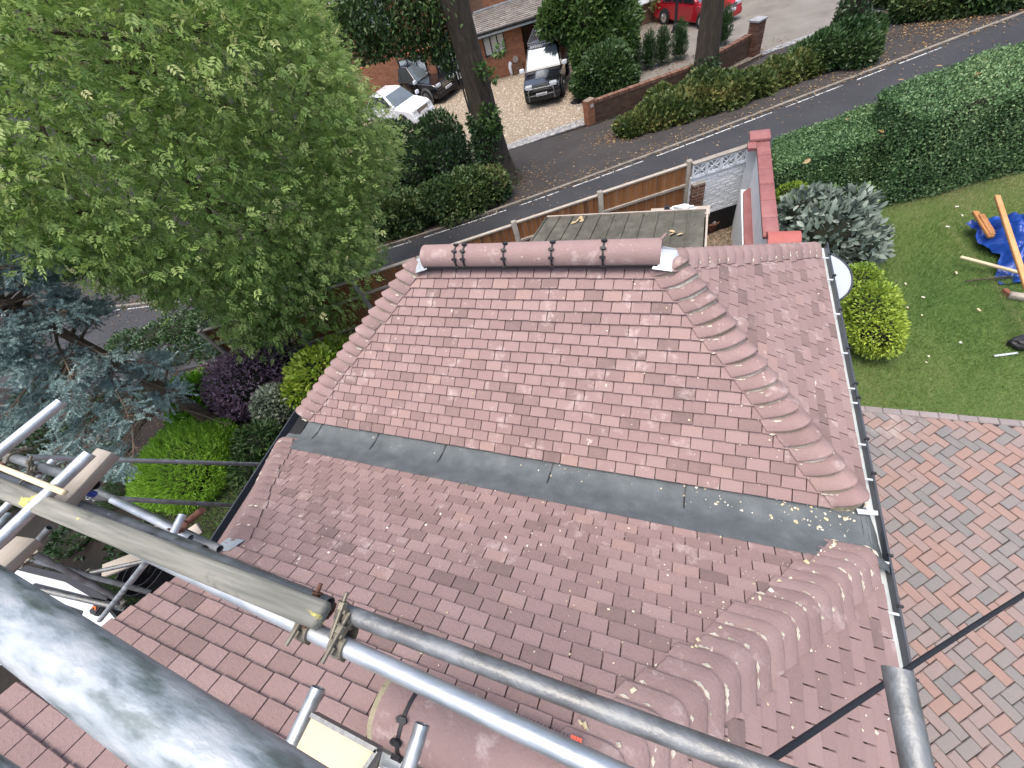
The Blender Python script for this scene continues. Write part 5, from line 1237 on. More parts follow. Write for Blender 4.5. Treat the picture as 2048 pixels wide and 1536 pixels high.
gc = shrub('ground_cover', 'dark ground cover plants in the shade below the spruce', 'plants', [gblob(q, r, .35, .3) for q, r in (((90, 770), 60), ((190, 830), 60), ((70, 890), 60), ((210, 920), 50), ((20, 720), 60), ((300, 800), 40), ((150, 1080), 60), ((260, 1090), 50), ((20, 1000), 60), ((480, 880), 30), ((120, 980), 50), ((370, 712), 42), ((430, 700), 44), ((480, 690), 40), ((325, 725), 36))], 9000, .12, L_DARK, LEAF, .25, .2, stem=False); gc['kind'] = 'stuff'
# ivy bank on our side of the road
shrub('ivy_hedge', 'low ivy clad bank between the road and the blue spruce', 'hedge', [gblob((250, 690), 40, .5, .5), gblob((310, 672), 42, .5, .6), gblob((365, 655), 44, .5, .7), gblob((420, 640), 50, .6, .7), gblob((480, 650), 56, .6, .6), gblob((560, 650), 60, .6, .6), gblob((450, 668), 46, .5, .6)], 9000, .10, L_IVY, LEAF6, .42, .25, up=.2)
# shrubs at the lawn
vb = [(Z(1660, 470, .55), (.62, .62, .55)), (Z(1615, 430, .5), (.55, .5, .5)), (Z(1710, 500, .4), (.42, .45, .42)), (Z(1690, 430, .5), (.42, .42, .45)), (Z(1740, 480, .3), (.22, .25, .3))]
VO = vb[0][0].copy(); VO[2] = g(VO[0], VO[1])
vt = shrub('viburnum', 'large grey green shrub with leathery leaves between red wall and lawn', 'bush', vb, 2200, .14, L_SILV, LEAF6, .5, .2, up=.35, shell=.3, nj=.5)
P, D = blob_pts(vb, 260, .04, .25); ax = unit(D + [0, 0, .35] + rng.normal(size=P.shape) * .5); 
tv, tf = LEAF6
lm = []
for t_ in (.3, .42, .55, .66, .76, .95):
    m_ = MB().add(tv.tolist(), [tuple(f) for f in tf.tolist()], t_); o = m_.build('leaf', L_SILV, vt); lm.append(o.data); bpy.data.objects.remove(o)
for k in range(len(P)):
    a = Vector(ax[k]); nn = Vector(unit((D[k] + [0, 0, .6] + rng.normal(size=3) * .4)[None])[0]); nn = (nn - a * nn.dot(a)).normalized(); b = nn.cross(a); s_ = rng.uniform(.12, .19); p = P[k] - VO
    o = link('leaf', lm[int(rng.integers(0, 5)) if rng.random() < .93 else 5], vt); o.matrix_local = Matrix(((a.x * s_, b.x * s_, nn.x * s_, p[0]), (a.y * s_, b.y * s_, nn.y * s_, p[1]), (a.z * s_, b.z * s_, nn.z * s_, p[2]), (0, 0, 0, 1)))
shrub('laurel_shoot', 'fresh light green shrub behind the grey green one by the hedge', 'bush', [(Z(1705, 412, .55), (.26, .26, .3)), (Z(1650, 405, .3), (.3, .25, .3))], 380, .15, L_HEDGE, LEAF6, .75, .15, up=.5)
shrub('small_yellow_shrub', 'small yellowish shrub in the shade of the lower hedge', 'bush', [(Z(1580, 392, .2), (.35, .25, .3))], 900, .07, L_EUON, LEAF, .3, .2)
shrub('yellow_bush', 'yellow green rounded bush beside the gutter and the lawn', 'bush', [(Z(1735, 625, .5), (.40, .46, .5)), (Z(1755, 665, .42), (.36, .36, .42)), (Z(1712, 572, .5), (.32, .36, .42)), (Z(1790, 632, .4), (.10, .1, .12)), (Z(1778, 690, .35), (.16, .18, .2)), (Z(1742, 560, .5), (.16, .16, .2)), (Z(1775, 600, .5), (.14, .16, .2))], 10500, .052, L_EUON, LEAF, .5, .25, up=.4)

# long dark hedge and tall dark bush across the road
def along(q0, q1, n): return [(q0[0] + (q1[0] - q0[0]) * k / (n - 1), q0[1] + (q1[1] - q0[1]) * k / (n - 1)) for k in range(n)]
shrub('roadside_hedge', 'long low rambling hedge along the far kerb below the dark bush', 'hedge', [gblob(q, 52 + 8 * math.sin(i * 2.2), .9, .8) for i, q in enumerate(along((640, 470), (985, 375), 9))] + [gblob(q, 46, .9, .7) for q in along((560, 520), (640, 480), 3)], 38000, .12, L_LONG, LEAFB, .5, .25, up=.4, shell=.3, amp=.45)
shrub('dark_bush', 'tall dark evergreen bush behind the roadside hedge in front of the white car', 'bush', [gblob((880, 285), 56, 1.0, .8), gblob((800, 308), 62, 1.0, .8), gblob((720, 330), 76, 1., .9), gblob((900, 330), 52, 1., .8), gblob((640, 370), 70, 1., .9), gblob((840, 345), 60, .9, .7)], 20000, .17, L_DARK, LEAF, .42, .25, up=.3)
# overgrown verge mounds
shrub('verge_undergrowth', 'overgrown grassy ivy mound around the middle street tree', 'undergrowth', [gblob(q, r, .75, .5) for q, r in (((1272, 254), 30), ((1310, 235), 44), ((1360, 215), 52), ((1410, 195), 56), ((1460, 190), 46), ((1510, 172), 42), ((1560, 150), 42), ((1610, 135), 42))] + [gblob((1280 + 40 * i + rng.normal() * 14, 246 - 15 * i + rng.normal() * 15), rng.uniform(16, 34), rng.uniform(.6, 1.1), .6) for i in range(10)], 34000, .15, L_MOUND, LEAFB, .45, .3, up=.7, shell=.4, amp=.35)
shrub('verge_hedge', 'dark ivy hedge at the foot of the right hand street tree', 'hedge', [gblob(q, r, .9, .9) for q, r in (((1650, 105), 42), ((1695, 85), 46), ((1725, 75), 36), ((1610, 115), 32), ((1720, 105), 34))], 15000, .16, L_IVY, LEAF, .45, .25, up=.4, shell=.3)
shrub('verge_hedge', 'dark hedge in the far right top corner above leaf litter', 'hedge', [gblob(q, r, .9, .9) for q, r in (((1830, 8), 34), ((1890, 2), 38), ((1950, -6), 40), ((2010, -14), 40), ((2060, -22), 36), ((1780, -12), 24))], 15000, .17, L_LONG, LEAF, .45, .25, up=.4, shell=.3)
# garden shrubs in front of the right hand house
shrub('garden_tree', 'tall green shrub tree between carport and white bay window', 'tree', [blob(q, d, r) for q, d, r in (((1180, 40), 18.6, 60), ((1220, 80), 18.8, 58), ((1130, 20), 18.6, 44), ((1180, 110), 19.0, 40), ((1240, 40), 18.8, 40), ((1210, 0), 18, 50), ((1100, 45), 18.6, 26))], 13000, .24, L_STREET, LEAF, .55, .25, up=.3)
shrub('garden_bush', 'dark glossy bush spilling over the old brick wall end', 'bush', [gblob((1215, 140), 52, .9, .9), gblob((1180, 160), 38, .9, .9), gblob((1240, 160), 36, .9, .8)], 9000, .17, L_DARK, LEAF, .62, .25, up=.3)
for i, (q, lb) in enumerate((((1268, 132), 'small dark conifer nearest the glossy bush on the wall'), ((1297, 124), 'small conifer second from the glossy bush'), ((1324, 116), 'slim small conifer third from the glossy bush'), ((1357, 106), 'small conifer just left of the middle street tree'), ((1443, 76), 'upright feathery conifer right of the middle street tree'))):
    c = G(q[0], q[1] + 14); r = .38; shrub('dwarf_conifer', lb, 'conifer', [((c[0], c[1], c[2] + .55), (r * .8, r * .8, .6)), ((c[0], c[1], c[2] + 1.0), (r * .5, r * .5, .45))], 900, .2, L_FERN, FAN, .5, .22, up=1.2, group='dwarf conifers behind the brick wall', stem=False)

# street trees
def street_tree(q, lean, r0, r1, h, label, ivy_h, ivy_n, ivy_side=None, flare=1.9, name='street_tree'):
    B_ = G(*q); t = thing(name, label, 'tree', 'big street trees on the verge', loc=tuple(B_)); nr, ns = 30, 26; mb = MB(); cs = []
    for i in range(nr + 1):
        u = i / nr; z = -.25 + (h + .25) * u; c = np.array([lean[0] * u * h + .06 * math.sin(u * 5), lean[1] * u * h + .05 * math.sin(u * 4 + 1), z]); cs.append(c)
        rad = (r0 + (r1 - r0) * min(1, u * 2.2)) * (1 + (flare - 1) * math.exp(-z * 1.9))
        for k in range(ns):
            a = 2 * math.pi * k / ns; bump = 1 + .045 * math.sin(5 * a + z * .6) + .03 * math.sin(9 * a - z * .9 + 2) + rng.normal() * .012 + .14 * math.exp(-z * 1.8) * math.sin(5 * a + 1)
            mb.v.append((c[0] + rad * bump * math.cos(a), c[1] + rad * bump * math.sin(a), z))
    for i in range(nr):
        for k in range(ns): mb.f.append((i * ns + k, i * ns + (k + 1) % ns, (i + 1) * ns + (k + 1) % ns, (i + 1) * ns + k)); mb.t.append(rng.random() * .6)
    mb.build('trunk', BARK, t, smooth=True)
    if ivy_n:
        zz = rng.random(ivy_n) ** 1.5 * ivy_h; a = rng.uniform(0, 6.28, ivy_n) if ivy_side is None else rng.normal(ivy_side, 1.0, ivy_n)
        rad = (r0 + (r1 - r0) * np.minimum(1, zz / h * 2.2)) * (1 + (flare - 1) * np.exp(-zz * 1.9)) + rng.random(ivy_n) * .12
        u = zz / h; P = np.c_[lean[0] * u * h + rad * np.cos(a), lean[1] * u * h + rad * np.sin(a), zz]; N = np.c_[np.cos(a), np.sin(a), np.zeros(ivy_n)]
        foliage('ivy', t, P, unit(rng.normal(size=P.shape) * .6 + [0, 0, -.3]), unit(N + rng.normal(size=P.shape) * .4), rng.uniform(.09, .18, ivy_n), rng.normal(.4, .22, ivy_n), L_IVY, LEAF)
    return t, B_, cs
bl = G(1003, 366); up_ = VW(922, 40, bl, bl + np.array([1., 0, 0]))
hL = up_[2] - bl[2]
lt, lb, cs = street_tree((1000, 368), ((up_[0] - bl[0]) / hL, 0.0), .50, .40, 9.5, 'thick leaning street tree with ivy at its foot beside the gravel drive', 2.6, 3000, 3.6)
# its low branches and hanging leaves
br = [blob(q, d, r) for q, d, r in (((700, 40), 12.6, 70), ((790, 40), 12.4, 62), ((860, 60), 12.6, 46), ((820, 100), 12.9, 34), ((740, 95), 12.8, 34), ((880, 118), 13, 24), ((905, 100), 13.2, 20), ((640, 10), 12.4, 60), ((882, 150), 13.2, 15), ((760, -10), 12, 80), ((850, -10), 12, 70))]
sk = MB()
for (c, r) in br:
    a = cs[18] + lb; e = c; sk.tube([(a + (e - a) * t_ + np.array([0, 0, .5 * math.sin(math.pi * t_)])) - lb for t_ in np.linspace(0, 1, 7)], list(np.linspace(.07, .012, 7)), 6)
sk.build('limbs', BARK, lt)
P, D = blob_pts(br, 1700, .7, .35); m = 9; PP = (P[:, None] + rng.normal(size=(len(P), m, 3)) * .22).reshape(-1, 3); D2 = np.repeat(D, m, 0); pj = proj(PP); kk_ = (pj[:, 1] < np.interp(pj[:, 0], [600, 740, 800, 870, 900, 940], [150, 125, 112, 128, 160, 150]))
foliage('crown', lt, PP - lb, unit(D2 * .5 + rng.normal(size=PP.shape) * .7 + [0, 0, -.4]), unit(rng.normal(size=PP.shape) * .5 + [0, 0, 1]), rng.uniform(.09, .18, len(PP)), np.repeat(tints(P, .45, .22, .4), m) + rng.normal(size=len(PP)) * .1, L_STREET, LEAF) if False else None
ax_ = unit(D2 * .5 + rng.normal(size=PP.shape) * .7 + [0, 0, -.4]); nn_ = unit(rng.normal(size=PP.shape) * .5 + [0, 0, 1]); tt_ = np.repeat(tints(P, .45, .22, .4), m) + rng.normal(size=len(PP)) * .1
foliage('crown', lt, (PP - lb)[kk_], ax_[kk_], nn_[kk_], rng.uniform(.09, .18, int(kk_.sum())), tt_[kk_], L_STREET, LEAF)
tb = [blob(q, dpt(VW(*q, bl, bl + np.array([1., 0, 0]))) - .45, r) for q, r in (((985, 150), 9), ((978, 235), 22), ((990, 262), 15), ((1000, 100), 9), ((965, 140), 13))]
P, D = blob_pts(tb, 520, .8, .3); foliage('leaf_tuft', lt, P - lb, unit(D + rng.normal(size=P.shape) * .5), unit(rng.normal(size=P.shape) * .5 + [0, 0, 1]), rng.uniform(.12, .22, len(P)), tints(P, .5, .25), L_STREET, LEAF)
bm_ = G(1404, 172); street_tree((1404, 178), (-.012, .0), .43, .37, 9.5, 'straight ridged grey street tree trunk in the middle of the verge', 1.2, 700, 5.2, flare=1.25)
br_ = G(1672, 108); street_tree((1672, 112), (.055, .0), .42, .36, 9.5, 'ivy covered street tree on the right beside the pale drive', 5.5, 4200, None, flare=1.3)
# trees far behind on the left
for i, (q, d, r, lb_) in enumerate((((560, 0), 34, 90, 'tall dark tree behind the brick house on the left'), ((330, -30), 38, 110, 'far bushy tree seen through the ash crown'), ((120, 20), 34, 120, 'far dark tree at the left edge behind the ash'), ((60, 480), 22, 90, 'dark rough shrub across the road at the left edge'))):
    c, rr = blob(q, d, r); gz = g(c[0], c[1]); 
    if c[2] - rr[2] > gz: pass
    t = thing('background_tree', lb_, 'tree', loc=(c[0], c[1], gz)); off = np.array([c[0], c[1], gz])
    P, D = blob_pts([(c, rr), (c + np.array([rr[0] * .7, .3, -rr[2] * .4]), rr), (c + np.array([-rr[0] * .8, .2, -rr[2] * .5]), rr)], 5200, .5, .35)
    foliage('crown', t, P - off, unit(D + rng.normal(size=P.shape) * .6), unit(D + rng.normal(size=P.shape) * .5 + [0, 0, .6]), rng.uniform(.22, .42, len(P)), tints(P, .35, .25, .4), L_DARK, LEAF)
    MB().tube([(0, 0, -.2), (.1, 0, max(c[2] - gz, 1) * .6), (0, .1, max(c[2] - gz, 1.2))], [.3, .2, .08], 8).build('trunk', BARK, t)
# leaf litter along kerb, verge and drives
LP = []
for _ in range(3600):
    u = rng.uniform(0, par[-1] + 6); o_ = abs(rng.normal()) * .55 - .12; 
    if rng.random() < .12: o_ = -rng.random() * 1.5
    p = kerbline(u) - kerbn(u) * o_; LP.append(p)
for q, sx, sy, k in (((1262, 262), .9, .5, 900), ((1300, 60), 1.6, .8, 900), ((1345, 130), 1.0, .4, 300), ((1450, 130), 1.6, .5, 500), ((1230, 215), 1.4, .35, 450), ((1860, 45), 1.3, .35, 700), ((1930, 42), 1.3, .35, 500), ((1810, 18), .7, .5, 350), ((1040, 360), .8, .5, 300), ((1100, 300), 3, 1.2, 130), ((1850, 85), 2.0, .9, 80)):
    c = G(*q)[:2]; LP += list(c + rng.normal(size=(k, 2)) @ np.array([[sx * .86, sx * .5], [-sy * .5, sy * .86]]))
LP = np.array(LP); n = len(LP)
foliage('leaf_litter', None, np.c_[LP, gv(LP[:, 0], LP[:, 1]) + .02 + rng.random(n) * .05], np.c_[rng.normal(size=(n, 2)), np.zeros(n)], unit(rng.normal(size=(n, 3)) * .35 + [0, 0, 1]), rng.uniform(.04, .10, n), np.clip(rng.normal(.42, .27, n), 0, 1), LITTER, LEAF)
# bark and small leaves on the soil of the left border
pl = [G(*q)[:2] for q in ((60, 560), (620, 640), (640, 800), (560, 900), (430, 1050), (100, 1000), (-60, 800))]
q = scatter(pl, 5000); n = len(q); foliage('leaf_litter', None, np.c_[q, gv(q[:, 0], q[:, 1]) + .01], np.c_[rng.normal(size=(n, 2)), np.zeros(n)], unit(rng.normal(size=(n, 3)) * .4 + [0, 0, 1]), rng.uniform(.03, .08, n), np.clip(rng.normal(.03, .10, n), 0, 1), LITTER, LEAF)
# ================================================================== HOUSES ACROSS THE ROAD
def brickmat(name, c1, c2, mort, sx=4.44, scale=1.0):
    m = bpy.data.materials.new(name); m.use_nodes = True; n = m.node_tree.nodes; l = m.node_tree.links; b = n['Principled BSDF']; b.inputs['Roughness'].default_value = .9; b.inputs['Specular IOR Level'].default_value = .2
    tc = n.new('ShaderNodeTexCoord'); sp = n.new('ShaderNodeSeparateXYZ'); l.new(tc.outputs['Object'], sp.inputs[0])
    ad = n.new('ShaderNodeMath'); ad.operation = 'ADD'; l.new(sp.outputs[0], ad.inputs[0]); l.new(sp.outputs[1], ad.inputs[1])
    cb = n.new('ShaderNodeCombineXYZ'); l.new(ad.outputs[0], cb.inputs[0]); l.new(sp.outputs[2], cb.inputs[1])
    bt = n.new('ShaderNodeTexBrick'); l.new(cb.outputs[0], bt.inputs['Vector']); bt.inputs['Scale'].default_value = 1.0; bt.inputs['Brick Width'].default_value = .225; bt.inputs['Row Height'].default_value = .075; bt.inputs['Mortar Size'].default_value = .007; bt.inputs['Bias'].default_value = 0
    bt.inputs['Color1'].default_value = (*c1, 1); bt.inputs['Color2'].default_value = (*c2, 1); bt.inputs['Mortar'].default_value = (*mort, 1)
    nz = n.new('ShaderNodeTexNoise'); nz.inputs['Scale'].default_value = 3; nz.inputs['Detail'].default_value = 6; l.new(tc.outputs['Object'], nz.inputs['Vector'])
    mx = n.new('ShaderNodeMix'); mx.data_type = 'RGBA'; mx.blend_type = 'MULTIPLY'; mx.inputs[0].default_value = .7
    rp = n.new('ShaderNodeMapRange'); rp.inputs[3].default_value = .55; rp.inputs[4].default_value = 1.35; l.new(nz.outputs['Fac'], rp.inputs[0])
    cc = n.new('ShaderNodeCombineColor'); [l.new(rp.outputs[0], cc.inputs[k]) for k in range(3)]
    l.new(bt.outputs['Color'], mx.inputs[6]); l.new(cc.outputs[0], mx.inputs[7]); l.new(mx.outputs[2], b.inputs['Base Color'])
    bp = n.new('ShaderNodeBump'); bp.inputs['Strength'].default_value = .6; bp.inputs['Distance'].default_value = .01; bp.invert = True; l.new(bt.outputs['Fac'], bp.inputs['Height']); l.new(bp.outputs[0], b.inputs['Normal'])
    return m
BW_ORANGE = brickmat('orange_brickwork', (.25, .085, .04), (.34, .14, .07), (.20, .16, .12))
BW_BROWN = brickmat('brown_brickwork', (.13, .062, .036), (.19, .095, .055), (.17, .145, .115))
BW_OLD = brickmat('old_brickwork', (.065, .037, .024), (.105, .062, .042), (.075, .064, .05))
def frame_of(A, B):
    d = np.array([B[0] - A[0], B[1] - A[1], 0.]); d /= np.linalg.norm(d); n = np.array([-d[1], d[0], 0.])
    if n[1] < 0: n = -n                                   # n points away from the road
    return d, n
class Loc:
    """house frame: x along the front, y back from it, z up"""
    def __init__(s, A, B): s.A = np.array(A); s.d, s.n = frame_of(A, B); s.rz = math.atan2(s.d[1], s.d[0])
    def on(s, x, y, back=0.):                             # pixel on the vertical plane `back` metres behind the front
        P = PL(x, y, s.A + s.n * back, s.n); r = P - s.A; return (float(r @ s.d), back, float(r[2]))
def window(parent, x0, x1, z0, z1, y, lights, frame, pane, blind=None, fw=.055, sill=None):
    mb = MB(); mb.box((x0, y - .05, z0), (x1, y + .04, z0 + fw)); mb.box((x0, y - .05, z1 - fw), (x1, y + .04, z1))
    for k in range(lights + 1):
        xx = x0 + (x1 - x0 - fw) * k / lights; mb.box((xx, y - .052, z0 + fw), (xx + fw, y + .04, z1 - fw))
    f = mb.build('window', frame, parent)
    for k in range(lights):
        a = x0 + (x1 - x0 - fw) * k / lights + fw; b = x0 + (x1 - x0 - fw) * (k + 1) / lights
        m = MB(); m.box((a, y - .004, z0 + fw), (b, y + .004, z1 - fw)); m.build('pane', pane, f)
        if blind: m = MB(); m.box((a, y + .012, z0 + fw), (b, y + .02, z1 - fw), rng.random()); m.build('blind', blind, f)
    if sill: m = MB(); m.box((x0 - .06, y - .14, z0 - .07), (x1 + .06, y - .02, z0 - .002)); m.build('sill', sill, f)
    return f
CLEAR = M('clear_glazing', [(.33, .37, .38), (.5, .54, .55)], rough=.08, nscale=.8, namt=.9, tint=0, spec=.9, metal=.35)
A, B = G(985, 161), G(1063, 139); H1 = Loc(A, B)
h1 = thing('brick_house', 'orange brick house with a ribbed lean-to roof and dark framed windows behind the gravel drive', 'house', loc=tuple(A), rz=H1.rz)
sb = 1.7
xr = H1.on(1042, 60)[0]; xl = -9.0
w1 = [H1.on(*q) for q in ((968, 74), (1007, 64), (1014, 104), (972, 115))]
wx0, wx1, wz0, wz1 = w1[3][0], w1[2][0], (w1[2][2] + w1[3][2]) / 2, (w1[0][2] + w1[1][2]) / 2
w2 = [H1.on(*q) for q in ((798, 119), (849, 106), (857, 143), (807, 157))]
vx0, vx1, vz0, vz1 = w2[3][0], w2[2][0], (w2[2][2] + w2[3][2]) / 2, (w2[0][2] + w2[1][2]) / 2
dx0, dx1 = H1.on(876, 150)[0], H1.on(930, 140)[0]
def wall_with_holes(parent, x0, x1, z0, z1, y, holes, th, mat, name='wall'):
    xs_ = sorted({x0, x1, *[h for q in holes for h in q[:2]]}); mb = MB()
    for a, b in zip(xs_, xs_[1:]):
        if b - a < 1e-4: continue
        hs = [q for q in holes if q[0] <= a + 1e-6 and q[1] >= b - 1e-6]
        zc = z0
        for q in sorted(hs, key=lambda q: q[2]):
            if q[2] > zc: mb.box((a, y, zc), (b, y + th, q[2]))
            zc = q[3]
        if zc < z1: mb.box((a, y, zc), (b, y + th, z1))
    return mb.build(name, mat, parent)
ez = 2.45
e0z = min(H1.on(947, 71, -.45)[2], H1.on(1093, 26, -.45)[2])
wall_with_holes(h1, xl, xr, -.1, max(wz1, e0z - .02), 0, [(wx0, wx1, wz0, wz1), (vx0, vx1, vz0, vz1), (dx0, dx1, -.05, 2.1)], .3, BW_ORANGE)
window(h1, wx0, wx1, wz0, wz1, .08, 3, DARKF, CLEAR, None, sill=BW_BROWN)
window(h1, vx0, vx1, vz0, vz1, .08, 3, DARKF, CLEAR, None, sill=GREYW)
mb = MB(); mb.box((dx0, .9, -.05), (dx1, 1.0, 2.1)); mb.box((dx0 - .02, .3, -.05), (dx0, 1.0, 2.1)); mb.box((dx1, .3, -.05), (dx1 + .02, 1.0, 2.1)); mb.build('porch_recess', DARKF, h1)
window(h1, dx0 + .9, dx1 - .15, .3, 1.9, .85, 2, WUPVC, CLEAR)
mb = MB(); mb.box((xr, .3, -.1), (xr + 5.2, 3.6, -.02)); mb.box((xr - .01, 3.6, -.1), (xr + 5.4, 3.8, ez)); mb.box((xr + 5.0, 0, -.1), (xr + 5.3, 3.6, ez)); mb.build('carport', DARKF, h1)
# lean-to roof: overlapping ribbed courses
e0, e1 = H1.on(947, 71, -.45), H1.on(1093, 26, -.45); t0, t1 = H1.on(941, 33, sb), H1.on(1034, 3, sb)
zt_r = (t0[2] + t1[2]) / 2; ze_r = (e0[2] + e1[2]) / 2; zt_r = max(zt_r, ze_r + .5)
nc = 12; x0r, x1r = e0[0] - 1.2, e1[0] + 1.5
rf = MB(); rf.box((x0r, -.4, ze_r - .14), (x1r, -.36, ze_r - .02)); roof = MB().add([(x0r, -.45, ze_r - .03), (x1r, -.45, ze_r - .03), (x1r, sb, zt_r - .03), (x0r, sb, zt_r - .03)], [(0, 1, 2, 3)]).build('roof', GREYP, h1)
for k in range(nc):
    y0 = -.45 + (sb + .45) * k / nc; y1 = -.45 + (sb + .45) * (k + 1.15) / nc; z0 = ze_r + (zt_r - ze_r) * k / nc; z1 = ze_r + (zt_r - ze_r) * (k + 1.15) / nc
    mb = MB(); nt_ = int((x1r - x0r) / .33)
    for i in range(nt_):
        a = x0r + (x1r - x0r) * i / nt_; b = x0r + (x1r - x0r) * (i + .985) / nt_; dz = rng.uniform(-.006, .006)
        mb.add([(a, y0, z0 + .05 + dz), (b, y0, z0 + .05 + dz), (b, y1, z1 + .008), (a, y1, z1 + .008), (a, y0, z0 + .0), (b, y0, z0 + .0)], [(0, 1, 2, 3), (4, 5, 1, 0)], rng.random())
    mb.build('tile_course', GREYP, roof)
mb = MB(); mb.box((x0r, -.5, ze_r - .2), (x1r, -.44, ze_r - .02)); mb.build('fascia', GUTW, h1)
mb = MB(); mb.box((x0r, -.58, ze_r - .09), (x1r, -.5, ze_r - .0)); mb.build('gutter', DARKF, h1)
mb = MB(); mb.box((x0r, sb - .12, zt_r + .0), (x1r, sb, zt_r + .06)); mb.build('lead_flashing', LEAD, h1)
wall_with_holes(h1, xl - 1, x1r, ze_r - .2, 5.2, sb, [(-7.4, -5.2, 3.4, 4.6), (.3, 2.6, 3.9, 5.0)], .3, BW_ORANGE)
window(h1, -7.4, -5.2, 3.4, 4.6, sb + .08, 3, WUPVC, CLEAR, sill=GREYW); window(h1, .3, 2.6, 3.9, 5.0, sb + .08, 3, DARKF, CLEAR)
mb = MB(); mb.add([(xl - 1.4, sb - .5, 5.0), (x1r + .4, sb - .5, 5.0), (x1r + .4, sb + 4.2, 8.0), (xl - 1.4, sb + 4.2, 8.0)], [(0, 1, 2, 3)]); mb.build('main_roof', GREYP, h1)
for x in (dx0 - .5, ):
    MB().tube([(x, -.06, 0), (x, -.06, ez)], .035, 8).build('drainpipe', DARKF, h1)
p = H1.on(1031, 118); MB().tube([(p[0], -.07, p[2]), (p[0], -.02, p[2])], .16, 18).build('wall_plaque', GREYW, h1)
p = H1.on(1036, 134); mb = MB(); mb.box((p[0] - .35, -.22, p[2] - .45), (p[0] + .3, -.003, p[2] + .2)); mb.build('meter_box', BW_BROWN, h1)
# white jar by the wall
P = G(1025, 148); t = thing('urn', 'white tapered garden urn standing by the brick house wall', 'urn', loc=tuple(P)); 
MB().tube([(0, 0, 0), (0, 0, .05), (0, 0, .35), (0, 0, .62), (0, 0, .74), (0, 0, .80)], [.15, .17, .21, .16, .08, .10], 14).build('jar', WUPVC, t, smooth=True); MB().tube([(0, 0, .80), (0, 0, .86)], [.09, .03], 12).build('lid', WUPVC, t)
P = G(1155, 203); mb = MB(); mb.tube([tuple(P + [0, 0, .014]), tuple(P + [0, 0, .026])], .33, 18); tag(mb.build('drain_cover', DARKF), 'round dark drain cover set in the gravel near the wall end', 'drain cover')

A, B = G(1240, 66), G(1345, 29); H2 = Loc(A, B)
h2 = thing('brick_house', 'brown brick house with a white framed bay window behind the pale drive', 'house', loc=tuple(A), rz=H2.rz)
q = [H2.on(*v) for v in ((1236, 22), (1345, -12), (1232, -40))]
mb = MB(); mb.box((-1.2, 0, -.1), (2.9, .3, q[0][2] - .02)); mb.box((-8, 1.2, -.1), (12, 1.5, 6)); mb.box((-1.2, .3, -.1), (-.9, 1.2, q[0][2])); mb.box((2.6, .3, -.1), (2.9, 1.2, q[0][2])); mb.build('wall', BW_BROWN, h2)
zb2 = q[0][2]; window(h2, -.15, 2.8, zb2, zb2 + 1.5, -.02, 3, WUPVC, CLEAR, fw=.11, sill=WUPVC)
mb = MB(); mb.box((-.4, -.1, zb2 + 1.5), (3.0, 1.2, zb2 + 1.7)); mb.build('bay_roof', GREYP, h2)
# a gable of a further house on the left
A = AT(640, 120, 36); A[2] = -2; B = AT(700, 100, 36); B[2] = -2; H3 = Loc(A, B)
h3 = thing('brick_house', 'pink brick gable glimpsed through leaves between the ash and the street tree', 'house', loc=tuple(A), rz=H3.rz)
mb = MB(); mb.box((-1.5, 0, 0), (2.2, 6, 5.2)); mb.build('wall', BW_ORANGE, h3)
mb = MB(); mb.add([(-1.9, -.4, 5.1), (2.6, -.4, 5.1), (2.6, 3, 7.4), (-1.9, 3, 7.4)], [(0, 1, 2, 3)]); mb.box((-1.9, -.46, 4.98), (2.6, -.38, 5.16)); mb.build('roof', GREYP, h3)

# boundary wall in old brick with a soldier course and an end pillar
bw_ = thing('boundary_wall', 'low old brick boundary wall with upright coping bricks and a tall end pillar', 'wall')
WA, WM, WE = G(1186, 246), G(1382, 178), G(1500, 112)
def brickrun(P0, P1, h, th, name):
    P0 = np.array([P0[0], P0[1], g(P0[0], P0[1])]); d, n = frame_of(P0, P1); L = np.linalg.norm((np.array(P1) - P0)[:2]); rz = math.atan2(d[1], d[0])
    mb = MB(); mb.box((0, 0, -.3), (L, th, h - .115)); o = mb.build('wall_face', BW_OLD, bw_); o.location = tuple(P0); o.rotation_euler = (0, 0, rz)
    nb = int(L / .075); me_ = {}
    for k in range(nb):
        key = k % 6
        if key not in me_:
            m = MB(); m.box((-.033, -.012, -.055), (.033, th + .012, .055), rng.random()); oo = m.build('coping_brick', BRICKO, bw_); me_[key] = oo.data; bpy.data.objects.remove(oo)
        c = P0 + d * (k + .5) * .075; c[2] += h - .055 + rng.normal() * .004; oo = link('coping_brick', me_[key], bw_); oo.location = tuple(c); oo.rotation_euler = (rng.normal() * .02, 0, rz)
brickrun(WA, WM, .82, .22, 'a'); brickrun(WM, WE, .80, .22, 'b')
# pillar bricks one by one
pd, pn = frame_of(WM, WE); rz = math.atan2(pd[1], pd[0]); pc0 = np.array([*(WE[:2]), g(WE[0], WE[1])]) + pd * .1
for r in range(15):
    for (ox, oy, ln, rot) in (((-.112, -.17, .225, 0), (.112, -.17, .225, 0), (-.17, .0, .22, 1), (.17, .0, .22, 1), (0, .17, .44, 0)) if r % 2 else ((0, -.17, .225, 0), (-.17, -.17, .1, 0), (.17, -.17, .1, 0), (-.17, .0, .22, 1), (.17, .0, .22, 1), (0, .17, .44, 0))):
        m = MB(); h = .032
        if rot: m.box((-.052, -ln / 2, -h), (.052, ln / 2, h), rng.random())
        else: m.box((-ln / 2 + .005, -.052, -h), (ln / 2 - .005, .052, h), rng.random())
        o = m.build('brick', BRICKO, bw_); c = pc0 + pd * ox + pn * oy + np.array([0, 0, .04 + r * .078]); o.location = tuple(c); o.rotation_euler = (0, 0, rz)
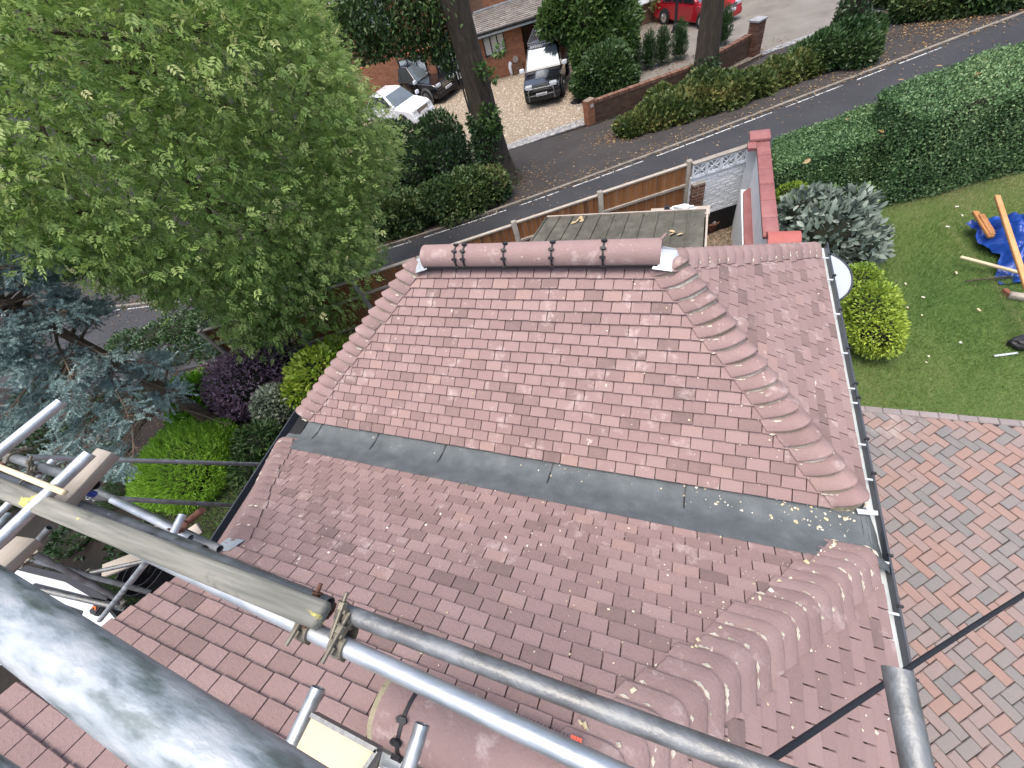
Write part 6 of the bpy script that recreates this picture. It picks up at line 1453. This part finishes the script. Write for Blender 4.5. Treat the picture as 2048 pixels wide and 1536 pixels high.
m = MB(); m.box((-.21, -.21, -.3), (.21, .21, 1.17)); o = m.build('mortar', MORTAR, bw_); o.location = tuple(pc0); o.rotation_euler = (0, 0, rz); o.scale = (.97, .97, 1)
m = MB(); m.box((-.25, -.25, 1.19), (.25, .25, 1.25)); o = m.build('pillar_cap', SETT, bw_); o.location = tuple(pc0); o.rotation_euler = (0, 0, rz)
# brick end of the wall at the gravel drive with house number plate
P = G(1182, 246); m = MB(); m.box((-.2, -.12, -.3), (.2, .2, .9)); o = m.build('wall_end', BW_ORANGE, bw_); o.location = tuple(P); o.rotation_euler = (0, 0, rz)
def text_mesh(s, size, depth=.002):
    c = bpy.data.curves.new('lettering', 'FONT'); c.body = s; c.size = size; c.align_x = 'CENTER'; c.align_y = 'CENTER'; c.extrude = depth
    o = bpy.data.objects.new('lettering', c); COL.objects.link(o); dg = bpy.context.evaluated_depsgraph_get(); me = bpy.data.meshes.new_from_object(o.evaluated_get(dg)); bpy.data.objects.remove(o); return me
me = text_mesh('30', .17); o = link('house_number', me, bw_, WUPVC); o.location = tuple(P + pd * .02 - pn * .125 + np.array([0, 0, .68])); o.rotation_euler = (math.pi / 2, 0, rz)

# lamp post
P = G(1350, 64); t = thing('lamp_post', 'black cast lamp post with a stepped foot in front of the red car', 'lamp post', loc=tuple(P))
MB().tube([(0, 0, -.05), (0, 0, .06), (0, 0, .07), (0, 0, .28), (0, 0, .34), (0, 0, .36), (0, 0, 3.2)], [.21, .21, .15, .13, .10, .075, .05], 12).build('column', BLACKP, t)
MB().tube([(0, 0, 3.2), (0, 0, 3.26), (0, 0, 3.62), (0, 0, 3.70), (0, 0, 3.85)], [.06, .13, .20, .22, .03], 6).build('lantern', DARKF, t)
P = G(940, 226); t = thing('post', 'thin black post standing behind the dark bush by the parked black estate', 'post', loc=tuple(P)); MB().tube([(0, 0, -.1), (-.02, 0, 2.5)], [.05, .045], 8).build('shaft', BLACKP, t); MB().tube([(-.02, 0, 2.5), (-.02, 0, 2.56)], [.07, .02], 8).build('finial', BLACKP, t)
# leafy pot by the house
P = G(1318, 42); t = thing('potted_plant', 'feathery green plant in a terracotta pot under the bay window', 'plant', loc=tuple(P)); MB().tube([(0, 0, 0), (0, 0, .4), (0, 0, .4)], [.2, .28, .22], 14).build('pot', BRICKR, t)
Pn, D = blob_pts([(np.array([P[0], P[1], P[2] + .95]), (.55, .5, .6))], 900, .6); foliage('foliage', t, Pn - P, unit(D + rng.normal(size=Pn.shape) * .5), rdir(len(Pn)), rng.uniform(.12, .24, len(Pn)), tints(Pn, .8, .15), L_MOUND, LEAFN)

# ================================================================== CARS
def prism(prof, hw, name, mat, parent, bev=.07, seg=3):
    """prof: (x, z, half-width) round the side outline"""
    n = len(prof); vs = [(x, -w_, z) for x, z, w_ in prof] + [(x, w_, z) for x, z, w_ in prof]
    o = MB().add(vs, [tuple(range(n)), tuple(range(2 * n - 1, n - 1, -1))] + [(i, n + i, n + (i + 1) % n, (i + 1) % n) for i in range(n)]).build(name, mat, parent)
    bm = bmesh.new(); bm.from_mesh(o.data); bmesh.ops.recalc_face_normals(bm, faces=bm.faces[:]); bm.to_mesh(o.data); bm.free()
    return bevelled(o, bev, seg, 20)
def car(label, loc, f, paint, L, W, H, suv=True, plate='', group=None, name='parked_car', glassm=CARGL, sideglass=CARGD, rack=False, bull=False, nose=1.08, hood=None, badge=False, stripes=False, trim=None):
    t = thing(name, label, 'car', group, loc=loc, rz=math.atan2(f[1], f[0])); hw = W / 2; belt = 1.10 if suv else .92; cl = .28 if suv else .2
    xw, xt, xr_, xb = (.20 * L, .06 * L, -.43 * L, -.485 * L) if suv else (.22 * L, .02 * L, -.25 * L, -.40 * L)
    prism([(-.5 * L, cl + .15, hw * .93), (-.495 * L, belt - .12, hw * .95), (-.48 * L, belt, hw * .93), (xw, belt + .02, hw * .96), (.42 * L, belt - .07, hw * .90), (.485 * L, belt - .17, hw * .86), (.5 * L, belt - .42, hw * .88), (.495 * L, cl + .1, hw * .88), (.43 * L, cl, hw * .9), (-.45 * L, cl, hw * .9)], hw, 'body', paint, t, .075, 3)
    prism([(xb, belt - .05, hw * .93), (xr_, H, hw * .74), (xt, H, hw * .74), (xw + .03, belt - .03, hw * .93)], hw, 'cabin', paint, t, .06, 3)
    def quad(pts, nm, m, off=.0):
        v = [Vector(p) for p in pts]; nrm = (v[1] - v[0]).cross(v[3] - v[0]).normalized(); v = [p + nrm * off for p in v]; b_ = [p - nrm * .02 for p in v]
        return MB().add([tuple(p) for p in v + b_], [(0, 1, 2, 3), (7, 6, 5, 4), (0, 4, 5, 1), (1, 5, 6, 2), (2, 6, 7, 3), (3, 7, 4, 0)]).build(nm, m, t)
    def cab(x, z, s): k = (z - belt) / (H - belt); return (x, s * (hw * .93 + (hw * .74 - hw * .93) * k), z)
    zt2, zb2 = H - .07, belt + .05
    fx = lambda z: xw + .03 + (xt - xw - .03) * (z - belt + .03) / (H - belt + .03)
    ws = .90
    quad([(fx(zb2), -hw * .93 * ws, zb2), (fx(zb2), hw * .93 * ws, zb2), (fx(zt2), hw * .76 * ws, zt2), (fx(zt2), -hw * .76 * ws, zt2)], 'windscreen', glassm, .014)
    rx = lambda z: xb + (xr_ - xb) * (z - belt) / (H - belt)
    quad([(rx(zb2), hw * .85, zb2), (rx(zb2), -hw * .85, zb2), (rx(zt2), -hw * .68, zt2), (rx(zt2), hw * .68, zt2)], 'rear_window', sideglass, .014)
    xs_ = [(.97, .66), (.64, .34), (.31, .05)]
    for s in (-1, 1):
        for (a, b) in xs_:
            x0b, x1b = rx(zb2) + .08, fx(zb2) - .12; x0t, x1t = rx(zt2) + .10, fx(zt2) - .06
            p = [cab(x0b + (x1b - x0b) * b, zb2, s), cab(x0b + (x1b - x0b) * a, zb2, s), cab(x0t + (x1t - x0t) * a, zt2, s), cab(x0t + (x1t - x0t) * b, zt2, s)]
            if s > 0: p = [p[1], p[0], p[3], p[2]]
            quad(p, 'side_window', sideglass, .012)
        mr = MB(); mr.box((xw - .05, s * hw * .95 - (.0 if s > 0 else .24), belt + .02), (xw + .07, s * hw * .95 + (.24 if s > 0 else .0), belt + .20)); bevelled(mr.build('mirror', WHITEC if paint is BLACKC else paint, t), .03, 2)
        for xa in (.295 * L, -.295 * L):
            arch = MB(); arch.tube([(xa, s * (hw * .90), .40 if suv else .33), (xa, s * (hw * .955), .40 if suv else .33)], .47 if suv else .38, 22); arch.build('wheel_arch', trim or BLACKP, t)
            r_ = .385 if suv else .32; wh = MB(); wh.tube([(xa, s * (hw * .72), r_), (xa, s * (hw * .955), r_), (xa, s * (hw * .985), r_)], [r_, r_, r_ * .9], 24); wo = wh.build('wheel', TYRE, t, smooth=False)
            rm = MB(); rm.tube([(xa, s * hw * .97, r_), (xa, s * hw * .992, r_)], r_ * .66, 16); 
            for k in range(5):
                a = k * 1.2566; rm.beam((xa, s * hw * .996, r_), (xa + r_ * .6 * math.cos(a), s * hw * .996, r_ + r_ * .6 * math.sin(a)), .07, .02, (0, 1, 0))
            rm.build('rim', CHROME if paint is not BLACKC else GALVO, wo)
        hl = MB(); hl.box((.455 * L, s * hw * .60 - .19, belt - .34), (.492 * L, s * hw * .60 + .19, belt - .14)); bevelled(hl.build('headlight', LAMPG, t), .04, 2)
        if suv: tl_ = MB(); tl_.box((-.502 * L, s * hw * .78 - .07, .8), (-.49 * L, s * hw * .78 + .07, belt + .1)); tl_.build('tail_light', REDPL, t)
    xg = .497 * L
    gr = MB(); gr.box((xg - .04, -hw * .42, belt - .38), (xg + .008, hw * .42, belt - .17)); go = gr.build('grille', BLACKP, t)
    bars = MB()
    for k in range(3): bars.box((xg + .004, -hw * .40, belt - .36 + k * .07), (xg + .016, hw * .40, belt - .335 + k * .07))
    bars.build('grille_bar', CHROME if not bull else GALVO, go)
    if badge: MB().tube([(xg + .016, 0, belt - .27), (xg + .03, 0, belt - .27)], .085, 20).build('badge', CHROME, go)
    bp = MB(); bp.box((.44 * L, -hw * .86, cl + .02), (.508 * L, hw * .86, cl + .30)); bevelled(bp.build('bumper', BLACKP if suv else paint, t), .05, 2)
    pz = cl + .34 if not bull else cl + .30
    pb = MB(); pb.box((.509 * L, -.26, pz - .056), (.516 * L, .26, pz + .056)); po = pb.build('number_plate', PLATE, t)
    if plate:
        me = text_mesh(plate, .10, .001); o = link('lettering', me, po, BLACKP); o.location = (.5175 * L, 0, pz - .002); o.rotation_euler = (math.pi / 2, 0, math.pi / 2); o.scale = (.84, 1, 1)
    if rack:
        rk = MB(); xa, xb2, wy, zr = -.40 * L, xt + .02, hw * .70, H + .09
        for y in (-wy, wy): rk.tube([(xa, y, zr), (xb2, y, zr)], .022, 8); rk.tube([(xa, y, zr + .09), (xb2, y, zr + .09)], .018, 8)
        for x in (xa, xb2): rk.tube([(x, -wy, zr), (x, wy, zr)], .022, 8); rk.tube([(x, -wy, zr + .09), (x, wy, zr + .09)], .018, 8)
        for k in range(15): y = -wy + 2 * wy * k / 14; rk.tube([(xa, y, zr - .005), (xb2, y, zr - .005)], .012, 6)
        for x in (xa + .3, (xa + xb2) / 2, xb2 - .2):
            for y in (-wy, wy): rk.box((x - .03, y - .02, H - .04), (x + .03, y + .02, zr))
        rk.build('roof_rack', GALVO, t)
        lb_ = MB(); lb_.box((xb2 + .03, -wy * .8, H + .02), (xb2 + .10, wy * .8, H + .11)); lo_ = lb_.build('light_bar', BLACKP, t)
        for k in range(10): y = -wy * .74 + k * wy * .164; m = MB(); m.box((xb2 + .10, y - .045, H + .03), (xb2 + .112, y + .045, H + .10)); m.build('lamp', LAMPG, lo_)
    if bull:
        bb = MB(); x = .53 * L; bb.tube([(x - .06, -.62, cl + .08), (x, -.60, cl + .5), (x - .02, -.52, cl + .58), (x - .02, .52, cl + .58), (x, .60, cl + .5), (x - .06, .62, cl + .08)], .032, 10); bb.tube([(x - .02, -.62, cl + .3), (x - .02, .62, cl + .3)], .02, 8); bb.build('bull_bar', GALVO, t)
    if stripes:
        m = MB(); 
        zf = lambda x: belt + .02 + (-.09) * (x - xw) / (.42 * L - xw)
        m.add([(xw + .12, -.3, zf(xw + .12) + .012), (.40 * L, -.3, zf(.40 * L) + .012), (.40 * L, .3, zf(.40 * L) + .012), (xw + .12, .3, zf(xw + .12) + .012)], [(0, 1, 2, 3)]); m.build('bonnet_panel', CHROME, t)
        for s in (-1, 1):
            m = MB(); m.box((xw + .12, s * .58 - .2, belt - .0), (xw + .42, s * .58 + .2, belt + .028)); m.build('bonnet_vent', BLACKP, t)
    return t
f1 = np.array([.127, -.99]); FLp, FRp = G(1057, 205), G(1128, 190); mid = (FLp + FRp) / 2; c = mid[:2] - f1 * 1.42
car('black off road car with roof rack and bull bar on the gravel', (*c, -2), f1, BLACKC, 4.75, 1.95, 1.86, plate='V566 NFB', rack=True, bull=True, stripes=True)
f2 = np.array([.94, -.34]); f2 /= np.linalg.norm(f2)
car('black estate four by four seen from its side, parked by the house window', (-15.4, 25.55, -2), f2, BLACKC, 4.85, 1.95, 1.85, plate='LK13 ZXE', badge=False, trim=GALVO)
car('white car mostly hidden behind the dark evergreen bush', (-15.6, 22.75, -2), f2, WHITEC, 4.4, 1.8, 1.50, suv=False, plate='')
f3 = np.array([.72, -.69]); f3 /= np.linalg.norm(f3)
car('bright red family car with a chrome grille half hidden by the middle street tree', (*(np.array([1.25, 28.1]) - f3 * 2.2), -2), f3, REDC, 4.55, 1.8, 1.62, suv=False, plate='GU06 FKV', badge=True, sideglass=CARGD)

# ================================================================== ON THE LAWN
# satellite dish or canopy disc by the gutter
DC = np.array([1.50, 4.36, 2.28]); t = thing('satellite_dish', 'pale grey rounded dish with a dark rim sticking out past the gutter', 'dish', loc=tuple(DC))
ns = 40; vs = []; fs = []
for r in (0, .5, 1.0):
    for k in range(ns): a = 2 * math.pi * k / ns; vs.append((.335 * r * math.cos(a), .44 * r * math.sin(a) * (1.06 if math.sin(a) < 0 else .98), -.03 + .03 * r * r))
for i in range(2):
    for k in range(ns): fs.append((i * ns + k, i * ns + (k + 1) % ns, (i + 1) * ns + (k + 1) % ns, (i + 1) * ns + k))
MB().add(vs, fs).build('reflector', DISHM, t, smooth=True)
MB().tube([Vector(vs[2 * ns + k % ns]) for k in range(ns + 1)], .010, 6, cap=False).build('rim', GUTD, t); MB().tube([(-.2, 0, -.06), (-.05, 0, -.35)], .03, 8).build('bracket', GALVO, t)
# blue tarpaulin over a heap, timbers across it
TC = G(2066, 508); t = thing('tarpaulin', 'crumpled blue tarpaulin heaped over building materials on the lawn', 'tarpaulin', loc=tuple(TC))
bm = bmesh.new(); bmesh.ops.create_grid(bm, x_segments=60, y_segments=60, size=1)
for v in bm.verts:
    x, y = v.co.x, v.co.y; r = math.hypot(x, y); a = math.atan2(y, x); k = 1 + .13 * math.sin(3 * a + 1) + .08 * math.sin(7 * a)
    h = .50 * max(0, 1 - (r / 1.0) ** 2.2) + .07 * abs(math.sin(6 * x + 3 * math.sin(4 * y))) * (1 - .3 * r) + .08 * abs(math.sin(7 * y - 5 * x + 2 * math.sin(6 * x))) + .02 * math.sin(19 * x + 13 * y) + .02 * math.sin(17 * a + 6 * r)
    v.co = Vector((x * .62 * k, y * .78 * k, max(h, .015)))
me = bpy.data.meshes.new('sheet'); bm.to_mesh(me); bm.free(); me.polygons.foreach_set('use_smooth', np.ones(len(me.polygons), bool)); link('sheet', me, t, TARP)
def plank(q0, z0, q1, z1, w_, h_, mat, label, cat='timber', name='timber_plank', group=None):
    a, b = Z(*q0, z0), Z(*q1, z1); o = MB().beam(a, b, w_, h_, (0, 0, 1), rng.random()).build(name, mat); bevelled(o, .003, 1); return tag(o, label, cat, group)
gz = lambda q: G(*q)[2]
plank((1994, 392), .5, (2075, 640), .42, .066, .045, ORW, 'long orange plank lying across the blue tarpaulin')
plank((1950, 424), .12, (1982, 474), .16, .075, .05, ORW, 'short orange plank end, the lower of two poking out left of the tarpaulin')
plank((1962, 430), .16, (1986, 470), .18, .075, .05, ORW, 'short orange plank end nearest the tarpaulin of the pair')
plank((1921, 514), .10, (2080, 556), .16, .05, .035, PALEW, 'pale roofing batten pointing left from under the tarpaulin')
plank((1931, 562), .05, (2022, 553), .05, .022, .02, BARK, 'thin brown stick on the grass below the pale batten')
plank((1988, 712), .03, (2035, 706), .03, .03, .02, GUTW, 'thin grey metal strip beside the black bag')
P = G(2046, 694); t = thing('rubble_sack', 'black rubbish bag cut by the right edge of the lawn', 'bag', loc=tuple(P)); bm = bmesh.new(); bmesh.ops.create_icosphere(bm, subdivisions=3, radius=1)
for v in bm.verts: k = 1 + .12 * math.sin(v.co.x * 6) * math.sin(v.co.y * 7 + 1) + .06 * math.sin(v.co.z * 11); v.co = Vector((v.co.x * .2 * k, v.co.y * .13 * k, .08 + v.co.z * .1 * k))
me = bpy.data.meshes.new('bag'); bm.to_mesh(me); bm.free(); link('bag', me, t, BLACKP)
P = G(2040, 600); t = thing('log_offcut', 'dark grey timber offcut under the corner of the tarpaulin', 'timber', loc=tuple(P)); m = MB(); m.beam((-.14, .05, .05), (.1, -.02, .05), .1, .09); bevelled(m.build('block', GREYW, t), .01, 1); m = MB(); m.beam((-.16, .18, .04), (-.1, .02, .04), .06, .06); m.build('red_brick_end', BRICKR, t)
P = G(1745, 428); t = thing('plastic_sheet', 'scrap of pale plastic at the foot of the hedge', 'plastic', loc=tuple(P))
vs = [(-.13, -.08, .02), (-.02, -.05, .10), (.10, .04, .12), (.12, .12, .06), (.03, .06, .02), (-.06, .02, .05)]; MB().add(vs, [(0, 1, 5), (1, 2, 4, 5), (2, 3, 4)]).build('sheet', GUTW, t)
# wood chips and mortar bits on the grass and paving
mb = MB(); 
for q, sx in (((1850, 690), 70), ((1900, 560), 60), ((1960, 700), 60), ((1830, 600), 60), ((1900, 470), 40)):
    for k in range(3):
        p = G(q[0] + rng.normal() * sx, q[1] + rng.normal() * sx * .6)
        if p[0] < 2.3 or p[1] < 4.3: continue
        a = rng.uniform(0, 6.28); L = rng.uniform(.008, .035); w_ = rng.uniform(.005, .013); mb.box((-L, -w_, 0), (L, w_, .012), rng.random(), Matrix.Translation(Vector(p) + Vector((0, 0, .06))) @ Matrix.Rotation(a, 4, 'Z') @ Matrix.Rotation(rng.normal() * .2, 4, 'Y'))
mb.build('wood_chips', CRUMB)['kind'] = 'stuff'
# ================================================================== IN THE WELL AT THE LOWER LEFT
def flat(pts, th, name, mat, parent):
    n = len(pts); v = [Vector(p) for p in pts]; nrm = Vector((0, 0, 0))
    for i in range(n): nrm += (v[i] - v[0]).cross(v[(i + 1) % n] - v[0])
    nrm.normalize(); nrm = nrm if nrm.z > 0 else -nrm; lo = [p - nrm * th for p in v]
    o = MB().add([tuple(p) for p in v + lo], [tuple(range(n)), tuple(range(2 * n - 1, n - 1, -1))] + [(i, n + i, n + (i + 1) % n, (i + 1) % n) for i in range(n)]).build(name, mat, parent)
    bm = bmesh.new(); bm.from_mesh(o.data); bmesh.ops.recalc_face_normals(bm, faces=bm.faces[:]); bm.to_mesh(o.data); bm.free(); return o
zc = 1.1
t = thing('lean_to_roof', 'white flat lean-to roof with black edging below the scaffold tubes', 'roof')
flat([Z(x, y, zc) for x, y in ((-80, 1128), (25, 1138), (130, 1164), (205, 1208), (250, 1262), (140, 1330), (-80, 1330))], .06, 'roof_panel', BLIND, t)
flat([Z(x, y, zc + .012) for x, y in ((-80, 1112), (25, 1124), (135, 1150), (215, 1196), (205, 1208), (130, 1164), (25, 1138), (-80, 1128))], .10, 'edging', BLACKP, t)
flat([Z(x, y, zc + .012) for x, y in ((60, 1172), (70, 1166), (240, 1208), (238, 1222))], .02, 'glazing_bar', DARKF, t)
flat([Z(x, y, zc + .012) for x, y in ((110, 1212), (120, 1206), (165, 1222), (160, 1236))], .02, 'glazing_bar', DARKF, t)
P = Z(194, 1218, zc + .07); t = thing('tool_case', 'small black tool case with an orange handle by the roof edge', 'case', loc=tuple(P)); m = MB(); m.box((-.09, -.07, -.06), (.09, .07, .03)); bevelled(m.build('case', BLACKP, t), .02, 2); MB().tube([(-.04, -.01, .035), (-.02, .02, .045), (.02, .02, .045), (.04, -.01, .035)], .010, 8).build('handle', ORP, t)
P = G(325, 1150, .3); t = thing('membrane_roll', 'coil of black roofing membrane under the verge tiles', 'roll', loc=tuple(P))
pts = [Vector(((.12 + .022 * a) * math.cos(a), (.12 + .022 * a) * math.sin(a), 0)) for a in np.linspace(0, 6.28 * 2.6, 60)]
vs = []; fs = []
for p in pts: vs += [(p.x, p.y, -.12), (p.x, p.y, .35), (p.x * .97, p.y * .97, .35), (p.x * .97, p.y * .97, -.12)]
for i in range(59): fs += [(i * 4 + k, i * 4 + (k + 1) % 4, i * 4 + 4 + (k + 1) % 4, i * 4 + 4 + k) for k in range(4)]
MB().add(vs, fs).build('roll', BLACKP, t); flat([(.1, -.5, -.1), (.7, -.45, -.1), (.75, .3, -.1), (.1, .4, -.1)], .03, 'loose_end', BLACKP, t)
P = AT(176, 985, 1.9); t = thing('water_bottle', 'small blue capped bottle wedged by the scaffold tube end', 'bottle', loc=tuple(P)); MB().tube([(0, 0, -.03), (0, 0, .015), (0, 0, .025)], [.016, .016, .010], 10).build('bottle', TARP, t)
